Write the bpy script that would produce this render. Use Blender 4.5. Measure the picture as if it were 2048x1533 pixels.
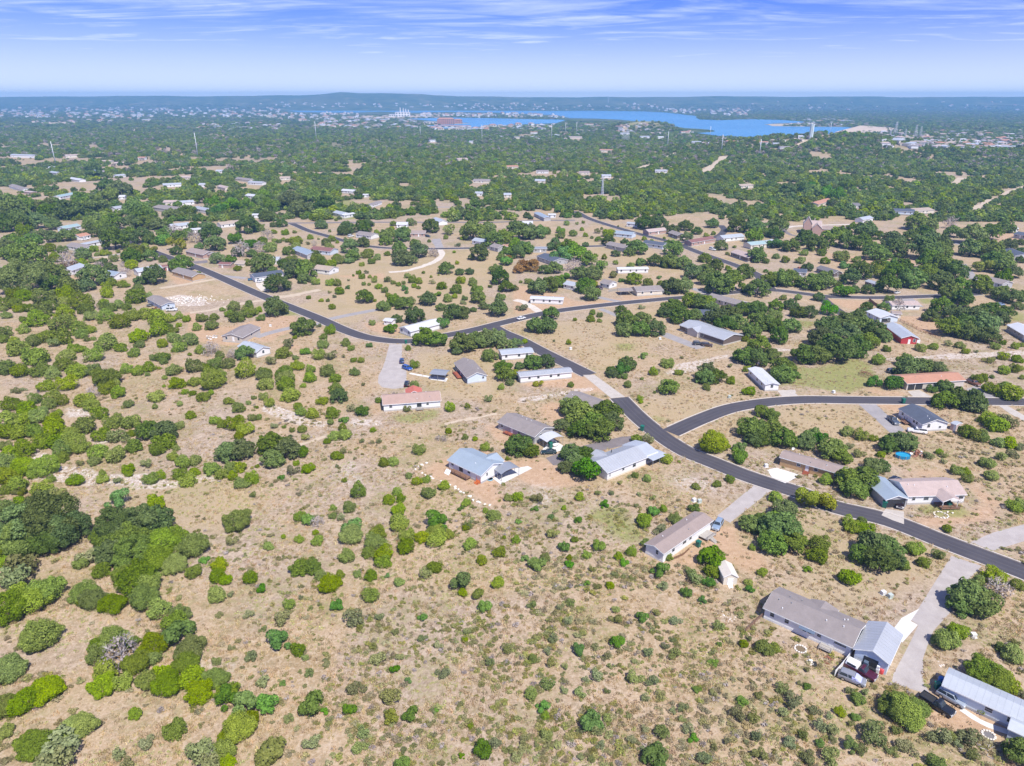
import bpy, math, random
import numpy as np
from mathutils import Vector

scene = bpy.context.scene
for o in list(bpy.data.objects):
    bpy.data.objects.remove(o)
COL = scene.collection
R = math.radians

# ------------------------------------------------------------------ camera, sky, sun, exposure
CAM_H = 100.0
F_PX, CX, CY, PITCH = 1421.0, 1024.0, 766.5, R(21.874)      # photograph is 2048 x 1533
cam_data = bpy.data.cameras.new("camera")
cam_data.sensor_fit = 'HORIZONTAL'
cam_data.sensor_width = 36.0
cam_data.lens = 36.0 * F_PX / 2048.0
cam_data.clip_start = 0.5
cam_data.clip_end = 120000.0
cam = bpy.data.objects.new("camera", cam_data)
COL.objects.link(cam)
cam.location = (0, 0, CAM_H)
cam.rotation_euler = (R(90) - PITCH, 0, 0)
scene.camera = cam

SUN_ELEV, SUN_AZ = 57.0, -62.0          # azimuth counted from +X, counter-clockwise
world = bpy.data.worlds.new("World")
scene.world = world
world.use_nodes = True
wt = world.node_tree
wn = wt.nodes
for n in list(wn):
    wn.remove(n)
def wnode(t, **k):
    n = wn.new(t)
    for a, b in k.items():
        setattr(n, a, b)
    return n
wout = wnode('ShaderNodeOutputWorld')
wbg = wnode('ShaderNodeBackground')
wbg.inputs['Strength'].default_value = 0.115
sky = wnode('ShaderNodeTexSky', sky_type='NISHITA')
sky.sun_disc = False
sky.sun_elevation = R(SUN_ELEV)
sky.sun_rotation = R(90 - SUN_AZ)
sky.altitude = 300
sky.air_density = 1.0
sky.dust_density = 0.3
sky.ozone_density = 4.0
tint = wnode('ShaderNodeMixRGB', blend_type='MULTIPLY')
tint.inputs[0].default_value = 1.0
tint.inputs[2].default_value = (0.31, 0.41, 1.05, 1)
wt.links.new(sky.outputs[0], tint.inputs[1])
# high thin cloud: streaks on a plane far above the ground
tc = wnode('ShaderNodeTexCoord')
sep = wnode('ShaderNodeSeparateXYZ')
wt.links.new(tc.outputs['Generated'], sep.inputs[0])
def wmath(op, a, b=None, clamp=False):
    n = wnode('ShaderNodeMath', operation=op)
    n.use_clamp = clamp
    for i, v in enumerate((a, b)):
        if v is None:
            continue
        if isinstance(v, (int, float)):
            n.inputs[i].default_value = v
        else:
            wt.links.new(v, n.inputs[i])
    return n.outputs[0]
zz = wmath('MAXIMUM', sep.outputs[2], 0.0)
den = wmath('ADD', zz, 0.035)
u = wmath('DIVIDE', sep.outputs[0], den)
v = wmath('DIVIDE', sep.outputs[1], den)
comb = wnode('ShaderNodeCombineXYZ')
wt.links.new(wmath('ADD', u, wmath('MULTIPLY', v, 0.30)), comb.inputs[0])
wt.links.new(v, comb.inputs[1])
mp = wnode('ShaderNodeMapping')
mp.inputs['Scale'].default_value = (0.36, 0.66, 1)
mp.inputs['Rotation'].default_value = (0, 0, R(32))
mp.inputs['Location'].default_value = (3.1, 1.7, 0)
wt.links.new(comb.outputs[0], mp.inputs[0])
n1 = wnode('ShaderNodeTexNoise')
n1.inputs['Scale'].default_value = 1.5
n1.inputs['Detail'].default_value = 9
n1.inputs['Roughness'].default_value = 0.58
n1.inputs['Distortion'].default_value = 1.5
wt.links.new(mp.outputs[0], n1.inputs['Vector'])
cr = wnode('ShaderNodeValToRGB')
cr.color_ramp.elements[0].position = 0.36
cr.color_ramp.elements[0].color = (0, 0, 0, 1)
cr.color_ramp.elements[1].position = 0.86
cr.color_ramp.elements[1].color = (1, 1, 1, 1)
wt.links.new(n1.outputs[0], cr.inputs[0])
# thin veil thickening towards the horizon, all the way round
veil = wmath('POWER', wmath('SUBTRACT', 1.0, wmath('MULTIPLY', zz, 9.5, True), True), 1.5)
mp2 = wnode('ShaderNodeMapping')
mp2.inputs['Scale'].default_value = (0.55, 1.5, 1)
mp2.inputs['Rotation'].default_value = (0, 0, R(-18))
wt.links.new(comb.outputs[0], mp2.inputs[0])
n2 = wnode('ShaderNodeTexNoise')
n2.inputs['Scale'].default_value = 1.1
n2.inputs['Detail'].default_value = 8
n2.inputs['Roughness'].default_value = 0.6
n2.inputs['Distortion'].default_value = 2.2
wt.links.new(mp2.outputs[0], n2.inputs['Vector'])
wisp = wmath('MULTIPLY', cr.outputs[0], wmath('MULTIPLY', wmath('SUBTRACT', n2.outputs[0], 0.25), 3.0, True))
cloud = wmath('MAXIMUM', wmath('MULTIPLY', wisp, 0.82), wmath('MULTIPLY', veil, 0.92), True)
cmix = wnode('ShaderNodeMixRGB')
cmix.inputs[2].default_value = (6.9, 7.5, 8.2, 1)
wt.links.new(cloud, cmix.inputs[0])
wt.links.new(tint.outputs[0], cmix.inputs[1])
wt.links.new(cmix.outputs[0], wbg.inputs['Color'])
wt.links.new(wbg.outputs[0], wout.inputs['Surface'])

sun_data = bpy.data.lights.new("sun", 'SUN')
sun_data.energy = 5.0
sun_data.angle = R(0.53)
sun_data.color = (1.0, 0.955, 0.88)
sun = bpy.data.objects.new("sun", sun_data)
COL.objects.link(sun)
_d = Vector((math.cos(R(SUN_ELEV)) * math.cos(R(SUN_AZ)), math.cos(R(SUN_ELEV)) * math.sin(R(SUN_AZ)), math.sin(R(SUN_ELEV))))
sun.rotation_euler = _d.to_track_quat('Z', 'Y').to_euler()
sun.location = (200, -300, 600)

scene.view_settings.view_transform = 'Standard'
scene.view_settings.look = 'None'
scene.view_settings.gamma = 1.0
scene.view_settings.use_curve_mapping = False
scene.view_settings.exposure = 0.40
scene.render.engine = 'CYCLES'
scene.cycles.use_denoising = True
scene.cycles.max_bounces = 5
scene.cycles.diffuse_bounces = 2
scene.cycles.glossy_bounces = 2
scene.cycles.transmission_bounces = 3
scene.cycles.volume_bounces = 0
scene.cycles.transparent_max_bounces = 4

# ------------------------------------------------------------------ picture <-> ground
SP, CP = math.sin(PITCH), math.cos(PITCH)
rng = np.random.default_rng(11)
random.seed(5)

BUMPS = []       # (x, y, sigma_x, sigma_y, height)
def hills_profile(px):
    """height of the far ridges (m) as seen along the column px of the photograph"""
    xs = [-900, -300, 0, 150, 300, 420, 520, 600, 650, 684, 720, 770, 840, 870, 920, 1000, 1100, 1250, 1350, 1450, 1560, 1640, 1760, 1800, 1900, 2048, 2400, 3000]
    hs = [100 + 0.66 * (q - 100) for q in [120, 120, 108, 118, 128, 126, 128, 136, 152, 182, 164, 160, 162, 140, 128, 112, 108, 106, 118, 124, 118, 112, 116, 110, 112, 120, 110, 100]]
    px = np.asarray(px, float)
    return np.interp(px, xs, hs) + 2.2 * np.sin(px / 37.0) + 1.6 * np.sin(px / 17.3 + 1.0) + 2.0 * np.sin(px / 83.0)
def hnoise(x, y):
    return (np.sin(x * 0.0041 + 1.3) * np.cos(y * 0.0053 + 0.4) + 0.6 * np.sin(x * 0.0093 - y * 0.0071) + 0.4 * np.cos(x * 0.017 + y * 0.013))
def height(x, y):
    x = np.asarray(x, float); y = np.asarray(y, float)
    r = np.hypot(x, y)
    h = hnoise(x, y) * 3.2 * np.clip((r - 700) / 500, 0, 1) * np.clip((2300 - r) / 500, 0, 1)
    for bx, by, sx, sy, hh in BUMPS:
        h = h + hh * np.exp(-(((x - bx) / sx) ** 2 + ((y - by) / sy) ** 2))
    px = CX + F_PX / CP * x / np.maximum(y, 1.0)
    d = (y - 7900) / np.where(y < 7900, 1000., 9000.)
    h = h + hills_profile(px) * np.exp(-d * d) * np.clip((y - 6300) / 900, 0, 1)
    return h
def ray(px, py):
    a, b = px - CX, CY - py
    return a, F_PX * CP + b * SP, -F_PX * SP + b * CP
def at(px, py, z=0.0):
    a, f, d = ray(px, py)
    t = (CAM_H - z) / -d
    return np.array((a * t, f * t, z))
def at_h(px, py):
    a, f, d = ray(px, py)
    t = 400.0 * 1.0012 ** np.arange(3000) / f
    t = t[f * t < 14000]
    x, y, z = a * t, f * t, CAM_H + d * t
    hit = np.where(z <= height(x, y))[0]
    i = hit[0] if len(hit) else len(t) - 1
    return np.array((x[i], y[i], float(height(x[i], y[i]))))
def pix(x, y, z=0.0):
    dz = z - CAM_H
    fw = y * CP - dz * SP
    up = y * SP + dz * CP
    return CX + F_PX * x / fw, CY - F_PX * up / fw
def slant(p):
    return math.sqrt(p[0] ** 2 + p[1] ** 2 + (CAM_H - p[2]) ** 2)
def bump(px, py_crest, dist, sx, sy):
    a, f, d = ray(px, py_crest)
    t = dist / f
    BUMPS.append((a * t, dist, sx, sy, CAM_H + d * t))
bump(1660, 283, 1500, 170, 170)
bump(1830, 296, 1400, 260, 170)
bump(1290, 243, 2500, 112, 120)
bump(1480, 292, 1450, 150, 140)

def inside(px, py, poly):
    px = np.asarray(px, float); py = np.asarray(py, float)
    res = np.zeros(px.shape, bool)
    n = len(poly)
    for i in range(n):
        x1, y1 = poly[i][0], poly[i][1]
        x2, y2 = poly[(i + 1) % n][0], poly[(i + 1) % n][1]
        if y1 == y2:
            continue
        c = ((y1 > py) != (y2 > py)) & (px < (x2 - x1) * (py - y1) / (y2 - y1) + x1)
        res ^= c
    return res

# ------------------------------------------------------------------ mesh helpers
class MB:
    def __init__(s):
        s.v, s.f = [], []
    def add(s, verts, faces):
        b = len(s.v)
        s.v += [tuple(map(float, q)) for q in verts]
        s.f += [tuple(b + i for i in q) for q in faces]
        return s
    def box(s, x0, x1, y0, y1, z0, z1):
        return s.add([(x0, y0, z0), (x1, y0, z0), (x1, y1, z0), (x0, y1, z0), (x0, y0, z1), (x1, y0, z1), (x1, y1, z1), (x0, y1, z1)],
                     [(0, 3, 2, 1), (4, 5, 6, 7), (0, 1, 5, 4), (1, 2, 6, 5), (2, 3, 7, 6), (3, 0, 4, 7)])
    def hexa(s, bottom, top):
        return s.add(list(bottom) + list(top), [(0, 3, 2, 1), (4, 5, 6, 7), (0, 1, 5, 4), (1, 2, 6, 5), (2, 3, 7, 6), (3, 0, 4, 7)])
    def extrude(s, prof, x0, x1, axis='x'):
        """closed polygon prof (a, z), extruded along an axis"""
        n = len(prof)
        if axis == 'x':
            vs = [(x0, a, z) for a, z in prof] + [(x1, a, z) for a, z in prof]
        else:
            vs = [(a, x0, z) for a, z in prof] + [(a, x1, z) for a, z in prof]
        fs = [tuple(range(n)), tuple(range(2 * n - 1, n - 1, -1))]
        fs += [(i, i + n, (i + 1) % n + n, (i + 1) % n) for i in range(n)]
        return s.add(vs, fs)
    def tube(s, pts, radii, n=6, cap=True):
        pts = [Vector(p) for p in pts]
        b = len(s.v)
        for i, p in enumerate(pts):
            d = (pts[min(i + 1, len(pts) - 1)] - pts[max(i - 1, 0)]).normalized()
            a = d.orthogonal().normalized()
            c = d.cross(a)
            r = radii[i] if hasattr(radii, '__len__') else radii
            for k in range(n):
                w = 2 * math.pi * k / n
                s.v.append(tuple(p + a * (r * math.cos(w)) + c * (r * math.sin(w))))
        for i in range(len(pts) - 1):
            for k in range(n):
                s.f.append((b + i * n + k, b + i * n + (k + 1) % n, b + (i + 1) * n + (k + 1) % n, b + (i + 1) * n + k))
        if cap:
            s.f.append(tuple(b + k for k in range(n - 1, -1, -1)))
            s.f.append(tuple(b + (len(pts) - 1) * n + k for k in range(n)))
        return s
    def disc(s, x, y, z, r, n=12):
        return s.add([(x + r * math.cos(2 * math.pi * k / n), y + r * math.sin(2 * math.pi * k / n), z) for k in range(n)], [tuple(range(n))])
    def mesh(s, name, mats, smooth=False):
        me = bpy.data.meshes.new(name)
        me.from_pydata(s.v, [], s.f)
        for m in (mats if isinstance(mats, (list, tuple)) else [mats]):
            me.materials.append(m)
        if smooth:
            me.polygons.foreach_set('use_smooth', [True] * len(me.polygons))
        me.update()
        return me

def tag(o, label=None, cat=None, group=None, kind=None):
    if label: o['label'] = label
    if cat: o['category'] = cat
    if group: o['group'] = group
    if kind: o['kind'] = kind
    return o
def link(name, me, parent=None, loc=None, rotz=None):
    o = bpy.data.objects.new(name, me)
    COL.objects.link(o)
    if parent is not None:
        o.parent = parent
    if loc is not None:
        o.location = loc
    if rotz is not None:
        o.rotation_euler = (0, 0, rotz)
    return o
def part(name, mb, mat, parent=None, smooth=False, loc=None, rotz=None):
    return link(name, mb.mesh(name, mat, smooth) if isinstance(mb, MB) else mb, parent, loc, rotz)
def thing(name, label, cat, loc=(0, 0, 0), rotz=0.0, group=None):
    o = bpy.data.objects.new(name, None)
    o.empty_display_size = 0.5
    COL.objects.link(o)
    o.location = loc
    o.rotation_euler = (0, 0, rotz)
    return tag(o, label, cat, group)

# ------------------------------------------------------------------ materials
MATS = {}
def nt_of(name):
    m = bpy.data.materials.new(name)
    m.use_nodes = True
    return m, m.node_tree, m.node_tree.nodes, m.node_tree.links
def mathn(nt, op, a, b=None, clamp=False):
    n = nt.nodes.new('ShaderNodeMath')
    n.operation = op
    n.use_clamp = clamp
    for i, v in enumerate((a, b)):
        if v is None: continue
        if isinstance(v, (int, float)): n.inputs[i].default_value = v
        else: nt.links.new(v, n.inputs[i])
    return n.outputs[0]
def noise(nt, vec, scale, detail=4, rough=0.55, dist=0.0):
    n = nt.nodes.new('ShaderNodeTexNoise')
    n.inputs['Scale'].default_value = scale
    n.inputs['Detail'].default_value = detail
    n.inputs['Roughness'].default_value = rough
    n.inputs['Distortion'].default_value = dist
    if vec is not None: nt.links.new(vec, n.inputs['Vector'])
    return n.outputs[0]
def ramp(nt, fac, stops):
    n = nt.nodes.new('ShaderNodeValToRGB')
    e = n.color_ramp.elements
    e[0].position, e[1].position = stops[0][0], stops[-1][0]
    e[0].color, e[1].color = (*stops[0][1], 1) if len(stops[0][1]) == 3 else stops[0][1], (*stops[-1][1], 1)
    for p, c in stops[1:-1]:
        q = e.new(p)
        q.color = (*c, 1)
    nt.links.new(fac, n.inputs[0])
    return n.outputs[0]
def mix(nt, fac, a, b, mode='MIX'):
    n = nt.nodes.new('ShaderNodeMixRGB')
    n.blend_type = mode
    for i, v in enumerate((fac, a, b)):
        if isinstance(v, (int, float)): n.inputs[i].default_value = v
        elif isinstance(v, tuple): n.inputs[i].default_value = (*v, 1)
        else: nt.links.new(v, n.inputs[i])
    return n.outputs[0]
def smooth(nt, x, lo, hi):
    n = nt.nodes.new('ShaderNodeMapRange')
    n.interpolation_type = 'SMOOTHSTEP'
    n.inputs['From Min'].default_value = lo
    n.inputs['From Max'].default_value = hi
    nt.links.new(x, n.inputs['Value'])
    return n.outputs[0]
def bumpn(nt, h, strength, dist=0.1):
    n = nt.nodes.new('ShaderNodeBump')
    n.inputs['Strength'].default_value = strength
    n.inputs['Distance'].default_value = dist
    nt.links.new(h, n.inputs['Height'])
    return n.outputs[0]
def paint(name, col, rough=0.6, metallic=0.0, var=0.10, scale=1.2, bump=0.0, coat=0.0, streak=False):
    """a plain painted / sheet / timber surface with a little grain and weathering"""
    if name in MATS: return MATS[name]
    m, nt, N, L = nt_of(name)
    b = N['Principled BSDF']
    g = N.new('ShaderNodeTexCoord').outputs['Object']
    f = noise(nt, g, scale, 5, 0.6)
    f2 = noise(nt, g, scale * 9, 3, 0.6)
    k = mathn(nt, 'ADD', mathn(nt, 'MULTIPLY', f, 0.65), mathn(nt, 'MULTIPLY', f2, 0.35))
    lo = tuple(c * (1 - var) for c in col); hi = tuple(min(1, c * (1 + var)) for c in col)
    c = ramp(nt, k, [(0.3, lo), (0.7, hi)])
    L.new(c, b.inputs['Base Color'])
    b.inputs['Roughness'].default_value = rough
    b.inputs['Metallic'].default_value = metallic
    if coat: b.inputs['Coat Weight'].default_value = coat
    if bump: L.new(bumpn(nt, f2, bump, 0.02), b.inputs['Normal'])
    MATS[name] = m
    return m
def siding(name, col):
    if name in MATS: return MATS[name]
    m, nt, N, L = nt_of(name)
    b = N['Principled BSDF']
    g = N.new('ShaderNodeTexCoord').outputs['Object']
    w = N.new('ShaderNodeTexWave')
    w.bands_direction = 'Z'
    w.wave_profile = 'SAW'
    w.inputs['Scale'].default_value = 1.6
    L.new(g, w.inputs['Vector'])
    f = noise(nt, g, 0.9, 5, 0.6)
    c = ramp(nt, f, [(0.3, tuple(x * 0.90 for x in col)), (0.7, col)])
    L.new(c, b.inputs['Base Color'])
    b.inputs['Roughness'].default_value = 0.55
    L.new(bumpn(nt, w.outputs[1], 0.35, 0.03), b.inputs['Normal'])
    MATS[name] = m
    return m
def shingle(name, col):
    if name in MATS: return MATS[name]
    m, nt, N, L = nt_of(name)
    b = N['Principled BSDF']
    g = N.new('ShaderNodeTexCoord').outputs['Object']
    br = N.new('ShaderNodeTexBrick')
    br.inputs['Scale'].default_value = 3.2
    br.inputs['Color1'].default_value = (*[c * 0.80 for c in col], 1)
    br.inputs['Color2'].default_value = (*[c * 1.12 for c in col], 1)
    br.inputs['Mortar'].default_value = (*[c * 0.55 for c in col], 1)
    br.inputs['Mortar Size'].default_value = 0.012
    br.inputs['Row Height'].default_value = 0.55
    L.new(g, br.inputs['Vector'])
    f = noise(nt, g, 0.5, 6, 0.65)
    f3 = noise(nt, g, 6.0, 3, 0.6)
    c = mix(nt, 0.55, br.outputs[0], ramp(nt, f3, [(0.3, tuple(x * 0.8 for x in col)), (0.7, tuple(x * 1.2 for x in col))]))
    c = mix(nt, 0.5, c, ramp(nt, f, [(0.3, tuple(x * 0.78 for x in col)), (0.7, tuple(x * 1.18 for x in col))]))
    L.new(c, b.inputs['Base Color'])
    b.inputs['Roughness'].default_value = 0.9
    L.new(bumpn(nt, f3, 0.4, 0.03), b.inputs['Normal'])
    MATS[name] = m
    return m
def metal_roof(name, col):
    return paint(name, col, 0.42, 0.25, 0.09, 0.35)
def foliage(name, dark, light, trans=0.22, hue=0.10):
    if name in MATS: return MATS[name]
    m, nt, N, L = nt_of(name)
    for n in list(N): N.remove(n)
    out = N.new('ShaderNodeOutputMaterial')
    geo = N.new('ShaderNodeNewGeometry')
    oi = N.new('ShaderNodeObjectInfo')
    g = N.new('ShaderNodeTexCoord').outputs['Object']
    f = noise(nt, g, 5.0, 3, 0.6)
    k = mathn(nt, 'ADD', mathn(nt, 'MULTIPLY', geo.outputs['Random Per Island'], 0.55), mathn(nt, 'MULTIPLY', f, 0.45))
    c = ramp(nt, k, [(0.15, dark), (0.85, light)])
    hs = N.new('ShaderNodeHueSaturation')
    L.new(c, hs.inputs['Color'])
    rnd = oi.outputs['Random']
    L.new(mathn(nt, 'ADD', 0.5 - hue * 0.5, mathn(nt, 'MULTIPLY', rnd, hue)), hs.inputs['Hue'])
    r2 = mathn(nt, 'FRACT', mathn(nt, 'MULTIPLY', rnd, 17.31))
    r3 = mathn(nt, 'FRACT', mathn(nt, 'MULTIPLY', rnd, 53.7))
    L.new(mathn(nt, 'ADD', 0.78, mathn(nt, 'MULTIPLY', r2, 0.34)), hs.inputs['Saturation'])
    L.new(mathn(nt, 'ADD', 0.70, mathn(nt, 'MULTIPLY', r3, 0.62)), hs.inputs['Value'])
    d = N.new('ShaderNodeBsdfDiffuse')
    t = N.new('ShaderNodeBsdfTranslucent')
    L.new(hs.outputs[0], d.inputs[0]); L.new(hs.outputs[0], t.inputs[0])
    ms = N.new('ShaderNodeMixShader')
    ms.inputs[0].default_value = trans
    L.new(d.outputs[0], ms.inputs[1]); L.new(t.outputs[0], ms.inputs[2])
    L.new(ms.outputs[0], out.inputs['Surface'])
    MATS[name] = m
    return m
def pos_noise_mat(name, stops, scale, rough=0.9, bump=0.2, streak=None):
    """ground-like sheet in world coordinates"""
    if name in MATS: return MATS[name]
    m, nt, N, L = nt_of(name)
    b = N['Principled BSDF']
    p = N.new('ShaderNodeNewGeometry').outputs['Position']
    f = noise(nt, p, scale, 7, 0.62, 0.4)
    f2 = noise(nt, p, scale * 14, 4, 0.65)
    k = mathn(nt, 'ADD', mathn(nt, 'MULTIPLY', f, 0.62), mathn(nt, 'MULTIPLY', f2, 0.38))
    L.new(ramp(nt, k, stops), b.inputs['Base Color'])
    b.inputs['Roughness'].default_value = rough
    b.inputs['Specular IOR Level'].default_value = 0.2
    L.new(bumpn(nt, f2, bump, 0.05), b.inputs['Normal'])
    MATS[name] = m
    return m

M_WHITE = siding('white_siding', (0.80, 0.80, 0.79))
M_TRIM = paint('white_trim', (0.78, 0.78, 0.77), 0.5)
M_GLASS = paint('dark_window_glass', (0.035, 0.045, 0.055), 0.12, 0.0, 0.2, 3.0)
M_TYRE = paint('tyre_rubber', (0.02, 0.02, 0.021), 0.85)
M_RIM = paint('alloy_rim', (0.45, 0.45, 0.46), 0.35, 0.8)
M_STEEL = paint('galvanised_steel', (0.42, 0.43, 0.44), 0.5, 0.5)
M_WOOD = paint('weathered_timber', (0.20, 0.11, 0.065), 0.8, 0, 0.25, 2.5, 0.3)
M_REDWOOD = paint('red_brown_timber', (0.30, 0.085, 0.045), 0.8, 0, 0.25, 2.5, 0.3)
M_ORANGE = paint('orange_stained_timber', (0.55, 0.14, 0.035), 0.8, 0, 0.2, 2.5, 0.3)
M_GREYWOOD = paint('grey_timber', (0.36, 0.33, 0.29), 0.85, 0, 0.2, 2.5, 0.3)
M_CONC = pos_noise_mat('pale_concrete', [(0.3, (0.36, 0.32, 0.28)), (0.7, (0.50, 0.46, 0.41))], 0.5)
M_SLAB = pos_noise_mat('new_white_concrete', [(0.3, (0.52, 0.505, 0.475)), (0.7, (0.66, 0.645, 0.61))], 0.5)
M_KERB = pos_noise_mat('kerb_concrete', [(0.3, (0.46, 0.41, 0.36)), (0.7, (0.62, 0.57, 0.51))], 1.5)
M_DRIVE = pos_noise_mat('chip_seal_drive', [(0.25, (0.22, 0.205, 0.205)), (0.5, (0.29, 0.27, 0.265)), (0.75, (0.38, 0.35, 0.335))], 0.25)
M_GRAVEL = pos_noise_mat('caliche_gravel', [(0.25, (0.29, 0.255, 0.235)), (0.5, (0.37, 0.335, 0.315)), (0.75, (0.47, 0.43, 0.40))], 0.35, bump=0.5)
M_DIRT = pos_noise_mat('pale_dirt_track', [(0.3, (0.38, 0.30, 0.21)), (0.7, (0.54, 0.45, 0.34))], 0.4, bump=0.4)
M_TRACK = pos_noise_mat('pale_caliche_track', [(0.3, (0.46, 0.40, 0.33)), (0.7, (0.62, 0.57, 0.50))], 0.4, bump=0.4)
M_OLDASPH = pos_noise_mat('old_asphalt', [(0.25, (0.13, 0.115, 0.12)), (0.75, (0.235, 0.205, 0.20))], 0.4)
M_STONE = paint('white_limestone', (0.68, 0.63, 0.56), 0.9, 0, 0.18, 1.5, 0.5)
M_TRUNK = paint('oak_bark', (0.10, 0.085, 0.07), 0.95, 0, 0.3, 6, 0.5)
M_DEADWOOD = paint('bleached_dead_wood', (0.46, 0.42, 0.39), 0.95, 0, 0.25, 6)

def asphalt_mat():
    m, nt, N, L = nt_of('fresh_asphalt')
    b = N['Principled BSDF']
    p = N.new('ShaderNodeNewGeometry').outputs['Position']
    f = noise(nt, p, 0.12, 6, 0.6, 0.5)
    f2 = noise(nt, p, 3.0, 4, 0.7)
    k = mathn(nt, 'ADD', mathn(nt, 'MULTIPLY', f, 0.6), mathn(nt, 'MULTIPLY', f2, 0.4))
    c = ramp(nt, k, [(0.25, (0.050, 0.047, 0.056)), (0.55, (0.068, 0.063, 0.073)), (0.8, (0.092, 0.086, 0.094))])
    at_ = N.new('ShaderNodeAttribute'); at_.attribute_name = 'across'
    # wheel paths and sandy edges: wear along the road
    a = mathn(nt, 'ABSOLUTE', at_.outputs['Fac'])
    w = mathn(nt, 'MULTIPLY', smooth(nt, mathn(nt, 'ABSOLUTE', mathn(nt, 'SUBTRACT', a, 0.5)), 0.22, 0.02), mathn(nt, 'MULTIPLY', f, 0.45))
    c = mix(nt, w, c, (0.12, 0.112, 0.115))
    c = mix(nt, mathn(nt, 'MULTIPLY', smooth(nt, a, 0.035, 0.012), mathn(nt, 'ADD', 0.15, mathn(nt, 'MULTIPLY', f2, 0.5))), c, (0.15, 0.14, 0.135))
    e = mathn(nt, 'MULTIPLY', smooth(nt, a, 0.86, 1.0), mathn(nt, 'ADD', 0.1, mathn(nt, 'MULTIPLY', f2, 0.7)))
    c = mix(nt, e, c, (0.30, 0.245, 0.19))
    L.new(c, b.inputs['Base Color'])
    b.inputs['Roughness'].default_value = 0.85
    b.inputs['Specular IOR Level'].default_value = 0.25
    L.new(bumpn(nt, f2, 0.15, 0.02), b.inputs['Normal'])
    return m
M_ASPH = asphalt_mat()
# ------------------------------------------------------------------ the lie of the land (outlines given as picture points, laid on the ground)
def tile(x0, y0, s, pts):
    return [(x0 + a / s, y0 + b / s) for a, b in pts]
ROADS = [   # centre line, width, name, material
    ('road', [(2085, 1161), (2048, 1144.5), (1890, 1085), (1774, 1040), (1671, 1015), (1598, 986), (1536, 967), (1486, 950), (1424, 925), (1374, 905), (1336, 882), (1301, 856), (1270, 829), (1238, 796)], 7.0, 'A'),
    ('road', [(1178, 750.5), (1131.5, 727.5), (1081.5, 702.5), (1039, 680), (1004, 665), (985, 654)], 7.0, 'A'),
    ('road', [(205, 448), (250, 480), (312, 506), (400, 538), (512, 587), (574.5, 612.5), (637, 637.5), (687, 660), (732, 675), (782, 682.5), (829, 682.5), (894.5, 671), (949.5, 660), (999.5, 647.5), (1074, 630), (1124, 621), (1224, 609), (1324, 599), (1399, 593), (1470, 585), (1536, 580), (1623, 590), (1661, 594), (1761, 596), (1861, 593), (1960, 588)], 6.6, 'A'),
    ('road', [(1341, 866), (1399, 840), (1461, 817.5), (1536, 805), (1611, 800), (1711, 801), (1861, 802.5), (2048, 804.5), (2100, 806)], 6.6, 'A'),
    ('road', [(1150, 423), (1184, 440), (1274, 467.5), (1346.5, 486), (1399, 506), (1474, 532.5), (1514, 550), (1527, 563), (1542, 581)], 6.8, 'A'),
    ('road', [(1348, 488), (1400, 480), (1434, 474), (1449, 461), (1441, 451)], 6.0, 'A'),
    ('road', [(1346, 486), (1286, 490), (1186, 493), (1060, 496), (937, 497), (860, 498), (782, 497), (737, 493), (687, 482), (652, 472), (617, 462), (594, 452), (582, 447)], 6.2, 'A'),
    ('road', [(560, 446), (600, 446.5), (760, 445), (987, 445), (1060, 442), (1150, 441)], 5.5, 'O'),
    ('road', [(-60, 370), (0, 382), (40, 398), (70, 413)], 7.0, 'A'),
    ('road', [(1640, 592), (1648, 601), (1668, 617), (1694, 634)], 6.0, 'A'),
]
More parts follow.
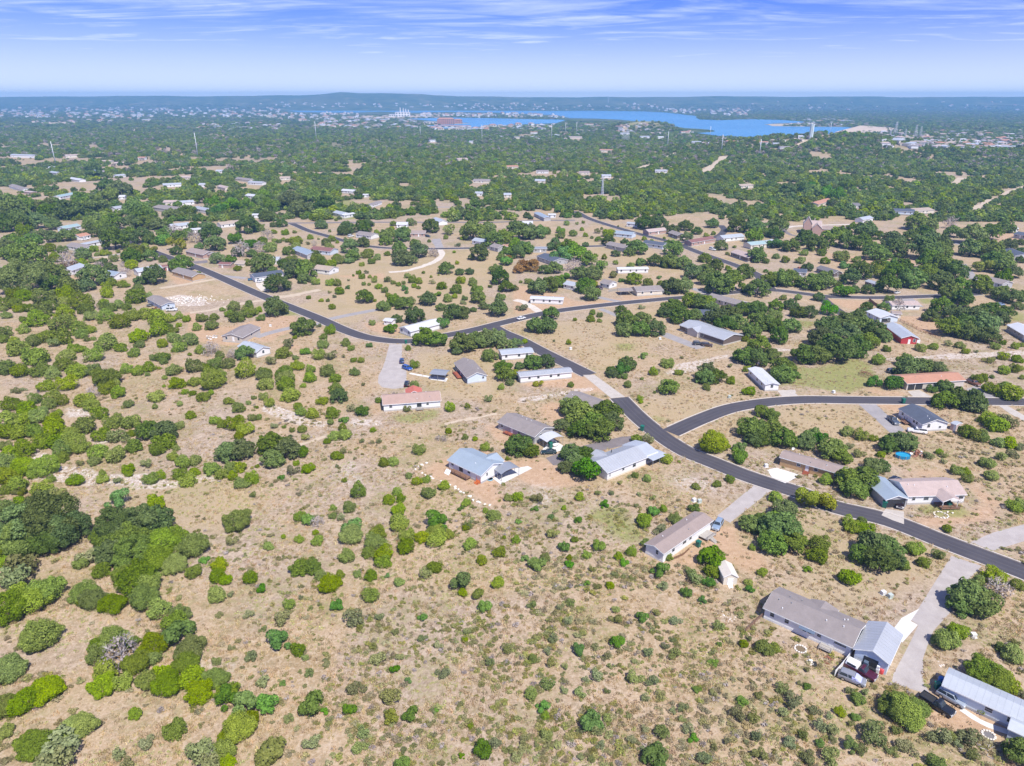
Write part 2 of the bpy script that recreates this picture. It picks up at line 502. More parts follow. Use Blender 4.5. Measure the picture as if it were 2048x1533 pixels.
TRACKS = [
    ('gravel_road', [(-60, 545), (0, 536), (75, 526), (170, 518), (245, 508), (300, 503)], 4.5, 'G'),
    ('gravel_track', [(778, 545), (812, 542), (848, 532), (875, 520), (884, 509), (880, 500)], 4.2, 'T'),
    ('driveway', [(658, 639), (700, 630), (752, 620)], 4.6, 'D'),
    ('driveway', [(512, 675), (540, 666), (594, 654), (655, 647)], 4.6, 'D'),
    ('gravel_track', [(320, 577), (370, 569), (430, 559)], 4.0, 'E'),
    ('gravel_track', [(380, 626), (420, 621), (470, 610), (545, 598), (600, 590)], 3.6, 'E'),
    ('gravel_track', [(545, 597), (600, 588), (640, 580)], 4.5, 'E'),
    ('garden_path', [(1922, 1419), (1945, 1434), (1975, 1450), (2010, 1463), (2050, 1477)], 1.2, 'S'),
    ('gravel_track', [(1180, 590), (1210, 598), (1246, 605)], 4.0, 'D'),
    ('driveway', [(1200, 618), (1218, 625), (1236, 633)], 3.4, 'D'),
    ('driveway', [(1030, 600), (1046, 604), (1064, 615), (1080, 625)], 4.4, 'T'),
    ('driveway', [(1326, 668), (1362, 682), (1402, 697)], 5.6, 'D'),
    ('gravel_track', [(1385, 577), (1400, 583), (1420, 590)], 4.4, 'D'),
    ('driveway', [(1562, 458), (1590, 453), (1640, 451), (1705, 449)], 4.0, 'T'),
    ('driveway', [(1700, 454), (1660, 462), (1620, 471), (1590, 472), (1574, 466), (1566, 459)], 4.0, 'O'),
    ('driveway', [(1904, 486), (1925, 489), (1955, 489), (1990, 484)], 6, 'D'),
    ('gravel_road', [(1922, 528), (1934, 542), (1946, 556), (1975, 575), (2010, 585)], 6, 'D'),
    ('driveway', [(1810, 453), (1835, 462), (1852, 470)], 6, 'D'),
    ('driveway', [(873, 478), (876, 488), (880, 497)], 6, 'D'),
    ('gravel_track', [(990, 412), (960, 416), (880, 415), (850, 421), (870, 412)], 5, 'D'),
    ('driveway', [(405, 548), (450, 553), (492, 557)], 4.5, 'D'),
    ('gravel_track', [(240, 520), (200, 514), (150, 519)], 3.6, 'E'),
    ('garden_path', [(820, 747), (840, 751), (862, 755)], 1.6, 'S'),
    ('gravel_track', [(890, 849), (930, 840), (975, 832), (994, 828)], 1.5, 'E'),
    ('gravel_track', [(590, 893), (620, 884), (650, 873)], 1.6, 'E'),
]
FAR_TRACKS = [
    ([(1408, 346), (1425, 333), (1448, 314)], 13), ([(1322, 319), (1336, 314), (1350, 307)], 9), ([(1282, 338), (1302, 331)], 16),
    ([(1940, 423), (1965, 411), (1990, 399)], 9), ([(2008, 392), (2030, 381), (2060, 372)], 9), ([(1903, 373), (1915, 366), (1926, 357)], 12),
    ([(1590, 296), (1606, 287), (1618, 281)], 10), ([(268, 264), (274, 255)], 8), ([(195, 262), (205, 254)], 8),
]
PADS = [   # paved areas
    ('driveway', [(779, 689), (804, 689), (804, 715), (813, 745), (813, 770), (806, 777), (785, 778), (764, 775), (756, 766), (757, 752), (766, 735), (773, 712)], 'D2'),
    ('driveway', tile(1024, 740, 4, [(270, 705), (330, 765), (405, 760), (640, 665), (960, 590), (975, 530), (880, 535), (600, 600), (450, 645)]), 'O'),
    ('concrete_slab', tile(1024, 740, 4, [(225, 668), (262, 680), (455, 632), (370, 585), (270, 600)]), 'S'),
    ('driveway', [(1434, 1032), (1460, 1046), (1543, 981), (1511, 969)], 'D2'),
    ('gravel_drive', tile(1536, 1040, 3.11, [(1140, 225), (1330, 288), (1250, 370), (1130, 580), (1030, 690), (1000, 760), (965, 860), (965, 1000), (1010, 1090), (880, 1050), (770, 1010), (780, 960), (850, 830), (905, 720), (935, 655), (890, 625)]), 'G'),
    ('concrete_slab', tile(1536, 1040, 3.11, [(830, 612), (942, 552), (887, 630), (932, 655), (835, 765), (765, 700)]), 'S'),
    ('gravel_drive', [(1941, 1085), (1986, 1102), (2048, 1083), (2075, 1074), (2075, 1040), (2048, 1049), (1985, 1066)], 'G'),
    ('driveway', [(1763, 1031), (1771, 1018), (1808, 1024), (1808, 1049), (1785, 1041)], 'C'),
    ('concrete_slab', [(1534, 940), (1553, 936), (1602, 951), (1571, 967), (1545, 957)], 'S'),
    ('driveway', [(1716, 808), (1751, 808), (1780, 835), (1810, 861), (1786, 872), (1752, 840)], 'D'),
    ('driveway', [(1554, 781), (1590, 780), (1597, 796), (1568, 798)], 'C'),
    ('driveway', [(1932, 779), (1950, 772), (1985, 789), (1996, 797), (1968, 798)], 'D'),
    ('driveway', [(1996, 811), (2011, 810), (2060, 838), (2060, 849), (2020, 828)], 'C'),
    ('driveway', [(1815, 783), (1838, 780), (1868, 797), (1828, 797)], 'C'),
    ('concrete_slab', tile(880, 820, 6.827, [(720, 940), (830, 1020), (1260, 800), (1200, 770), (1030, 800), (850, 870)]), 'S'),
    ('concrete_slab', [(857, 757), (862, 760), (892, 764), (896, 757), (870, 753)], 'S'),
    ('low_water_crossing', tile(1024, 740, 4, [(566, 42), (660, 40), (905, 218), (792, 228)]), 'C'),
    ('driveway', tile(512, 440, 4, [(1400, 165), (1480, 165), (1490, 222), (1440, 225)]), 'D'),
    ('yard', tile(1536, 440, 4, [(1030, 630), (1160, 632), (1250, 700), (1180, 690)]), 'D'),
    ('driveway', tile(512, 440, 4, [(0, 490), (60, 500), (120, 560), (40, 570), (0, 530)]), 'T'),
    ('road', tile(0, 440, 4, [(1540, 335), (1660, 322), (1660, 345), (1560, 352)]), 'O'),
]
MATKEY = {'A': M_ASPH, 'O': M_OLDASPH, 'G': M_GRAVEL, 'T': M_TRACK, 'E': M_DIRT, 'D': M_DRIVE, 'D2': M_GRAVEL, 'S': M_SLAB, 'C': M_CONC}
LAWN = [[(1235, 256.5), (1345, 256.5), (1335, 262.5), (1245, 262.5)],
        tile(512, 740, 4, [(1060, 340), (1180, 360), (1480, 300), (1490, 340), (1440, 400), (1240, 440), (1060, 400)]),
        tile(512, 740, 4, [(1440, 440), (1700, 420), (1850, 380), (1700, 440), (1560, 480), (1440, 470)]),
        [(1530, 745), (1560, 725), (1620, 738), (1700, 715), (1740, 725), (1760, 760), (1700, 790), (1600, 770), (1545, 775)],
        tile(1536, 440, 4, [(1190, 640), (1330, 620), (1345, 660), (1260, 690)]), tile(1536, 440, 4, [(1930, 760), (2060, 720), (2060, 830), (1920, 800)]),
        tile(1024, 740, 4, [(1080, 370), (1180, 360), (1290, 410), (1200, 440), (1130, 420)]), tile(1024, 740, 4, [(740, 210), (820, 250), (800, 300), (750, 260)]),
        tile(1024, 440, 4, [(820, 980), (1000, 990), (960, 1060), (850, 1050)]),
        tile(512, 440, 4, [(150, 760), (60, 640), (200, 640), (400, 780)]), tile(1536, 440, 4, [(160, 800), (300, 800), (420, 830), (300, 870)]),
        tile(1536, 740, 4, [(1110, 1090), (1310, 1080), (1690, 1090), (1700, 1190), (1400, 1190), (1140, 1130)]),
        [(1640, 372), (1690, 372), (1700, 385), (1650, 392), (1600, 378)], tile(1024, 440, 4, [(1200, 140), (1330, 140), (1300, 170)]),
        tile(1024, 1040, 3.11, [(600, 0), (800, 20), (860, 90), (820, 160), (640, 130), (560, 60)]),
        tile(1024, 740, 4, [(560, 1120), (900, 1080), (1000, 1130), (860, 1240), (640, 1230)]),
        [(620, 400), (700, 395), (720, 440), (640, 440)], tile(0, 160, 2.926, [(80, 760), (210, 760), (180, 800), (90, 800)])]
DIRT = [tile(512, 740, 4, [(1500, 700), (1820, 640), (2100, 760), (2000, 880), (1900, 930), (2060, 1060), (1900, 1110), (1660, 960), (1440, 880), (1340, 800)]),
        tile(512, 740, 4, [(1780, 450), (1950, 420), (2100, 600), (2060, 640), (1900, 540)]), tile(1024, 1040, 3.11, [(1240, 30), (1340, 20), (1420, 60), (1400, 140), (1600, 240), (1600, 330), (1440, 330), (1300, 240), (1050, 330), (830, 230), (940, 260), (1130, 170)]),
        tile(1024, 740, 4, [(200, 310), (330, 250), (420, 260), (430, 380), (340, 440), (240, 380)]), tile(1536, 740, 4, [(1110, 1180), (1330, 1190), (1700, 1080), (1600, 950), (1480, 860), (1000, 850), (1260, 780), (1680, 900), (1860, 1080), (1830, 1200), (1400, 1270), (1180, 1260)]),
        tile(1536, 1040, 3.11, [(960, 1250), (1000, 1060), (1010, 870), (1090, 900), (1070, 1080), (1200, 1180), (1330, 1180), (1600, 1330), (1600, 1400), (1250, 1330)]),
        tile(0, 440, 4, [(1460, 740), (1560, 730), (1640, 850), (1800, 860), (2060, 800), (2060, 860), (1960, 1000), (1780, 1010), (1620, 990), (1500, 880)]), tile(512, 440, 4, [(0, 780), (350, 760), (300, 860), (130, 980), (420, 1010), (300, 1040), (0, 960)]),
        tile(1024, 440, 4, [(860, 590), (1000, 620), (1210, 600), (1200, 640), (920, 660)]), tile(1024, 440, 4, [(0, 520), (130, 530), (560, 660), (860, 620), (880, 660), (380, 720), (240, 740), (0, 760)]),
        tile(1536, 440, 4, [(1080, 770), (1330, 780), (1400, 880), (1380, 960), (1200, 880), (1040, 790)]), tile(1536, 440, 4, [(460, 630), (800, 650), (740, 740), (600, 700)]),
        tile(1536, 440, 4, [(440, 260), (1000, 330), (1330, 300), (1300, 350), (700, 370), (560, 360)]), tile(1536, 440, 4, [(1820, 100), (2060, 110), (2060, 180), (1820, 190)]),
        tile(512, 440, 4, [(850, 820), (1150, 820), (1160, 930), (1050, 930), (880, 870)]), tile(0, 440, 4, [(520, 420), (640, 420), (620, 500), (560, 490)]), tile(0, 440, 4, [(1330, 440), (1540, 400), (1640, 480), (1420, 530)]),
        tile(1024, 740, 4, [(0, 720), (250, 700), (420, 830), (700, 900), (760, 920), (300, 960), (60, 900)]), tile(1536, 740, 4, [(760, 90), (900, 160), (1100, 180), (1150, 215), (800, 215)]),
        tile(512, 740, 4, [(900, 260), (1010, 240), (1020, 400), (930, 400)]), tile(512, 440, 4, [(560, 440), (900, 440), (1000, 420), (1080, 480), (700, 460)]),
        tile(1536, 740, 4, [(780, 230), (1090, 240), (1290, 480), (1050, 330), (950, 330)]), tile(1024, 740, 4, [(480, 10), (660, 90), (780, 210), (560, 160), (60, 130), (60, 110)])]
ROCK = [tile(0, 740, 4, [(520, 300), (760, 330), (720, 380), (520, 370)]), tile(0, 740, 4, [(270, 620), (420, 700), (480, 760), (880, 840), (1060, 830), (1400, 880), (1420, 940), (1100, 940), (840, 930), (460, 900), (280, 870), (210, 930), (250, 830)]), tile(0, 740, 4, [(720, 560), (900, 560), (860, 610), (740, 600)]),
        tile(512, 740, 4, [(60, 260), (300, 330), (560, 420), (540, 470), (240, 420), (60, 330)]), tile(512, 740, 4, [(740, 380), (1010, 410), (1020, 450), (760, 440)]), tile(0, 740, 4, [(1080, 920), (1500, 920), (1860, 860), (1640, 840), (1400, 930)]),
        tile(1024, 440, 4, [(1230, 1230), (1330, 1150), (1480, 1130), (1700, 1080), (1800, 1070), (1690, 1110), (1560, 1170), (1400, 1230)]),
        tile(1536, 440, 4, [(930, 1100), (1100, 1105), (1400, 1075), (1760, 1060), (2080, 1040), (2080, 1080), (1800, 1095), (1420, 1120), (1200, 1120), (950, 1125)]),
        tile(1024, 740, 4, [(60, 230), (300, 190), (660, 140), (640, 165), (330, 220), (60, 270)]),
        tile(1536, 1040, 3.11, [(1000, 870), (1060, 880), (1120, 920), (1100, 930)]), tile(0, 440, 4, [(1300, 620), (1460, 600), (1640, 640), (1640, 690), (1420, 690)]),
        tile(1536, 440, 4, [(0, 1030), (200, 1035), (220, 1050), (0, 1050)]), tile(0, 1040, 3.11, [(640, 390), (740, 400), (730, 430)]), tile(1024, 1040, 3.11, [(1240, 540), (1420, 620), (1360, 650), (1280, 600)])]
STRAW = [[(1560, 1040), (1600, 1010), (1720, 1050), (1890, 1105), (1880, 1150), (1770, 1220), (1600, 1215), (1500, 1190), (1600, 1150)], [(1370, 880), (1460, 830), (1560, 812), (1700, 812), (1780, 860), (1700, 890), (1560, 900), (1400, 905)], [(1255, 800), (1440, 780), (1560, 790), (1400, 830), (1330, 855)],
         [(1050, 650), (1320, 620), (1340, 680), (1200, 745), (1120, 700)], [(1060, 480), (1270, 480), (1420, 560), (1300, 540), (1100, 500)], [(620, 520), (1000, 500), (1040, 560), (760, 600), (640, 580)], [(150, 980), (480, 940), (520, 1020), (420, 1080), (200, 1010)], [(560, 620), (760, 560), (720, 650), (640, 640)], [(820, 700), (1000, 720), (1010, 800), (860, 800)], [(1880, 1125), (1960, 1130), (1900, 1200)], [(640, 560), (1000, 560), (900, 640), (760, 640)]]
STONY = [tile(1024, 740, 4, [(1000, 830), (1300, 800), (1560, 850), (1700, 960), (1500, 1060), (1200, 920)]), tile(1536, 1040, 3.11, [(60, 850), (260, 830), (420, 920), (560, 1050), (420, 1090), (200, 960)]), tile(0, 1040, 3.11, [(900, 1000), (1500, 700), (1590, 900), (1300, 1100)]), tile(512, 740, 4, [(500, 800), (760, 640), (1000, 900), (700, 1000)]), tile(1024, 740, 4, [(0, 900), (400, 880), (600, 960), (400, 1100), (0, 1200)])]
# open ground between the far woods
CLEAR = [(110, 247, 52, 5), (95, 291, 40, 7), (185, 293, 16, 4), (5, 292, 20, 8), (40, 315, 50, 8), (135, 312, 30, 6), (220, 328, 40, 5), (330, 303, 30, 9), (352, 313, 26, 7), (300, 322, 26, 6), (370, 309, 20, 6), (440, 273, 28, 5), (475, 275, 18, 4), (450, 330, 16, 9), (490, 310, 20, 7),
         (585, 335, 18, 8), (570, 320, 16, 5), (630, 330, 14, 12), (680, 350, 22, 7), (440, 345, 12, 6), (175, 365, 20, 7), (265, 368, 22, 9), (180, 405, 14, 6), (40, 380, 60, 10), (75, 430, 24, 6), (280, 372, 14, 12), (345, 378, 30, 6), (450, 384, 20, 8), (580, 360, 14, 8), (600, 385, 22, 5), (560, 430, 30, 8), (470, 436, 30, 6),
         (705, 346, 24, 8), (700, 335, 30, 5), (790, 362, 30, 10), (820, 370, 24, 8), (875, 367, 14, 4), (810, 378, 8, 12), (947, 338, 10, 4), (900, 325, 14, 3), (962, 366, 16, 5), (1025, 338, 16, 4), (1085, 348, 16, 4), (1169, 349, 14, 4), (1213, 357, 16, 5), (1300, 331, 16, 5), (1430, 330, 8, 4),
         (765, 410, 22, 9), (900, 405, 50, 8), (930, 400, 24, 6), (870, 420, 26, 6), (1000, 425, 20, 6), (1060, 425, 30, 7), (1110, 430, 24, 8), (1190, 430, 50, 8), (1290, 437, 80, 5), (720, 398, 20, 5), (740, 425, 22, 9), (1170, 397, 8, 6),
         (1520, 375, 10, 5), (1545, 372, 18, 5), (1572, 370, 22, 6), (1565, 392, 16, 4), (1655, 380, 60, 12), (1640, 408, 14, 5), (1720, 365, 10, 4), (1850, 427, 70, 6), (1810, 420, 20, 6), (1610, 455, 60, 6), (1660, 300, 46, 11), (1590, 300, 18, 8), (1625, 291, 12, 6), (1520, 437, 16, 4), (1560, 430, 8, 3),
         (1290, 259.5, 50, 3.6), (1275, 262, 40, 2), (1240, 256, 14, 4), (1250, 266, 16, 5), (1130, 268, 18, 5), (1040, 272, 24, 5), (1150, 278, 18, 5), (1213, 302, 16, 4), (870, 283, 14, 4), (945, 286, 8, 3), (1520, 289, 24, 4), (1500, 287, 16, 4), (1320, 275, 16, 4), (1330, 345, 14, 4),
         (830, 234, 60, 5), (745, 235, 60, 4), (660, 251, 40, 4), (1470, 290, 60, 3), (1760, 262, 70, 9), (1700, 268, 45, 9), (1900, 289, 120, 13), (2010, 300, 90, 11), (1830, 275, 60, 5), (1625, 251, 40, 3), (900, 250, 70, 6), (1000, 243, 60, 5), (1930, 300, 60, 6), (1990, 480, 40, 12), (2010, 395, 30, 6), (1950, 415, 20, 8)]
LAKE = [(1098, 222.5), (1180, 222), (1290, 223.5), (1335, 226), (1392, 232.5), (1398, 239.5), (1440, 241), (1500, 239), (1560, 240.5), (1614, 244), (1600, 246.5), (1545, 248), (1527, 250), (1560, 252.5), (1625, 254), (1690, 254.5), (1722, 258), (1690, 266), (1672, 271), (1640, 277), (1560, 278), (1480, 276.5), (1440, 273), (1400, 267.5), (1370, 261), (1330, 253), (1290, 245), (1240, 240), (1190, 238), (1140, 237), (1112, 231)]
BAYS = [[(556, 220.5), (690, 216.5), (800, 216), (870, 219), (1000, 222), (1102, 222.5), (1114, 231), (1000, 226), (900, 224.5), (830, 226), (760, 224), (700, 226), (600, 225)],
        [(815, 238), (900, 235.5), (985, 237), (1060, 239), (1135, 240), (1112, 247), (1030, 250), (980, 252), (930, 257), (880, 258), (846, 252), (945, 247), (870, 243)],
        [(1100, 208.2), (1192, 207.2), (1192, 208.6), (1105, 209.4)], [(1400, 203.2), (1440, 203), (1440, 204), (1402, 204.2)], [(680, 211.3), (760, 211), (780, 212.6), (690, 213)]]

# ------------------------------------------------------------------ ground sheet
def axis(segs):
    out = [segs[0][0]]
    for a, b, st0, st1 in segs:
        x = a
        while x < b - 1e-6:
            f = (x - a) / (b - a)
            x = min(b, x + st0 + (st1 - st0) * f)
            out.append(x)
    return np.array(out)
ys = axis([(-400, 60, 40, 4), (60, 470, 1.5, 1.9), (470, 1000, 2.2, 9), (1000, 6000, 10, 120), (6000, 9400, 90, 100)])
xp = axis([(0, 260, 1.6, 1.9), (260, 700, 2.4, 9), (700, 5000, 12, 160), (5000, 16000, 250, 600)])
xs = np.concatenate((-xp[:0:-1], xp))
X, Y = np.meshgrid(xs, ys)
Z = height(X, Y)
gpx, gpy = pix(X, np.maximum(Y, 20.0))
def zone(polys, blur=2):
    a = np.zeros(X.shape, np.float32)
    for poly in polys:
        pad = 0
        qx = [p[0] for p in poly]; qy = [p[1] for p in poly]
        sel = (gpx > min(qx)) & (gpx < max(qx)) & (gpy > min(qy)) & (gpy < max(qy)) & (Y > 21)
        if sel.any():
            idx = np.where(sel)
            a[idx] = np.maximum(a[idx], inside(gpx[idx], gpy[idx], poly))
    for _ in range(blur):
        a = (a + np.roll(a, 1, 0) + np.roll(a, -1, 0) + np.roll(a, 1, 1) + np.roll(a, -1, 1)) / 5
    return a
z_lawn, z_dirt, z_rock = zone(LAWN, 4), zone(DIRT, 4), np.maximum(zone(ROCK, 1), 0.45 * zone(STONY, 6))
z_straw = zone(STRAW, 8)
z_wood = np.clip((Y - 1150) / 900, 0, 1).astype(np.float32)
for cx_, cy_, rx, ry in CLEAR:
    z_wood *= 1 - np.exp(-(((gpx - cx_) / rx) ** 2 + ((gpy - cy_) / ry) ** 2) ** 2).astype(np.float32)
ny, nx = X.shape
gm = bpy.data.meshes.new('ground')
gm.vertices.add(nx * ny)
gm.vertices.foreach_set('co', np.stack((X, Y, Z), -1).astype(np.float32).ravel())
ii = np.arange(nx * ny).reshape(ny, nx)
quads = np.stack((ii[:-1, :-1], ii[:-1, 1:], ii[1:, 1:], ii[1:, :-1]), -1).reshape(-1, 4).astype(np.int32)
gm.loops.add(quads.size)
gm.loops.foreach_set('vertex_index', quads.ravel())
gm.polygons.add(len(quads))
gm.polygons.foreach_set('loop_start', np.arange(0, quads.size, 4, dtype=np.int32))
gm.polygons.foreach_set('use_smooth', np.ones(len(quads), bool))
gm.update(calc_edges=True)
za = gm.attributes.new('zones', 'FLOAT_COLOR', 'POINT')
za.data.foreach_set('color', np.stack((z_lawn, z_dirt, z_rock, z_wood), -1).astype(np.float32).ravel())

sa = gm.attributes.new('straw', 'FLOAT', 'POINT')
sa.data.foreach_set('value', z_straw.astype(np.float32).ravel())

def ground_mat():
    m, nt, N, L = nt_of('dry_hill_country_ground')
    b = N['Principled BSDF']
    p = N.new('ShaderNodeNewGeometry').outputs['Position']
    big = noise(nt, p, 0.018, 5, 0.55, 0.6)
    mid = noise(nt, p, 0.085, 6, 0.62, 0.8)
    fine = noise(nt, p, 0.75, 5, 0.68, 0.3)
    grit = noise(nt, p, 4.2, 3, 0.7)
    fine2 = noise(nt, p, 1.7, 4, 0.7, 0.5)
    trail = N.new('ShaderNodeTexVoronoi'); trail.feature = 'DISTANCE_TO_EDGE'; trail.inputs['Scale'].default_value = 0.07
    wob3 = N.new('ShaderNodeVectorMath'); wob3.operation = 'ADD'
    nz = N.new('ShaderNodeTexNoise'); nz.inputs['Scale'].default_value = 0.12; nz.inputs['Detail'].default_value = 4
    L.new(p, nz.inputs['Vector'])
    sc3 = N.new('ShaderNodeVectorMath'); sc3.operation = 'SCALE'; sc3.inputs['Scale'].default_value = 9.0
    L.new(nz.outputs['Color'], sc3.inputs[0]); L.new(p, wob3.inputs[0]); L.new(sc3.outputs[0], wob3.inputs[1]); L.new(wob3.outputs[0], trail.inputs['Vector'])
    c = ramp(nt, mid, [(0.28, (0.295, 0.212, 0.118)), (0.44, (0.365, 0.265, 0.160)), (0.58, (0.400, 0.292, 0.188)), (0.75, (0.325, 0.250, 0.170))])
    # pinkish grey stony soil against straw-coloured grass
    c = mix(nt, smooth(nt, big, 0.44, 0.58), c, ramp(nt, fine, [(0.3, (0.240, 0.180, 0.130)), (0.5, (0.345, 0.262, 0.195)), (0.72, (0.475, 0.390, 0.318))]))
    # small mottling: tufts, litter, bare crumbs
    c = mix(nt, mathn(nt, 'MULTIPLY', smooth(nt, fine2, 0.50, 0.62), 0.50), c, (0.500, 0.420, 0.310))
    c = mix(nt, mathn(nt, 'MULTIPLY', smooth(nt, fine2, 0.48, 0.38), 0.50), c, (0.205, 0.165, 0.095))
    # faint stock trails
    c = mix(nt, mathn(nt, 'MULTIPLY', smooth(nt, trail.outputs['Distance'], 0.022, 0.006), 0.45), c, (0.480, 0.385, 0.290))
    g2 = noise(nt, p, 0.05, 4, 0.6, 0.5)
    c = mix(nt, mathn(nt, 'MULTIPLY', smooth(nt, g2, 0.48, 0.64), mathn(nt, 'MULTIPLY', smooth(nt, fine, 0.40, 0.58), 0.75)), c, (0.235, 0.215, 0.085))
    patch = noise(nt, p, 0.38, 5, 0.7, 0.6)
    c = mix(nt, mathn(nt, 'MULTIPLY', smooth(nt, patch, 0.52, 0.66), 0.55), c, (0.215, 0.175, 0.095))
    c = mix(nt, mathn(nt, 'MULTIPLY', smooth(nt, patch, 0.46, 0.34), 0.45), c, (0.480, 0.375, 0.255))
    zc = N.new('ShaderNodeAttribute'); zc.attribute_name = 'zones'
    sp = N.new('ShaderNodeSeparateColor')
    L.new(zc.outputs['Color'], sp.inputs[0])
    wob = mathn(nt, 'SUBTRACT', mathn(nt, 'ADD', mathn(nt, 'MULTIPLY', fine, 0.55), mathn(nt, 'MULTIPLY', mid, 0.9)), 0.72)
    def zmask(k, lo=0.35, hi=0.75):
        return smooth(nt, mathn(nt, 'ADD', sp.outputs[k], wob), lo, hi)
    sw = N.new('ShaderNodeAttribute'); sw.attribute_name = 'straw'
    c = mix(nt, mathn(nt, 'MULTIPLY', smooth(nt, mathn(nt, 'ADD', sw.outputs['Fac'], wob), 0.3, 0.9), 0.55), c, ramp(nt, patch, [(0.3, (0.320, 0.245, 0.130)), (0.55, (0.405, 0.315, 0.185)), (0.75, (0.290, 0.240, 0.115))]))
    c = mix(nt, mathn(nt, 'MULTIPLY', zmask(1, 0.25, 0.8), 0.78), c, ramp(nt, fine, [(0.3, (0.350, 0.220, 0.130)), (0.55, (0.455, 0.305, 0.195)), (0.75, (0.530, 0.395, 0.280))]))
    c = mix(nt, mathn(nt, 'MULTIPLY', zmask(0, 0.3, 0.85), 0.8), c, ramp(nt, fine, [(0.3, (0.150, 0.185, 0.045)), (0.7, (0.285, 0.275, 0.095))]))
    rk = mathn(nt, 'MULTIPLY', zmask(2, 0.3, 0.7), smooth(nt, noise(nt, p, 0.9, 4, 0.7), 0.44, 0.56))
    c = mix(nt, mathn(nt, 'MULTIPLY', rk, 0.85), c, (0.60, 0.55, 0.49))
    c = mix(nt, mathn(nt, 'MULTIPLY', zmask(2, 0.2, 0.7), 0.35), c, (0.44, 0.37, 0.33))
    # loose stones, litter and thin grass
    c = mix(nt, mathn(nt, 'MULTIPLY', smooth(nt, grit, 0.58, 0.70), 0.40), c, (0.520, 0.440, 0.350))
    c = mix(nt, mathn(nt, 'MULTIPLY', smooth(nt, grit, 0.44, 0.34), 0.55), c, (0.150, 0.115, 0.065))
    # far woodland floor: the trees there are too far off to be told apart
    wn_ = noise(nt, p, 0.010, 6, 0.62, 0.3)
    wf = noise(nt, p, 0.0016, 4, 0.6)
    wood = ramp(nt, wn_, [(0.30, (0.036, 0.062, 0.024)), (0.48, (0.062, 0.096, 0.034)), (0.60, (0.110, 0.130, 0.055)), (0.72, (0.260, 0.220, 0.140))])
    wood = mix(nt, mathn(nt, 'MULTIPLY', smooth(nt, wf, 0.45, 0.62), 0.35), wood, (0.16, 0.15, 0.085))
    c = mix(nt, zc.outputs['Alpha'], c, wood)
    L.new(c, b.inputs['Base Color'])
    b.inputs['Roughness'].default_value = 1.0
    b.inputs['Specular IOR Level'].default_value = 0.05
    L.new(bumpn(nt, mathn(nt, 'ADD', mathn(nt, 'MULTIPLY', fine, 0.7), mathn(nt, 'MULTIPLY', grit, 0.3)), 0.55, 0.25), b.inputs['Normal'])
    return m
gm.materials.append(ground_mat())
ground = link('ground', gm)
tag(ground, kind='structure')

# ------------------------------------------------------------------ water
def water_mat():
    m, nt, N, L = nt_of('lake_water')
    b = N['Principled BSDF']
    p = N.new('ShaderNodeNewGeometry').outputs['Position']
    f = noise(nt, p, 0.0022, 4, 0.6, 0.6)
    L.new(ramp(nt, f, [(0.3, (0.030, 0.205, 0.390)), (0.7, (0.060, 0.285, 0.490))]), b.inputs['Base Color'])
    b.inputs['Roughness'].default_value = 0.2
    b.inputs['IOR'].default_value = 1.33
    b.inputs['Specular IOR Level'].default_value = 0.5
    L.new(bumpn(nt, noise(nt, p, 0.25, 4, 0.6), 0.5, 0.5), b.inputs['Normal'])
    return m
M_WATER = water_mat()
def flat_poly(name, poly, mat, z, kind='structure', far=False, dens=0):
    pts = [at(q[0], q[1]) for q in poly]
    me = bpy.data.meshes.new(name)
    me.from_pydata([(p[0], p[1], z) for p in pts], [], [tuple(range(len(pts)))])
    if me.polygons[0].normal.z < 0:
        me.flip_normals()
    me.materials.append(mat)
    o = link(name, me)
    tag(o, kind=kind)
    return o
flat_poly('lake', LAKE, M_WATER, 0.5)
for bpoly in BAYS:
    flat_poly('lake_bay', bpoly, M_WATER, 0.45)

# ------------------------------------------------------------------ roads, kerbs, drives
def spline(pts, step):
    P = [np.array(p[:2], float) for p in pts]
    P = [2 * P[0] - P[1]] + P + [2 * P[-1] - P[-2]]
    out = []
    for i in range(1, len(P) - 2):
        a, b_, c, d = P[i - 1], P[i], P[i + 1], P[i + 2]
        n = max(2, int(np.linalg.norm(c - b_) / step))
        for k in range(n):
            t = k / n
            # centripetal-like blend kept tame for uneven spacing
            m1 = (c - a) * 0.5 * min(1, np.linalg.norm(c - b_) / max(np.linalg.norm(c - a) * 0.5, 1e-6))
            m2 = (d - b_) * 0.5 * min(1, np.linalg.norm(c - b_) / max(np.linalg.norm(d - b_) * 0.5, 1e-6))
            t2, t3 = t * t, t * t * t
            out.append((2 * t3 - 3 * t2 + 1) * b_ + (t3 - 2 * t2 + t) * m1 + (-2 * t3 + 3 * t2) * c + (t3 - t2) * m2)
    out.append(P[-2])
    return np.array(out)
def side_normals(c):
    d = np.gradient(c, axis=0)
    d /= np.linalg.norm(d, axis=1)[:, None] + 1e-9
    return np.stack((-d[:, 1], d[:, 0]), 1)
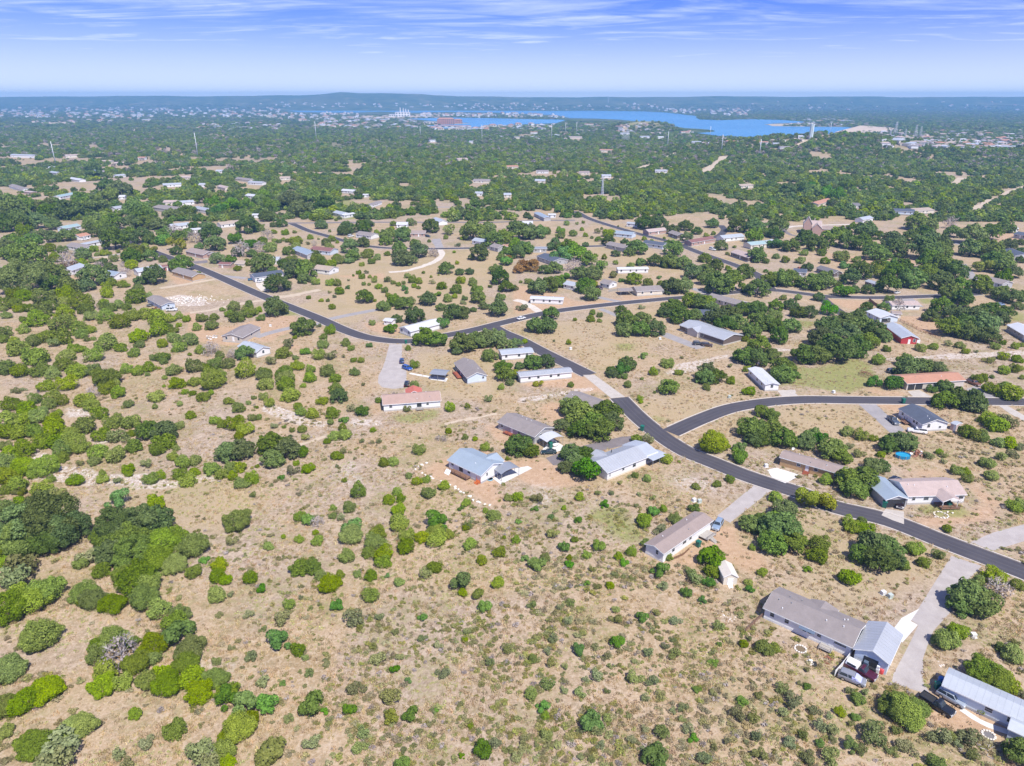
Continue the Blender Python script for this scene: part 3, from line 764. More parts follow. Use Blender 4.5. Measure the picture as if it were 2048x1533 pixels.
def ribbon(name, c, w, mat, z, label=None, far=False, rough=0.0):
    nrm = side_normals(c)
    n = len(c)
    j1 = rng.normal(0, rough, n) if rough else np.zeros(n)
    j2 = rng.normal(0, rough, n) if rough else np.zeros(n)
    L_, R_ = c + nrm * (w / 2 + j1)[:, None], c - nrm * (w / 2 + j2)[:, None]
    V, Fc, ac = [], [], []
    for i in range(n):
        for q, s in ((L_[i], 1.0), (c[i], 0.0), (R_[i], -1.0)):
            V.append((q[0], q[1], z + (float(height(q[0], q[1])) if far else 0)))
            ac.append(s)
    for i in range(n - 1):
        a = 3 * i
        Fc += [(a + 1, a + 4, a + 3, a), (a + 2, a + 5, a + 4, a + 1)]
    me = bpy.data.meshes.new(name)
    me.from_pydata(V, [], Fc)
    if me.polygons[0].normal.z < 0:
        me.flip_normals()
    at_ = me.attributes.new('across', 'FLOAT', 'POINT')
    at_.data.foreach_set('value', np.array(ac, np.float32))
    me.materials.append(mat)
    o = link(name, me)
    return tag(o, kind='structure')
road_lines = []
for k, (nm, pts, w, mk) in enumerate(ROADS):
    c = spline([at(*p) for p in pts], 2.5)
    road_lines.append((c, w))
    ribbon(nm, c, w, MATKEY[mk], 0.024 + 0.004 * k)
track_lines = []
for k, (nm, pts, w, mk) in enumerate(TRACKS):
    c = spline([at(*p) for p in pts], 2.0)
    track_lines.append((c, w))
    ribbon(nm, c, w, MATKEY[mk], 0.008 + 0.0007 * k, rough=0.05 if mk in 'SD' else 0.28)
for k, (pts, w) in enumerate(FAR_TRACKS):
    c = spline([at_h(*p)[:2] for p in pts], 12.0)
    track_lines.append((c, w))
    ribbon('gravel_track', c, w, M_DIRT, 0.6, far=True, rough=0.8)
PAD_WORLD = []
for k, (nm, poly, mk) in enumerate(PADS):
    z = 0.012 + 0.0007 * k + (0.012 if mk in ('S', 'C') else 0)
    flat_poly(nm, poly, MATKEY[mk], z if nm != 'low_water_crossing' else 0.030)
    PAD_WORLD.append(np.array([at(*q)[:2] for q in poly]))
all_lines = road_lines + track_lines
def near_line(x, y, lines, extra=0.0):
    x = np.asarray(x, float); y = np.asarray(y, float)
    res = np.zeros(x.shape, bool)
    for c, w in lines:
        r = w / 2 + extra
        bb = (x > c[:, 0].min() - r) & (x < c[:, 0].max() + r) & (y > c[:, 1].min() - r) & (y < c[:, 1].max() + r)
        idx = np.where(bb)[0] if x.ndim else None
        if x.ndim == 0:
            if bb and (np.hypot(c[:, 0] - x, c[:, 1] - y).min() < r): return True
            continue
        if len(idx):
            for ch in np.array_split(idx, max(1, len(idx) // 4000)):
                d = np.hypot(c[None, :, 0] - x[ch, None], c[None, :, 1] - y[ch, None]).min(1)
                res[ch] |= d < r
    return res if x.ndim else False
def on_pad(x, y):
    x = np.atleast_1d(np.asarray(x, float)); y = np.atleast_1d(np.asarray(y, float))
    r = np.zeros(x.shape, bool)
    for P in PAD_WORLD:
        r |= inside(x, y, P)
    return r
kerb_n = 0
for i, (c, w) in enumerate(road_lines):
    if i not in (0, 1, 2, 3, 4, 6):
        continue
    nrm = side_normals(c)
    for s in (1, -1):
        e = c + nrm * s * (w / 2 + 0.17)
        ok = np.ones(len(e), bool)
        for j, (c2, w2) in enumerate(road_lines):
            if j != i:
                ok &= ~near_line(e[:, 0], e[:, 1], [(c2, w2)], 0.25)
        run = []
        mb = MB()
        def flush():
            if len(run) > 2:
                b0 = len(mb.v)
                for q in run:
                    p, m_ = e[q], nrm[q] * s
                    for dd, zz_ in ((-0.15, 0.0), (-0.15, 0.13), (0.15, 0.13), (0.15, 0.0)):
                        mb.v.append((p[0] + m_[0] * dd, p[1] + m_[1] * dd, zz_))
                for a in range(len(run) - 1):
                    for t in range(3):
                        q = b0 + 4 * a + t
                        f = (q, q + 1, q + 5, q + 4)
                        mb.f.append(f if s > 0 else f[::-1])
            run.clear()
        for q in range(len(e)):
            if ok[q]: run.append(q)
            else: flush()
        flush()
        if mb.v:
            tag(part('kerb', mb, M_KERB), kind='structure')
# ------------------------------------------------------------------ plants
FOL = {
    'J': foliage('juniper_foliage', (0.105, 0.155, 0.014), (0.340, 0.430, 0.044), 0.30, 0.03),
    'O': foliage('live_oak_foliage', (0.062, 0.103, 0.020), (0.235, 0.325, 0.066), 0.30, 0.04),
    'G': foliage('bright_green_foliage', (0.080, 0.165, 0.018), (0.210, 0.370, 0.050), 0.35, 0.05),
    'Y': foliage('yellow_green_foliage', (0.150, 0.185, 0.022), (0.360, 0.380, 0.060), 0.35, 0.03),
    'S': foliage('grey_green_foliage', (0.150, 0.175, 0.055), (0.350, 0.375, 0.145), 0.30, 0.06),
    'D': foliage('bare_twigs', (0.220, 0.180, 0.160), (0.430, 0.370, 0.340), 0.1, 0.03),
    'B': foliage('dying_brown_foliage', (0.190, 0.105, 0.036), (0.400, 0.240, 0.090), 0.25, 0.03),
}
def leaf_cards(rg, lobes, n, size, up=0.30, thin=0.75, fill=0.15, norm=True):
    """n small leaf-clump faces through the outer part of a set of overlapping lobes (cx,cy,cz,rx,ry,rz)"""
    lobes = np.array(lobes)
    wgt = (lobes[:, 3] * lobes[:, 5]) ** 0.9
    k = rg.choice(len(lobes), n * 2, p=wgt / wgt.sum())
    d = rg.normal(size=(n * 2, 3)); d /= np.linalg.norm(d, axis=1)[:, None]
    d[:, 2] = np.where((d[:, 2] < -0.35) & (rg.random(n * 2) < 0.6), -d[:, 2], d[:, 2])
    rad = 1 - np.abs(rg.normal(0, 0.12, n * 2)) * (1 + 2.0 * (rg.random(n * 2) < fill)) + 0.05 * rg.normal(size=n * 2)
    L = lobes[k]
    p = L[:, :3] + d * L[:, 3:6] * rad[:, None]
    keep = p[:, 2] > 0.01
    for q in lobes:                       # drop what lies deep inside another lobe
        e = (((p - q[:3]) / q[3:6]) ** 2).sum(1)
        keep &= (e > 0.45) | (rg.random(len(p)) < 0.06)
    p, d = p[keep][:n], d[keep][:n]
    m = len(p)
    nrm = d + rg.normal(0, thin * 0.6, (m, 3)) + np.array((0, 0, up))
    nrm /= np.linalg.norm(nrm, axis=1)[:, None]
    t = np.cross(nrm, rg.normal(size=(m, 3))); t /= np.linalg.norm(t, axis=1)[:, None] + 1e-9
    b_ = np.cross(nrm, t)
    s = size * rg.uniform(0.6, 1.35, m)[:, None]
    a = s * rg.uniform(0.7, 1.2, (m, 1)); c = s * rg.uniform(0.55, 1.0, (m, 1))
    bend = nrm * s * 0.25
    k_ = 0.5 / np.percentile(np.hypot(p[:, 0], p[:, 1]), 96) if norm else 1.0
    V = k_ * np.stack((p - t * a, p - b_ * c + bend, p + t * a, p + b_ * c + bend), 1).reshape(-1, 3)
    return V
def cards_mesh(name, V, mat):
    n = len(V) // 4
    me = bpy.data.meshes.new(name)
    me.vertices.add(len(V)); me.vertices.foreach_set('co', V.astype(np.float32).ravel())
    me.loops.add(len(V)); me.loops.foreach_set('vertex_index', np.arange(len(V), dtype=np.int32))
    me.polygons.add(n); me.polygons.foreach_set('loop_start', np.arange(0, len(V), 4, dtype=np.int32))
    me.update(calc_edges=True)
    me.materials.append(mat)
    return me
def lobes_for(kind, rg):
    out = []
    if kind == 'J':       # dense rounded mound of a few upright domes, foliage to the ground
        n = rg.integers(3, 6)
        for i in range(n):
            a, r = rg.uniform(0, 6.28), rg.uniform(0.05, 0.24)
            s = rg.uniform(0.22, 0.33)
            out.append((r * math.cos(a), r * math.sin(a), s * rg.uniform(0.75, 1.25), s, s * rg.uniform(0.85, 1.1), s * rg.uniform(1.0, 1.4)))
        out.append((0, 0, 0.22, 0.40, 0.38, 0.30))
        for i in range(9):
            a = rg.uniform(0, 6.28); s = rg.uniform(0.09, 0.15)
            out.append((0.34 * math.cos(a), 0.33 * math.sin(a), rg.uniform(0.08, 0.34), s, s, s * 1.25))
        base = list(out)
        for i in range(34):      # tufts standing proud of the mound
            q = base[rg.integers(len(base))]
            d = rg.normal(size=3); d[2] = abs(d[2]) * 0.9; d /= np.linalg.norm(d)
            s = rg.uniform(0.065, 0.125)
            out.append((q[0] + d[0] * q[3] * 0.88, q[1] + d[1] * q[4] * 0.88, q[2] + d[2] * q[5] * 0.90, s, s, s * 1.2))
    elif kind == 'O':     # wide live-oak crown of many clumps on a short trunk
        for i in range(rg.integers(9, 13)):
            a, r = rg.uniform(0, 6.28), 0.36 * math.sqrt(rg.random())
            s = rg.uniform(0.13, 0.22)
            out.append((r * math.cos(a), r * math.sin(a), 0.42 - 0.35 * r + rg.uniform(-0.05, 0.08), s, s, s * 0.80))
        for i in range(20):
            a = rg.uniform(0, 6.28); s = rg.uniform(0.08, 0.15); r = rg.uniform(0.30, 0.43)
            out.append((r * math.cos(a), r * math.sin(a), rg.uniform(0.05, 0.34), s, s, s * 0.9))
        for i in range(7):
            a = rg.uniform(0, 6.28); s = rg.uniform(0.07, 0.11); r = rg.uniform(0.05, 0.3)
            out.append((r * math.cos(a), r * math.sin(a), 0.56 - 0.5 * r + rg.uniform(-0.02, 0.06), s, s, s))
        base = list(out)
        for i in range(26):
            q = base[rg.integers(len(base))]
            d = rg.normal(size=3); d[2] = abs(d[2]) - 0.15; d /= np.linalg.norm(d)
            s = rg.uniform(0.045, 0.085)
            out.append((q[0] + d[0] * q[3] * 0.95, q[1] + d[1] * q[4] * 0.95, q[2] + d[2] * q[5] * 0.95, s, s, s * 0.85))
    else:                 # loose shrub
        for i in range(rg.integers(7, 11)):
            a, r = rg.uniform(0, 6.28), 0.33 * math.sqrt(rg.random())
            s = rg.uniform(0.12, 0.21)
            out.append((r * math.cos(a), r * math.sin(a), s * 0.8 + rg.uniform(0, 0.26), s, s, s))
    return out
def limb_mesh(name, rg, top, spread, rad, mat, n=6, twigs=0):
    mb = MB()
    lean = rg.normal(0, 0.03, 2)
    fork = top * 0.45
    mb.tube([(0, 0, -0.02), (lean[0] * 0.5, lean[1] * 0.5, fork * 0.6), (lean[0], lean[1], fork)], [rad * 1.35, rad, rad * 0.85], 7)
    for i in range(n):
        a = 6.28 * i / n + rg.uniform(-0.4, 0.4)
        e = (lean[0] + spread * math.cos(a), lean[1] + spread * math.sin(a), top * rg.uniform(0.75, 1.05))
        mid = (lean[0] + spread * 0.5 * math.cos(a + 0.2), lean[1] + spread * 0.5 * math.sin(a + 0.2), fork + (e[2] - fork) * 0.55)
        mb.tube([(lean[0], lean[1], fork * 0.92), mid, e], [rad * 0.6, rad * 0.4, rad * 0.15], 5)
        for _ in range(twigs):
            k = rg.uniform(0.3, 0.95)
            s = tuple(mid[j] + (e[j] - mid[j]) * k for j in range(3))
            a2 = a + rg.uniform(-1.3, 1.3)
            l = spread * rg.uniform(0.25, 0.5)
            mb.tube([s, (s[0] + l * math.cos(a2), s[1] + l * math.sin(a2), s[2] + l * rg.uniform(0.1, 0.9))], [rad * 0.2, rad * 0.05], 4)
    return mb.mesh(name, mat)
PROTO = {}
def protos(key, kind, n, cards, size, mat, **kw):
    lst = []
    for i in range(n):
        rg = np.random.default_rng(abs(hash_(key)) + 31 * i)
        lst.append(cards_mesh('crown_' + key, leaf_cards(rg, lobes_for(kind, rg), cards, size, **kw), mat))
    PROTO[key] = lst
def hash_(s):
    return sum((i + 3) * ord(c) for i, c in enumerate(s))
protos('J', 'J', 8, 3200, 0.032, FOL['J'])
protos('Jbig', 'J', 5, 10500, 0.0175, FOL['J'])
protos('O', 'O', 8, 3200, 0.033, FOL['O'])
protos('Obig', 'O', 5, 15000, 0.0145, FOL['O'])
protos('G', 'X', 5, 1500, 0.036, FOL['G'])
protos('Gbig', 'O', 3, 5000, 0.024, FOL['G'])
protos('Y', 'X', 4, 1300, 0.036, FOL['Y'])
protos('Ybig', 'O', 2, 6000, 0.022, FOL['Y'])
protos('S', 'X', 6, 900, 0.036, FOL['S'], thin=1.3, fill=0.5)
protos('B', 'O', 3, 3000, 0.030, FOL['B'])
protos('D', 'O', 3, 500, 0.030, FOL['D'], fill=0.6)
protos('far', 'O', 6, 420, 0.085, FOL['O'])
protos('farJ', 'J', 5, 320, 0.085, FOL['J'])
protos('midO', 'O', 6, 1100, 0.055, FOL['O'])
LIMBS = {'O': [limb_mesh('oak_trunk', np.random.default_rng(70 + i), 0.36, 0.22, 0.022, M_TRUNK) for i in range(4)],
         'D': [limb_mesh('dead_trunk', np.random.default_rng(90 + i), 0.55, 0.36, 0.020, M_DEADWOOD, 9, 6) for i in range(4)],
         'J': [limb_mesh('juniper_stem', np.random.default_rng(50 + i), 0.40, 0.20, 0.016, M_TRUNK, 5) for i in range(3)]}

# where they stand: (kind, x, y, width[, height]) in enlarged cut-outs of the photograph
PLANTS = []
def plant_tile(x0, y0, s, text):
    for it in text.replace('\n', ' ').split(';'):
        q = it.split()
        if len(q) < 4: continue
        k = q[0]; x, y, w = x0 + float(q[1]) / s, y0 + float(q[2]) / s, float(q[3]) / s
        h = float(q[4]) / s if len(q) > 4 else None
        if h and w > 1.7 * h:
            n = int(round(w / (h * 0.8)))
            for i in range(n):
                PLANTS.append([k, x + w * ((i + 0.5) / n - 0.5), y + h * 0.18 * math.sin(i * 2.1), h * 1.05, None])
        else:
            PLANTS.append([k, x, y, w if not h or h < w else (w + h) / 2, None])
plant_tile(0, 440, 4, """
O 40 40 150; O 150 30 160; O 300 20 140; O 420 40 110; O 760 40 160; O 900 30 140; O 1060 30 140; O 1180 30 140; O 1260 40 120; O 1330 30 100;
J 200 90 120; O 330 120 110; O 430 140 110; O 520 130 120; O 590 110 100; O 250 180 140; O 100 170 120; O 50 240 150; O 110 260 150; O 250 290 200; O 130 320 100; J 440 300 100; J 395 225 80; J 500 235 80; J 750 230 70; O 660 275 120; J 775 275 45; J 835 262 70; J 885 265 30; J 945 255 35;
O 820 60 130; O 740 100 110; O 880 110 140; O 920 180 170; O 1000 130 110; O 1030 100 100; O 1140 140 140; O 1200 160 110; J 1080 250 160; O 1200 290 110; O 1050 300 130; J 1150 230 90; Y 1225 240 70; O 1320 110 130; G 1310 160 120; D 1400 110 110; O 1440 130 120; Y 1410 200 120; O 1410 250 90; D 1560 150 100; O 1500 100 80; O 1690 120 160; O 1720 200 150; G 1600 210 80; O 1660 60 120; O 1980 60 150; O 1560 50 100; G 1880 150 120; G 2000 190 110; O 1900 260 100; O 1740 310 120; G 1850 310 90; D 1940 260 110; O 2010 270 90;
J 910 310 70; J 980 300 40; J 735 325 50; J 640 345 100; D 540 350 120; B 600 365 60; B 510 380 50; O 820 340 80; D 790 370 60; O 880 385 90; J 1050 360 90; D 985 360 40; J 1305 315 70;
O 1450 360 170; O 1590 450 80; J 1900 385 70; O 2030 405 60; J 1990 340 80;
J 180 385 80; J 315 385 110; J 60 430 120; O 180 490 290; O 400 450 220; J 290 420 80; O 10 430 60; O 400 520 150; J 20 520 80;
O 740 455 200; J 540 540 160; O 580 530 100; O 690 530 120;
D 1000 430 80; O 1235 455 170; O 1120 490 100; J 940 500 150 80; J 1010 520 60; J 850 520 80;
J 120 580 120; J 190 605 110; J 340 600 170 110; J 270 590 60; J 515 585 130; J 370 640 80; J 860 580 110; J 1095 550 100; J 1075 610 150; J 1190 605 55;
J 40 660 140; J 120 670 90; J 20 710 60; J 230 700 90; J 150 710 80; J 530 650 120; J 400 680 120; J 660 650 180 130; J 680 710 120; J 330 720 150; J 920 690 250 80; J 830 660 80; J 1010 700 60;
J 50 760 75; J 190 795 60; J 290 790 160 100; J 510 740 140; J 480 820 170 110; J 570 800 80; J 730 760 110; J 840 760 130; J 960 810 150; J 1060 755 130; J 1160 755 110; J 800 820 40;
J 1260 780 150; J 1345 785 110; J 1430 770 70; J 1490 790 75; J 1270 870 160; J 1340 850 80; J 1390 880 80; J 1430 840 50; J 1615 780 100; J 1710 775 80; J 1690 840 110; J 1575 860 80;
J 1870 690 110; J 1985 675 75; J 1830 750 80; J 1900 770 130; J 1990 740 110; J 1780 715 50; J 2040 740 60;
J 30 890 110; J 70 950 150 80; J 185 873 90; J 350 930 130; J 480 935 160 100; J 640 870 130; J 735 880 70; J 650 915 90; J 695 955 50; J 745 950 45;
J 140 1020 160 100; J 260 970 120; S 440 990 90; J 600 1020 120; J 850 980 170 110; J 960 1020 100; J 1110 920 150; J 1110 995 85; J 1300 990 85; J 1380 940 110; J 1500 955 150; J 1435 1015 110; J 1385 1045 45;
J 290 1090 170 110; J 520 1080 140; J 520 1150 140; J 750 1080 140; J 1070 1065 90; J 1230 1100 70; J 1300 1090 110; J 1310 1130 70; S 690 1130 45; J 1275 1185 35; J 1520 1075 40; J 1600 1040 90; D 1690 1040 110; J 1760 1080 80;
J 100 1180 250 130; J 315 1195 140; J 420 1235 110; J 730 1195 130; J 620 1210 140; J 1100 1190 270 100; J 1390 1190 130; J 1560 1160 160; J 1650 1180 90; J 1720 1150 130; J 1820 1150 110; O 1960 1070 150; D 1860 1080 90; J 1960 1200 180; J 1180 1235 45; J 850 1250 200 120; J 1740 1240 140
""")
plant_tile(0, 740, 4, """
J 365 120 130; J 530 110 140; S 150 165 110 50; J 275 230 110; J 420 200 110; J 500 250 90; J 390 270 110; J 850 140 130; J 940 170 130; J 680 235 140; J 730 280 120; D 740 195 80; J 790 345 130; J 930 100 80;
J 1250 205 125; J 1240 295 50; J 1025 270 85; S 990 295 50; J 1440 270 60; J 1420 100 130; J 1550 90 110; J 1700 80 200; J 1630 210 110; J 1480 175 60; J 1540 185 60; J 1690 180 60; J 1310 130 30; J 1320 60 50; J 1525 360 85;
J 1830 245 85; J 1910 300 110; J 1985 262 50; J 2030 220 50; J 2040 295 30; J 1720 400 100; J 1900 390 60; J 2020 380 80; J 1780 430 90; J 1880 430 150; J 1960 470 140; J 1905 525 90;
J 90 270 140; J 200 320 150; J 60 400 180; J 190 400 130; J 300 370 140; J 420 410 140; J 150 480 150; J 60 480 150; J 270 470 150; J 660 440 170 130; J 460 350 80; J 340 330 80; J 900 410 140; J 1050 410 140; J 440 470 150; J 340 560 150; J 460 560 150; J 600 590 190 150; J 500 640 150; J 560 500 140; J 480 700 110;
J 810 515 150 120; S 950 540 160; J 1040 510 80; J 1160 450 90; O 1180 490 190; O 1310 500 190; J 1310 570 180; J 1430 445 90; J 1340 450 90; J 1060 600 140; J 1250 630 130; J 1410 625 60;
J 40 600 90; J 190 640 160; J 70 680 150; J 60 750 180; J 200 760 200 150; J 340 770 200 150; J 60 850 150; J 130 910 140; J 410 870 70; J 780 660 140; J 750 720 110; J 920 680 150; J 40 960 90; Y 150 975 115 60;
J 1380 690 90; J 1470 730 140; J 1560 720 110; S 1175 755 90; J 1020 790 100; J 1030 835 60; J 820 870 95; J 820 830 60; J 610 870 130 80; S 630 745 70; S 945 885 70; J 1200 870 120; J 1280 845 90; J 1440 830 120; J 1495 880 140; J 1560 810 90;
O 1820 660 200; O 1930 650 200; J 1700 780 150; J 1770 830 110; J 1860 850 90; J 1900 770 130; J 1930 900 130; J 2010 870 120; J 1850 780 120; S 2020 1005 70;
J 340 960 150; J 390 1000 110; Y 460 1010 120; G 930 1045 150; J 1240 1060 150; J 1900 1190 230 190; J 200 1060 180 100; J 80 1140 120; O 20 1110 130
""")
plant_tile(512, 740, 4, """
J 60 30 140; J 80 110 130; J 230 50 160; J 240 110 150; J 270 190 160; J 425 60 110; J 375 125 55; J 630 60 110; J 640 150 120; O 660 215 150; J 530 240 110; J 60 215 80; J 105 265 95; J 10 300 30; J 20 380 60; J 340 290 90; J 370 330 110; J 450 350 110; J 615 345 130; J 600 415 70; G 700 400 80; S 770 310 90; O 850 330 120; J 690 460 80; J 700 510 130; J 620 530 100; J 570 570 70; J 760 515 30; J 225 455 40; J 290 482 50; J 370 475 80; Y 395 540 75; S 150 450 70;
O 130 600 220; O 260 640 210; O 130 720 170; G 370 660 110; J 320 745 60; S 300 805 110; J 415 780 120; S 545 715 45; J 650 680 110; S 700 655 70; G 200 860 60; J 707 885 50; J 10 770 40; J 0 880 60; S 650 770 40;
J 815 965 150; J 750 1100 115; J 615 1110 70; J 615 1165 75; J 355 1165 110; G 410 1200 110; D 490 1220 90; S 680 1190 80; G 770 1260 160;
J 1305 640 110; J 1020 740 100; J 1100 735 95; S 850 570 55; S 990 570 60; J 935 478 60; D 1480 550 90 45; J 1540 490 65; J 1672 540 65; J 1750 548 60; J 1830 620 90; S 1885 640 50; J 1225 845 70; J 1290 885 100; J 1360 875 80; J 1380 975 140; J 1505 925 110; J 1680 1060 90; G 1635 1105 60; J 1130 970 90; J 1070 1030 120; J 1160 1030 90; J 1140 1110 140; J 1150 1200 150; G 1450 1230 180; J 1690 1250 80; J 1840 1125 60; J 1905 1155 130; S 1730 1215 40; J 2020 1020 90;
O 1990 40 160; O 2030 100 80; J 1960 140 65; S 1870 235 90; J 1690 290 60; J 1550 300 105; J 1270 120 80; S 1215 320 75; J 980 245 60; S 1730 135 18; O 2030 640 80; J 2010 710 45; S 860 120 40
""")
plant_tile(512, 440, 4, """
O 20 60 100; O 205 30 90; O 140 40 60; O 520 40 105; O 730 70 130; O 850 60 140; O 700 90 110; O 900 30 90; J 590 90 30;
D 90 130 80; J 145 95 50; J 230 100 65; J 310 95 40; J 435 138 55; J 500 152 25; J 320 160 110; J 200 165 140 45; J 110 220 110; J 50 170 80; J 610 150 70; J 560 180 80; J 590 210 80; J 650 178 35; D 465 195 40; S 415 190 40; O 470 280 90; O 260 250 100; J 320 210 90; O 750 220 140; O 860 185 110; O 770 290 120; J 645 300 90; G 740 320 90; J 600 335 220 90; J 480 320 120; J 290 320 100; J 890 270 110; J 970 300 70; J 925 330 70; J 845 355 50; J 630 390 50;
O 60 360 180; D 30 230 90; O 220 350 100; O 310 400 190; O 390 420 170; O 390 470 120; J 475 490 85; O 170 515 190; O 130 400 80; J 590 500 80; J 650 505 75; J 670 570 80; G 730 540 45; J 820 420 50; J 845 452 60; J 780 445 25; S 885 420 45; J 910 455 40; J 945 485 55; J 955 460 35; J 862 510 45; J 905 515 35; S 740 485 28; J 980 530 70; J 1030 560 70; J 1060 600 55; S 1055 480 70; J 1100 500 50; J 1140 515 50; J 1180 505 40; G 1190 550 60; G 1200 580 40; J 1250 480 80; J 1305 490 70; J 1265 525 55; J 1300 540 45; J 1210 445 65; J 1338 420 35; J 1400 455 30; S 1410 500 60; J 1485 525 95; G 1460 590 70; J 1600 555 110; O 1525 395 130; J 1610 345 40; J 1585 255 35; J 1460 440 20; O 1630 420 80; O 1710 415 80; J 1640 480 90; J 1740 500 90; O 1790 275 160; J 1590 610 60; J 1540 630 90; G 1670 625 60; S 1660 665 60; G 1760 560 110; O 1780 630 130; Y 1875 530 45; O 1950 470 150; O 2000 540 130; G 1950 620 90; O 1820 690 90; O 1930 720 170; O 1740 720 60;
O 1060 130 150; O 1160 130 140; O 1040 170 110; O 1180 100 120; O 1150 250 130; O 1270 190 90; O 1170 310 180; O 1250 320 100; O 1300 260 150; J 1050 270 60; J 1385 170 35; O 1400 60 140; J 1520 140 50; S 1550 90 130; D 1420 270 80; S 1610 200 60; J 1650 150 40; O 1740 100 200; O 1850 80 150; O 1900 160 170; O 1990 140 150; O 1860 60 120; O 1240 20 90; O 1100 30 60; J 970 110 70; J 1080 70 60; O 2010 270 130; G 2000 330 110; B 2020 310 60; O 1960 300 80; O 1920 400 120;
O 870 625 140; J 950 645 35; J 610 697 60; J 520 643 45; J 575 643 40; J 420 620 45; S 630 615 40; S 590 580 35; O 160 715 180; J 20 720 60; J 40 780 80; O 380 860 190; J 590 885 100; J 540 930 75; J 535 990 110; J 310 940 45; S 500 850 50;
O 1020 690 120; O 1110 650 130; O 1180 680 130; O 1230 650 100; O 1370 640 150; O 1480 700 90; O 1570 750 150; O 1650 750 130; J 930 825 60; O 1270 780 170; O 1130 790 100; G 1085 870 110; G 1485 830 120; Y 1270 870 80; O 1350 950 180; O 1450 960 170; J 1215 1025 60; G 905 1000 60; J 715 980 90; J 760 1025 65; J 215 1060 130; S 265 1000 110; G 390 1045 90; J 315 1100 60; J 500 1080 110; S 590 1090 120; S 700 1095 40; J 780 1120 60; J 840 1122 65; J 790 1215 95; S 110 1130 110; J 220 1220 150; J 330 1160 120; J 60 1220 120; J 430 1190 100; J 560 1210 130; J 440 1260 100; J 1270 1160 90; O 1650 1000 200; O 1770 970 180; O 1840 960 180; O 1920 960 180; O 1990 1000 130; O 1870 1090 130; O 1610 1050 100; O 1980 1180 150
""")
plant_tile(1024, 440, 4, """
O 60 100 200; O 140 110 150; O 220 105 140; O 270 90 90; O 20 40 100; O 100 220 150; O 40 270 130; G 30 220 140; G 110 240 120; B 90 370 120; B 160 375 120; B 50 400 90; B 180 340 80; O 260 400 110; G 350 200 140; O 450 230 180; O 590 200 60; G 400 290 160; G 520 270 180; O 340 390 130; D 490 370 110; G 600 320 150; G 690 390 130; O 550 430 160; O 640 440 150; O 590 540 160; O 640 600 150; Y 660 510 90; O 210 540 170; O 300 530 150; O 370 500 130; J 130 490 70; J 70 495 40; O 20 545 70; G 430 450 90; Y 735 510 60; Y 820 440 80; G 880 480 60; O 690 155 60; J 770 100 110; O 770 170 110; J 640 140 35; J 490 110 70; J 440 25 60; J 390 120 90; J 350 155 40; J 570 20 30; J 520 30 30; G 390 80 80; J 590 120 50; J 560 75 40; S 690 95 60; J 720 70 30; J 1060 150 50; J 1120 165 40; J 1220 145 30; J 850 50 20; O 900 185 80; O 1000 230 160; O 830 270 80; O 940 260 100; J 670 282 45; J 740 300 55; J 830 340 55; J 950 360 70; O 1140 330 130; O 1030 340 90; O 1250 200 90; O 1290 240 150; O 1270 340 150; O 1370 350 140; O 1230 350 100; O 1540 305 110; O 980 475 130; J 1090 505 90; O 1270 545 160; O 1370 540 150; G 1180 460 45; J 1190 520 80;
O 1060 30 150; O 1180 40 150; O 1290 80 110; O 1390 50 120; O 1480 90 90; O 1400 140 100; J 1555 120 50; J 1610 105 50; O 1600 30 110; O 1800 50 150; O 1950 60 160; O 1940 140 140; O 2030 100 100; O 1670 210 110; J 1725 270 40; J 1780 215 35; O 1960 290 150; O 2030 330 60; J 1730 385 60; O 1440 430 140; O 1530 420 150; O 1620 380 140; O 1540 480 130; O 1650 520 210; O 1760 510 180; O 1860 420 150; O 1760 450 120; O 1970 560 170; O 2030 410 40; O 1880 560 80;
O 870 720 100; S 1040 700 60; O 920 800 180; O 900 890 140; O 1040 800 160; O 1030 880 160; O 1150 880 150; O 1280 700 180; O 1350 770 180; O 1220 740 120; O 1430 660 140; O 1490 660 160; O 1560 670 150; O 1600 700 120; O 1460 770 130; O 1640 780 190; O 1740 760 180; O 1840 720 150; O 1700 850 180; O 1800 820 160; O 1950 720 160; G 1960 690 90; O 1990 820 180; O 1920 900 150; O 1980 1000 180; O 1870 1090 180; O 1960 1120 170; J 1880 1190 70; J 1870 950 70; O 1560 1230 150; O 1530 1260 130; S 1740 1170 50; J 1340 1220 70; S 1140 1215 90; S 1360 1100 40; J 1240 1140 120 80; O 920 1160 150; G 880 1190 120; O 800 1210 110; G 1045 1088 70; J 455 982 55; S 335 970 30; J 640 740 60; J 630 790 80; J 700 760 60; J 700 805 50; J 505 795 45; O 200 850 170; O 280 860 160; O 310 760 130; S 75 700 100; O 30 990 120; J 100 970 60; O 170 1140 160; O 270 1140 150; O 60 1170 90; J 20 1220 60
""")
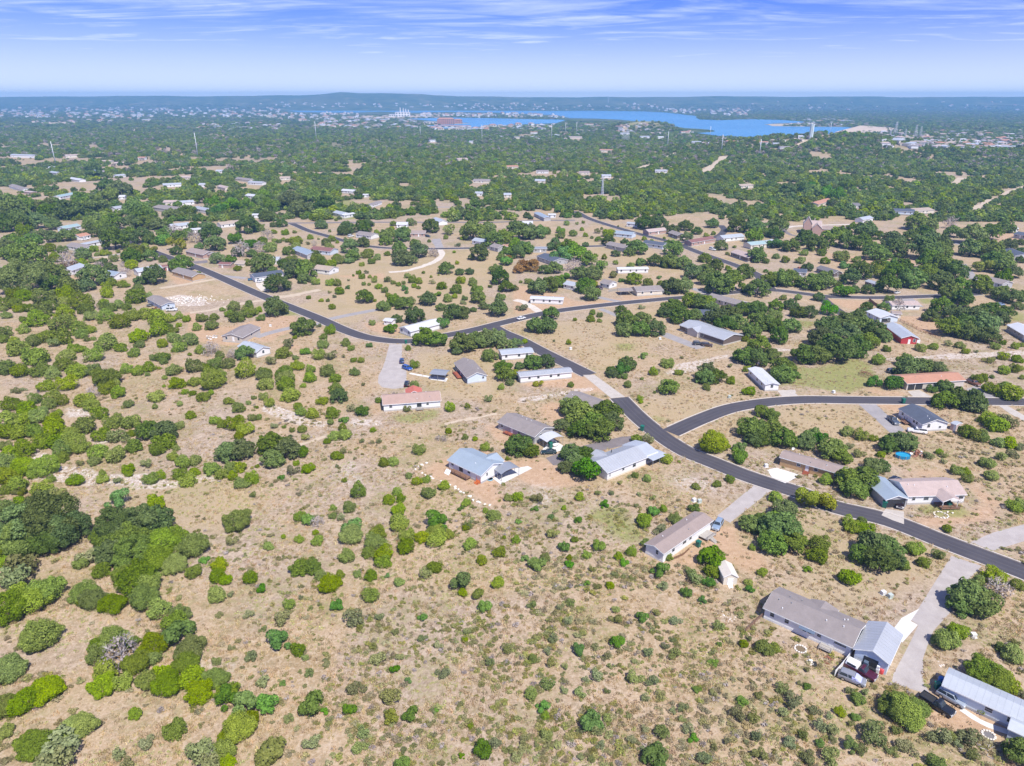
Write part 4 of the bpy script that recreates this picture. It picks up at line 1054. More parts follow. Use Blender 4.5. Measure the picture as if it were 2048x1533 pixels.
plant_tile(1536, 440, 4, """
O 60 110 120; O 80 50 160; G 60 190 120; O 180 210 140; O 300 150 160; O 400 200 150; O 530 150 170; O 640 180 150; O 740 190 160; O 580 100 110; O 680 70 100; O 780 100 160; O 860 120 110; O 1180 30 150; O 1290 40 130; O 1250 100 120; O 1000 170 160; O 1000 240 180; O 1150 140 130; O 1290 180 160; O 1380 200 150; O 1250 250 200; O 1380 260 150; O 1480 100 120; O 1640 130 180; O 1780 110 140; O 1900 60 120; O 1620 240 150; O 1720 220 150; O 1800 260 150; O 1880 300 130; O 1930 200 110; O 2020 260 80; O 2020 180 60; D 1460 40 80; J 65 290 65; J 135 315 80; J 260 320 85; J 290 260 75; J 460 325 80; J 425 260 80; J 590 290 120; J 710 315 75; O 840 270 150; O 930 280 110; G 610 355 90; O 320 380 90;
O 20 480 150; O 100 480 160; O 180 480 150; O 350 500 180; O 450 500 170; O 250 510 80; O 560 520 70; G 610 570 130; O 660 470 140; O 740 420 160; O 690 560 80; O 800 560 100; O 900 380 130; Y 900 430 100; O 960 530 170; O 1020 430 180; G 980 380 120; O 1150 480 180; O 1080 380 140; O 1290 350 170; O 1280 430 160; O 1400 380 180; O 1500 420 150; O 1380 500 170; O 1540 520 130; O 1480 590 160; O 1560 640 150; Y 1740 370 130; O 1800 340 140; O 1880 380 150; O 1960 420 120; O 2020 320 70; G 1890 480 120; O 1700 530 150; O 1870 590 130; O 1960 620 140; O 2030 600 80; O 2000 690 80;
J 120 620 65; J 240 615 70; O 405 620 90; O 60 690 120; O 180 680 120; O 250 740 130; O 330 740 130; J 60 760 120; G 490 715 130; O 790 690 90; O 770 730 60; O 925 700 90; J 970 630 75; D 1040 690 80; O 1390 700 150; O 1300 770 120; O 1440 860 190; O 1560 860 190; O 1640 780 200; O 1720 850 220; O 1780 740 160; O 1850 790 140; O 1480 760 140; O 1600 900 150; O 1760 930 160; O 1900 740 130;
O 480 860 200; O 600 820 180; O 700 800 150; O 750 870 180; O 850 900 180; O 920 930 130; O 640 930 220; O 420 950 180; O 290 1080 200; O 390 1090 190; O 560 1060 240; O 700 1030 200; O 800 980 160; O 500 1000 180; G 720 960 120; O 180 850 160; O 60 850 150; O 90 940 150; O 30 1090 140; O 120 1190 180; J 950 1030 70; J 880 1110 120;
O 1100 1130 130; O 1140 1190 190; O 1250 1170 150; O 1360 1190 130; J 1220 1020 90; J 1320 1010 75; J 1540 1000 75; S 1450 990 70; J 1580 1050 60; S 1660 1055 35; J 1820 1010 70; J 1875 980 50; J 1980 1010 60; J 2030 1000 40; J 1885 1090 80; J 2000 1110 80; S 1760 1120 80; J 1890 1205 80; J 1970 1190 80; J 2010 1185 60; J 1645 1260 60; J 1720 1250 70; J 1795 1255 40; J 2030 1260 40
""")
plant_tile(1536, 740, 4, """
O 120 40 180; O 220 45 80; G 850 95 110; G 1010 105 140; O 1410 130 120; G 1310 150 80; O 1420 250 170; O 1520 230 190; O 1620 260 180; O 1670 290 140; J 1680 75 80; J 1730 70 60; J 1785 145 110; J 1890 120 80; J 1940 170 160; J 1760 380 130; J 1830 430 150; S 1920 420 140; J 1590 495 110; J 1680 520 120; J 1720 540 100; J 1840 575 100; J 1930 575 120; S 2010 620 70; J 1370 650 65; S 1410 690 60; S 1290 690 75; S 1400 730 60; J 1760 735 120; J 1800 840 110; J 1510 800 100; J 1580 810 80; J 1595 870 80; J 1980 1080 120; J 2040 1085 110; S 1870 700 80; S 1960 680 90;
O 40 480 160; O 30 360 130; O 130 560 180; O 300 580 150; G 360 530 130; G 420 560 120; O 520 640 200; O 590 700 140; S 660 610 70; S 740 670 110; J 635 490 110; J 750 525 110; J 845 545 75; O 1030 590 170; O 1110 580 160; O 960 610 150; J 905 675 70; O 840 770 140; O 910 770 120; J 460 880 110; O 640 890 210; O 760 890 220; O 690 960 180; Y 330 1040 190; Y 430 1060 170; J 60 1015 120; O 130 1130 200; O 90 1220 200; J 650 1220 110; J 740 1220 110; J 1440 1270 80
""")
plant_tile(1024, 740, 4, """
O 20 60 60; Y 210 110 80; J 470 118 65; O 800 30 100; G 890 50 80; J 930 115 85; J 1130 15 90; J 1330 20 70; J 1040 70 35; O 1255 140 170; J 1140 180 30; J 1025 230 60; J 1030 255 45; O 1550 60 160; O 1640 60 150; J 1745 85 85; J 1560 135 80; S 1410 70 25; J 1900 160 115; J 1860 5 40;
O 500 300 230; O 560 390 260; O 760 340 240; O 800 430 180; O 640 440 260; O 710 490 220; O 530 490 180; O 400 450 140; O 640 290 110; O 60 610 220; O 150 650 160; O 20 560 100; O 1000 550 100; S 1090 560 110; O 480 670 200; O 580 690 190; O 430 780 140; O 510 740 150; G 610 810 235; J 1225 705 120; J 985 840 70; S 940 860 40; J 1080 868 80; Y 1335 735 35; S 860 905 55; J 1475 930 80; J 1640 910 80; J 1740 870 90; J 1620 570 260; G 1830 620 110; G 1810 680 160; O 1900 480 200; O 1990 470 190; O 2000 330 130; O 2000 570 130; O 1940 560 150;
J 45 1010 110; S 205 1030 110; J 540 1015 90; S 400 1045 50; J 415 1105 50; G 185 1110 65; G 315 1175 60; S 210 1185 40; G 525 1200 70; G 50 1210 60; S 690 985 60; S 795 985 60; G 735 1075 80; S 1015 1000 50; S 1125 1025 55; J 1060 1180 140; G 1130 1130 100; J 1210 1110 75; J 1310 1190 130; G 1460 1110 90; S 885 1130 50; S 1000 1085 50; O 1900 1230 170; O 2000 1190 120
""")
plant_tile(0, 1040, 3.11, """
O 160 60 330; O 310 20 330; O 420 70 230; O 100 150 240; O 290 120 230; O 720 40 250; O 860 40 260; O 790 130 260; O 830 210 230; O 700 210 190; O 960 20 200; J 650 90 160; J 1020 130 200; J 1200 150 190; J 1110 110 160; J 980 230 190; J 1080 270 150; S 680 250 130; J 630 310 110; J 850 350 220; J 920 390 160; J 890 490 170; J 1200 320 105; J 500 260 100; S 560 230 130; J 780 320 150; J 20 170 200; J 60 220 150;
S 150 300 170 120; S 90 380 200 120; J 290 430 190 140; J 170 480 220 140; J 50 540 200 140;
J 520 440 170; J 580 490 150; J 520 510 80; J 695 510 160; S 1445 130 80; J 1360 280 95; G 1270 245 60; J 1350 350 100; J 1405 370 85; J 1350 465 115; S 1430 470 50; J 1555 360 90; S 1360 595 45; S 1545 590 70; S 1440 795 45; J 985 550 140; J 1110 590 150; J 1080 640 130; G 1100 700 180; J 940 780 170; J 1180 790 190; J 1150 870 160; J 250 710 215; J 30 910 190; J 700 730 160; J 620 770 120; J 590 840 120; D 750 850 170; J 850 880 170; J 820 750 90; J 930 850 120; J 660 940 140; J 640 1020 150; J 760 1010 110; J 920 990 140; J 1040 1020 170; J 1000 950 120; J 1190 980 140; J 1230 1060 170; J 1340 970 150; J 1410 1060 140; G 1400 1120 130; J 280 1040 180; J 140 1110 180; J 20 1150 150; J 845 1200 80; J 1080 1305 125; J 430 1290 180; J 520 1270 150; J 220 1370 190; S 370 1430 220; S 440 1380 100; S 330 1500 200; J 30 1310 90 70; S 920 1380 100; G 1530 1150 160; J 1480 1290 200; J 1560 1240 120; J 1410 1330 110; S 1270 1450 160; J 1400 1430 130; S 1300 1510 140; S 740 1470 70; J 1420 1500 90; S 1560 850 80; S 1350 885 60; S 800 1520 80; D 1290 1480 80
""")
plant_tile(512, 1040, 3.11, """
J 80 160 70; J 172 103 38; J 268 118 65; J 370 75 50; J 380 130 80; J 590 90 155; J 565 220 115; J 740 130 150; J 790 210 130; J 750 80 120; J 700 200 90; J 790 260 110; J 890 30 120; J 935 90 110; J 925 155 130; J 1030 110 90; J 1120 60 150; J 1120 120 130; J 1200 90 80; J 1305 45 60; J 1330 150 95; S 1445 80 45; J 1410 250 80; J 1515 195 95; J 1545 110 30; S 1050 325 100; J 1110 295 100; J 270 290 130; J 350 290 120; J 400 340 80; J 460 390 150; J 520 345 70; J 710 340 90; J 630 335 60; J 890 385 75; G 815 345 40; G 1280 380 140; J 1290 450 70; J 1505 390 95; Y 1390 465 80; G 1420 535 90; J 710 465 120; J 205 525 80; G 500 530 85; S 600 620 125; S 160 620 110; G 145 760 130; J 255 805 100; S 40 680 50; G 30 425 70; S 280 480 40; S 335 550 40; S 395 530 35; G 1040 600 65; S 770 610 65; S 870 695 55; S 1040 735 65; S 730 790 55; S 755 860 100; S 890 855 60; G 860 930 65; G 950 995 45; S 435 900 50; S 310 860 50; S 1310 700 55; J 1300 745 40; S 1140 780 60; S 1560 800 80; S 1460 890 65; S 1160 950 90; S 840 1090 130; S 630 1050 120; S 330 955 60; G 165 1015 40; S 35 1020 90; G 60 1160 130; G 340 1150 160; G 430 1185 50; G 575 1185 90; Y 840 1235 90; G 955 1205 105; G 1120 1190 35; J 1335 1280 40; S 670 1320 90; S 350 1390 105; Y 110 1450 170; G 1420 1425 120; S 1490 1390 80; G 1280 1470 40; S 920 1440 50; S 650 1420 100; G 900 1520 100; S 1150 1510 50; S 1230 1490 50; S 1570 1430 60; S 200 1240 60; S 460 1240 50
""")
plant_tile(1024, 1040, 3.11, """
J 25 120 65; Y 255 90 80; J 390 120 55; G 80 235 60; G 155 270 105; J 210 232 70; G 325 170 80; G 355 275 60; J 355 235 45; J 465 218 65; G 540 160 85; S 90 110 30; J 660 222 65; G 695 262 60; J 742 195 80; J 825 10 110; J 830 140 70; S 915 60 100; G 915 315 105; J 975 230 60; S 500 310 55; G 465 390 50; J 610 408 60; S 530 410 60; S 690 360 40; S 750 362 50; S 640 345 55; S 940 410 70; G 1085 455 75; G 1180 500 55; G 1225 390 75; S 1130 360 110; S 1110 330 80; G 1250 240 160; J 1250 310 110; J 1495 170 50; J 1470 390 60; G 1485 430 60; J 1555 325 65;
S 120 535 70; S 300 540 60; S 360 520 60; S 350 625 75; S 240 680 40; S 440 700 55; S 895 575 60; G 805 610 75; S 1025 630 80; S 650 560 60; S 640 620 90; G 650 755 90; S 1290 665 75; G 410 805 85; S 520 795 55; S 250 740 70; S 220 820 60; J 135 865 65; S 250 890 80; S 330 915 50; S 600 845 55; S 850 825 70; S 770 885 50; S 955 790 55; S 1000 740 50; S 1010 840 90; G 1255 885 60; J 1440 770 60; S 1475 740 40; J 1575 790 110; G 1290 775 35; S 600 910 35; S 520 965 95; S 460 1000 50; S 770 980 110; S 870 1010 90; S 430 1080 75; J 120 1080 90; G 190 1160 80; J 205 1220 60; S 230 1030 100; S 320 1060 60; S 590 1070 45; S 830 1115 65; S 920 1090 65; G 490 1190 50; S 670 1195 45; G 490 1260 130; S 590 1240 60; S 420 1310 50; S 530 1310 90; S 1060 1170 70; S 1000 1190 50; S 1060 1240 50; G 1150 1050 50; S 1250 1080 50; S 1090 1300 70; G 1425 1130 70; S 1400 1210 100; S 1510 1230 90; S 1540 1090 60; S 940 1320 100; S 740 1365 65; G 1130 1360 60; S 830 1300 60; G 900 1470 150; S 545 1400 60; S 220 1350 80; S 75 1370 70; S 40 1480 80; S 150 1400 40; S 500 1490 50; S 1250 1420 50; S 1330 1380 50; S 1460 1390 40; S 1520 1350 70; S 1540 1460 90; S 1200 1480 90; S 430 1470 50; S 800 1420 45
""")
plant_tile(1536, 1040, 3.11, """
O 30 60 200; O 20 150 170; O 100 60 190; O 160 150 150; J 320 150 130; J 310 215 130; G 245 300 55; J 510 350 130; O 660 170 190; O 740 190 180; O 700 260 180; O 780 260 120; O 580 220 130; O 840 280 80; J 540 40 110; J 610 60 100; J 915 170 110; J 970 260 80; S 1050 215 80; J 1410 345 120; J 1310 385 80; O 1240 490 190; O 1320 520 190; O 1200 540 120; D 1430 440 110; J 1180 690 110; J 1110 740 140; J 1450 795 60; J 1525 835 110; S 1540 775 60; J 1560 400 80; J 30 790 90; J 1330 930 170; J 1420 970 190; J 1490 1010 120; S 1570 1085 60; J 800 1150 190; J 900 1150 180; J 860 1210 170; S 1315 1150 110; J 565 1110 85; S 500 1060 60; S 600 1075 50; G 245 1035 45; S 240 935 40; S 80 1050 80; S 160 1130 110; S 100 1200 70; S 300 1190 80; J 450 1190 70; S 385 1220 50; G 540 1220 55; S 330 1290 80; S 220 1340 60; S 410 1310 80; S 130 1390 75; G 330 1390 60; S 510 1270 45; S 650 1340 150; G 510 1410 80; S 570 1430 70; S 400 1370 50; S 790 1310 70; S 885 1300 75; S 1060 1360 120; S 1130 1340 70; S 1240 1350 110; S 1180 1400 50; S 870 1420 110; S 790 1450 60; S 1280 1465 80; J 1055 1515 110; O 1560 1450 150; S 260 1470 100; S 400 1490 120; S 740 1430 50; S 200 1020 35
""")

plant_tile(0, 160, 2.926, """
G 1250 725 80; Y 1225 680 60; G 1290 765 90; G 1360 745 100; G 1350 705 70; G 1500 715 90; G 1530 690 90; G 1590 735 90; G 1640 725 70; G 1440 740 80; G 300 765 100; Y 250 745 90; G 330 735 80; O 60 770 140; O 130 745 120; O 400 770 130; O 470 700 90; O 560 740 110; O 800 760 130; O 850 800 140; O 700 650 110; O 640 690 100; O 1090 775 90; O 1040 730 50; O 1180 690 90; O 1700 720 120; O 1760 760 130; O 1820 700 110; O 1900 730 110; O 1560 800 90; O 1000 790 90; O 620 620 100; O 540 520 80
""")
plant_tile(1348, 160, 2.926, """
G 770 640 90; G 830 660 100; G 900 665 90; G 960 680 90; G 800 615 60; G 740 610 50; O 560 620 80; O 660 650 90; O 1010 620 90; O 870 610 60; G 900 610 50
""")
# landmarks used to tell one plant from the next: a phrase and where it stands in the photograph
LANDMARKS = [
    ('the rust-roofed long white house', 825, 815), ('the pale blue metal-roofed house', 945, 955), ('the grey-roofed house with the white carport', 1045, 880),
    ('the silver-roofed house by the junction', 1250, 940), ('the tan single-wide home with red stairs', 1615, 955), ('the pinkish-roofed house with a gabled porch', 1870, 1010),
    ('the blue-roofed white house at right', 1845, 862), ('the long brown-roofed house at right', 1865, 780), ('the brown-roofed white single-wide home', 1355, 1100),
    ('the long grey-roofed home beside the workshop', 1610, 1275), ('the silver-roofed workshop', 1770, 1330), ('the pale metal-roofed home at lower right', 1965, 1430),
    ('the navy-sided house by the cul-de-sac', 940, 755), ('the small open carport by the cul-de-sac', 877, 758), ('the silver-roofed trailer near the concrete crossing', 1090, 762),
    ('the white-roofed house by the road bend', 835, 665), ('the grey square-roofed house at left', 466, 684), ('the white house below the square grey roof', 515, 715),
    ('the trailer beside the rubble pile', 325, 618), ('the long silver-roofed house with dark porch', 1420, 680), ('the white trailer on the right-hand meadow', 1520, 780),
    ('the red barn', 1803, 685), ('the white-roofed house above the red barn', 1758, 645), ('the cream garden shed', 1459, 1172), ('the purple pickup with white topper', 1715, 1345),
    ('the concrete turning circle', 790, 745), ('the concrete road crossing', 1210, 775), ('the road junction', 1340, 880), ('the rusty brush pile on the lawn', 1729, 752),
    ('the blue above-ground pool', 1805, 915), ('the rusty junk heap', 1835, 912), ('the white trailer by the cross road', 1093, 608), ('the grey-roofed house with stone porch', 1300, 598),
    ('the navy-roofed house by the left road', 530, 560), ('the maroon-roofed house', 640, 508), ('the tan house by the left road', 365, 556), ('the terracotta house by the left road', 393, 515),
    ('the pale gravel loop track', 860, 530), ('the dying brown oak', 1060, 535), ('the pink stone mansion', 1620, 462), ('the pair of navy and tan hipped houses', 1830, 425),
    ('the white house at the far right edge', 2030, 675), ('the slate-roofed cabin among oaks', 1660, 553), ('the grey cabin by the right-hand road', 1750, 575), ('the rubble pile', 375, 600),
    ('the dead grey tree in the lower-left thicket', 243, 1320), ('the huge dark oak at the left edge', 100, 1100), ('the pale-topped oak thicket at left', 262, 1120), ('the pair of dark oaks in the left scrub', 555, 925),
    ('the grey-green oak on the left slope', 470, 915), ('the bare white rock patch at left', 200, 950), ('the bottom left corner', 10, 1530), ('the bottom edge under the lower-left thicket', 360, 1530), ('the middle of the bottom edge', 1024, 1530),
    ('the bottom edge right of centre', 1400, 1530), ('the bottom edge below the workshop', 1700, 1530), ('the bottom right corner', 2040, 1520), ('the left edge halfway up', 5, 780), ('the left edge below the scrub', 5, 1330),
    ('the open scrub left of centre', 250, 850), ('the open slope left of the rust-roofed house', 620, 800), ('the upper left scrub', 150, 650), ('the dark oak over a gravel yard at left', 120, 575), ('the open slope below the stone border', 700, 1180),
    ('the thin scrub in the lower middle', 880, 1330), ('the thick sage at lower right of centre', 1250, 1400), ('the sage slope left of the single-wide home', 1150, 1200), ('the stone border', 900, 985), ('the fire ring', 1977, 1478),
    ('the brown rail fence', 1500, 1258), ('the gravel drive at lower right', 1820, 1290), ('the white limestone ledge at right', 1860, 712), ('the limestone ledge above the meadow', 1400, 730), ('the open slope at the right edge', 2000, 930),
    ('the green trash cart by the junction', 1284, 860), ('the white car on the cross road', 1042, 640), ('the dark grove above the right-hand meadow', 1640, 700), ('the dry field between the upper roads', 1130, 470), ('the scrubby field in the middle', 780, 580),
    ('the field beside the left road', 620, 600), ('the oaks at the upper left edge', 40, 480), ('the oaks round the white drive at upper right', 1900, 520), ('the oaks at the right edge', 2030, 600), ('the grove right of the long silver-roofed house', 1500, 640),
]
LMW = np.array([at(a, b)[:2] for _, a, b in LANDMARKS])
ORD = ['nearest', 'second nearest', 'third nearest', 'fourth nearest', 'fifth nearest', 'sixth nearest', 'seventh nearest', 'eighth nearest', 'ninth nearest', 'tenth nearest', 'eleventh nearest', 'twelfth nearest', 'thirteenth nearest', 'fourteenth nearest', 'fifteenth nearest', 'sixteenth nearest', 'seventeenth nearest', 'eighteenth nearest', 'nineteenth nearest', 'twentieth nearest']
def ordinal(i):
    return ORD[i] if i < len(ORD) else '%dth nearest' % (i + 1)
def rank_labels(xy, look, noun):
    """a label for each plant: how it looks, and how near it is to which landmark among its own kind"""
    xy = np.asarray(xy)
    D = np.hypot(xy[:, None, 0] - LMW[None, :, 0], xy[:, None, 1] - LMW[None, :, 1])
    rk = D.argsort(0).argsort(0)                # rank of each plant seen from each landmark
    best = (rk + D / 2000).argmin(1)
    out = []
    for i in range(len(xy)):
        b_ = best[i]
        lab = '%s %s, %s to %s' % (look[i], noun, ordinal(int(rk[i, b_])), LANDMARKS[b_][0])
        out.append(lab if len(lab.replace('-', ' ').split()) <= 16 else lab.split(' ', 1)[1])
    return out
RATIO = {'J': 0.78, 'O': 0.66, 'G': 0.66, 'Y': 0.66, 'S': 0.58, 'D': 0.70, 'B': 0.66}
KIND = {'J': ('juniper_bush', 'juniper bush', 'bush', 'juniper bushes on the dry slopes'), 'O': ('oak_tree', 'dark oak', 'tree', 'live oaks between the houses'),
        'G': ('leafy_shrub', 'bright green shrub', 'shrub', 'bright green shrubs'), 'Y': ('yellow_shrub', 'yellow-green shrub', 'shrub', 'yellow-green shrubs'),
        'S': ('sage_shrub', 'grey-green sage shrub', 'shrub', 'grey-green shrubs'), 'D': ('bare_tree', 'bare grey tree', 'tree', 'bare grey trees'), 'B': ('dying_tree', 'dying brown tree', 'tree', 'dying brown trees')}
byk = {}
HOUSE_BLOCK = []          # filled by the houses: plants are pushed clear of them
for k, px, py, w, h in PLANTS:
    w *= {'J': 0.88, 'O': 0.94, 'S': 0.9}.get(k, 1.0)
    w_m = w * slant(at(px, py)) / F_PX
    p = at(px, py, RATIO[k] * w_m * 0.42)
    byk.setdefault(k, []).append((p[0], p[1], w_m, w))
REST = {}
LIMIT = {'J': 296, 'O': 296, 'S': 200}
def size_word(w):
    return 'tiny' if w < 1.6 else 'small' if w < 3.0 else 'medium' if w < 5.5 else 'large' if w < 9 else 'huge'
for k, lst in byk.items():
    lst.sort(key=lambda q: -q[3])
    keep, REST[k] = lst[:LIMIT.get(k, 290)], lst[LIMIT.get(k, 290):]
    nm, noun, cat, grp = KIND[k]
    labels = rank_labels([q[:2] for q in keep], [size_word(q[2]) for q in keep], noun)
    for i, (x, y, w, wp) in enumerate(keep):
        rg = np.random.default_rng(1000 + i * 7 + ord(k))
        big = (wp > 62) if k != 'J' else (wp > 40)
        pk = k + 'big' if big and k + 'big' in PROTO else k
        me = PROTO[pk][rg.integers(len(PROTO[pk]))]
        sx, sy, sz = w * rg.uniform(0.95, 1.1), w * rg.uniform(0.95, 1.1), w * rg.uniform(0.84, 1.08)
        rz = rg.uniform(0, 6.28)
        tree_like = k in 'ODB' or (k in 'GY' and wp > 24)
        if tree_like:
            sz *= 1.12
            if k == 'D': sx, sy, sz = sx * 1.15, sy * 1.15, sz * 1.35
            t = thing(nm if k in 'ODB' else 'leafy_tree', labels[i], 'tree', (x, y, 0), rz, grp)
            tr = link('trunk', LIMBS['D' if k == 'D' else 'O'][rg.integers(4)], t)
            tr.scale = (sx, sy, sz)
            cr_ = link('crown', me, t)
            cr_.scale = (sx, sy, sz)
            if k != 'D': cr_.location = (0, 0, (0.03 + 0.04 * ((i * 7) % 5) / 4) * w)
        else:
            if k in 'JG' and wp > 24:
                t = thing(nm, labels[i], cat, (x, y, 0), rz, grp)
                cr_ = link('crown', me, t); cr_.scale = (sx, sy, sz)
                st = link('stem', LIMBS['J'][rg.integers(3)], t); st.scale = (sx, sy, sz)
            else:
                t = link(nm, me, None, (x, y, -0.02), rz)
                t.scale = (sx, sy, sz)
                tag(t, labels[i], cat, grp)

# ------------------------------------------------------------------ what nobody could count: scattered through one object each
def scatter(name, pts, scl, vid, plist, label, cat, tilt=0.0, zs=None):
    me = bpy.data.meshes.new(name)
    pts = np.asarray(pts, np.float32)
    me.vertices.add(len(pts))
    me.vertices.foreach_set('co', pts.ravel())
    a = me.attributes.new('scl', 'FLOAT_VECTOR', 'POINT')
    s3 = np.stack((scl, scl, scl if zs is None else zs), 1).astype(np.float32)
    a.data.foreach_set('vector', s3.ravel())
    a = me.attributes.new('rot', 'FLOAT_VECTOR', 'POINT')
    r3 = np.zeros((len(pts), 3), np.float32)
    r3[:, 2] = rng.uniform(0, 6.28, len(pts))
    if tilt: r3[:, :2] = rng.normal(0, tilt, (len(pts), 2))
    a.data.foreach_set('vector', r3.ravel())
    a = me.attributes.new('vid', 'INT', 'POINT')
    a.data.foreach_set('value', np.asarray(vid, np.int32))
    o = link(name, me)
    pc = bpy.data.collections.new(name + '_prototypes')
    for i, pm in enumerate(plist):
        pc.objects.link(bpy.data.objects.new('%s_form_%02d' % (name, i), pm))
    ng = bpy.data.node_groups.new(name + '_scatter', 'GeometryNodeTree')
    ng.interface.new_socket('Geometry', in_out='INPUT', socket_type='NodeSocketGeometry')
    ng.interface.new_socket('Geometry', in_out='OUTPUT', socket_type='NodeSocketGeometry')
    gi, go = ng.nodes.new('NodeGroupInput'), ng.nodes.new('NodeGroupOutput')
    ip = ng.nodes.new('GeometryNodeInstanceOnPoints')
    ci = ng.nodes.new('GeometryNodeCollectionInfo')
    ci.inputs['Collection'].default_value = pc
    ci.inputs['Separate Children'].default_value = True
    ci.inputs['Reset Children'].default_value = True
    ip.inputs['Pick Instance'].default_value = True
    def attr(nm, ty):
        n = ng.nodes.new('GeometryNodeInputNamedAttribute')
        n.data_type = ty
        n.inputs['Name'].default_value = nm
        return n.outputs['Attribute']
    ng.links.new(gi.outputs[0], ip.inputs['Points'])
    ng.links.new(ci.outputs[0], ip.inputs['Instance'])
    ng.links.new(attr('vid', 'INT'), ip.inputs['Instance Index'])
    ng.links.new(attr('rot', 'FLOAT_VECTOR'), ip.inputs['Rotation'])
    ng.links.new(attr('scl', 'FLOAT_VECTOR'), ip.inputs['Scale'])
    ng.links.new(ip.outputs[0], go.inputs[0])
    md = o.modifiers.new('scatter', 'NODES')
    md.node_group = ng
    return tag(o, label, cat, kind='stuff')
def scatter_rest(k, name, label, cat):
    q = np.array(REST.get(k, []))
    if not len(q): return
    n = len(PROTO[k])
    pts = np.column_stack((q[:, 0], q[:, 1], np.where(k == 'O', 0.02 * q[:, 2], 0)))
    scatter(name, pts, q[:, 2], rng.integers(0, n, len(q)), PROTO[k], label, cat)
scatter_rest('J', 'juniper_scrub', 'smaller juniper bushes dotted over the dry slopes', 'scrub')
scatter_rest('O', 'oak_woodland', 'smaller live oaks filling the gaps between far yards', 'woodland')
scatter_rest('S', 'sage_scrub', 'small grey-green shrubs dotted over the slope', 'scrub')
# ------------------------------------------------------------------ houses
FOOT = []        # world footprints (x, y, radius along, ...) to keep scrub clear
def foot(cx_, cy_, L, W, ang):
    FOOT.append((cx_, cy_, L / 2 + 0.6, W / 2 + 0.6, ang))
def in_foot(x, y, extra=0.0):
    r = np.zeros(np.shape(x), bool)
    for cx_, cy_, a, b_, g in FOOT:
        dx, dy = x - cx_, y - cy_
        u_ = dx * math.cos(g) + dy * math.sin(g); v_ = -dx * math.sin(g) + dy * math.cos(g)
        r |= (np.abs(u_) < a + extra) & (np.abs(v_) < b_ + extra)
    return r
def basis(A, B, C=None, depth=None, fn=at):
    a, b_ = fn(*A), fn(*B)
    e1 = (b_ - a)[:2]; L = float(np.linalg.norm(e1)); e1 = e1 / L
    e2 = np.array((-e1[1], e1[0]))
    W = depth if depth else float(np.dot((fn(*C) - b_)[:2], e2))
    c = a[:2] + e1 * L / 2 + e2 * W / 2
    return c, L, W, math.atan2(e1[1], e1[0]), float((a[2] + b_[2]) / 2)
def on_side(side, L, W, s0, s1, z0, z1, d0, d1):
    """box on an outside wall: s along the wall, d outward"""
    if side == 'f': return (s0 - L / 2, s1 - L / 2, -W / 2 - d1, -W / 2 - d0, z0, z1)
    if side == 'b': return (s0 - L / 2, s1 - L / 2, W / 2 + d0, W / 2 + d1, z0, z1)
    if side == 'r': return (L / 2 + d0, L / 2 + d1, s0 - W / 2, s1 - W / 2, z0, z1)
    return (-L / 2 - d1, -L / 2 - d0, s0 - W / 2, s1 - W / 2, z0, z1)
def window(root, L, W, side, s, z, w=1.0, h=1.25, panes=2, frame=None):
    fr = part('window', MB().box(*on_side(side, L, W, s - w / 2 - 0.08, s + w / 2 + 0.08, z - 0.08, z + h + 0.08, 0.0, 0.05)), frame or M_TRIM, root)
    for i in range(panes):
        z0 = z + i * h / panes
        part('pane', MB().box(*on_side(side, L, W, s - w / 2, s + w / 2, z0 + 0.03, z0 + h / panes - 0.03, 0.045, 0.062)), M_GLASS, fr)
    return fr
def door(root, L, W, side, s, z, w=0.95, h=2.05, mat=None, glass=False):
    d = part('door', MB().box(*on_side(side, L, W, s - w / 2, s + w / 2, z, z + h, 0.0, 0.05)), mat or M_TRIM, root)
    if glass: part('pane', MB().box(*on_side(side, L, W, s - w / 2 + 0.1, s + w / 2 - 0.1, z + 0.1, z + h - 0.1, 0.045, 0.062)), M_GLASS, d)
    part('handle', MB().box(*on_side(side, L, W, s + w / 2 - 0.16, s + w / 2 - 0.08, z + 0.95, z + 1.1, 0.05, 0.10)), M_STEEL, d)
    return d
def steps(root, L, W, side, s, z, mat, w=1.2, n=4, rail=True):
    """a short flight of steps straight out from the wall"""
    mb = MB()
    for i in range(n):
        zt = z * (n - i) / n
        mb.box(*on_side(side, L, W, s - w / 2, s + w / 2, max(0.0, zt - 0.18) if i else 0.0, zt, 0.06 + i * 0.3, 0.36 + i * 0.3 - 0.004))
    st = part('stairs', mb, mat, root)
    if rail:
        for t in (-1, 1):
            rb = MB()
            e = s + t * (w / 2 + 0.05)
            for i in (0, n - 1):
                zt = z * (n - i) / n
                rb.box(*on_side(side, L, W, e - 0.04, e + 0.04, 0, zt + 0.95, 0.1 + i * 0.3, 0.18 + i * 0.3))
            part('handrail', rb, mat, st)
    return st
def deck(root, L, W, side, s0, s1, z, out, mat, rail=True):
    d = part('deck', MB().box(*on_side(side, L, W, s0, s1, z - 0.14, z, 0.07, out)), mat, root)
    n = max(2, int((s1 - s0) / 2) + 1)
    for i in range(n):
        s = s0 + 0.1 + (s1 - s0 - 0.2) * i / (n - 1)
        part('post', MB().box(*on_side(side, L, W, s - 0.06, s + 0.06, 0, z + (0.95 if rail else -0.14), out - 0.14, out - 0.02)), mat, d)
    if rail:
        part('railing', MB().box(*on_side(side, L, W, s0, s1, z + 0.88, z + 0.96, out - 0.125, out - 0.035)).box(*on_side(side, L, W, s0, s1, z + 0.42, z + 0.48, out - 0.11, out - 0.05)), mat, d)
    return d
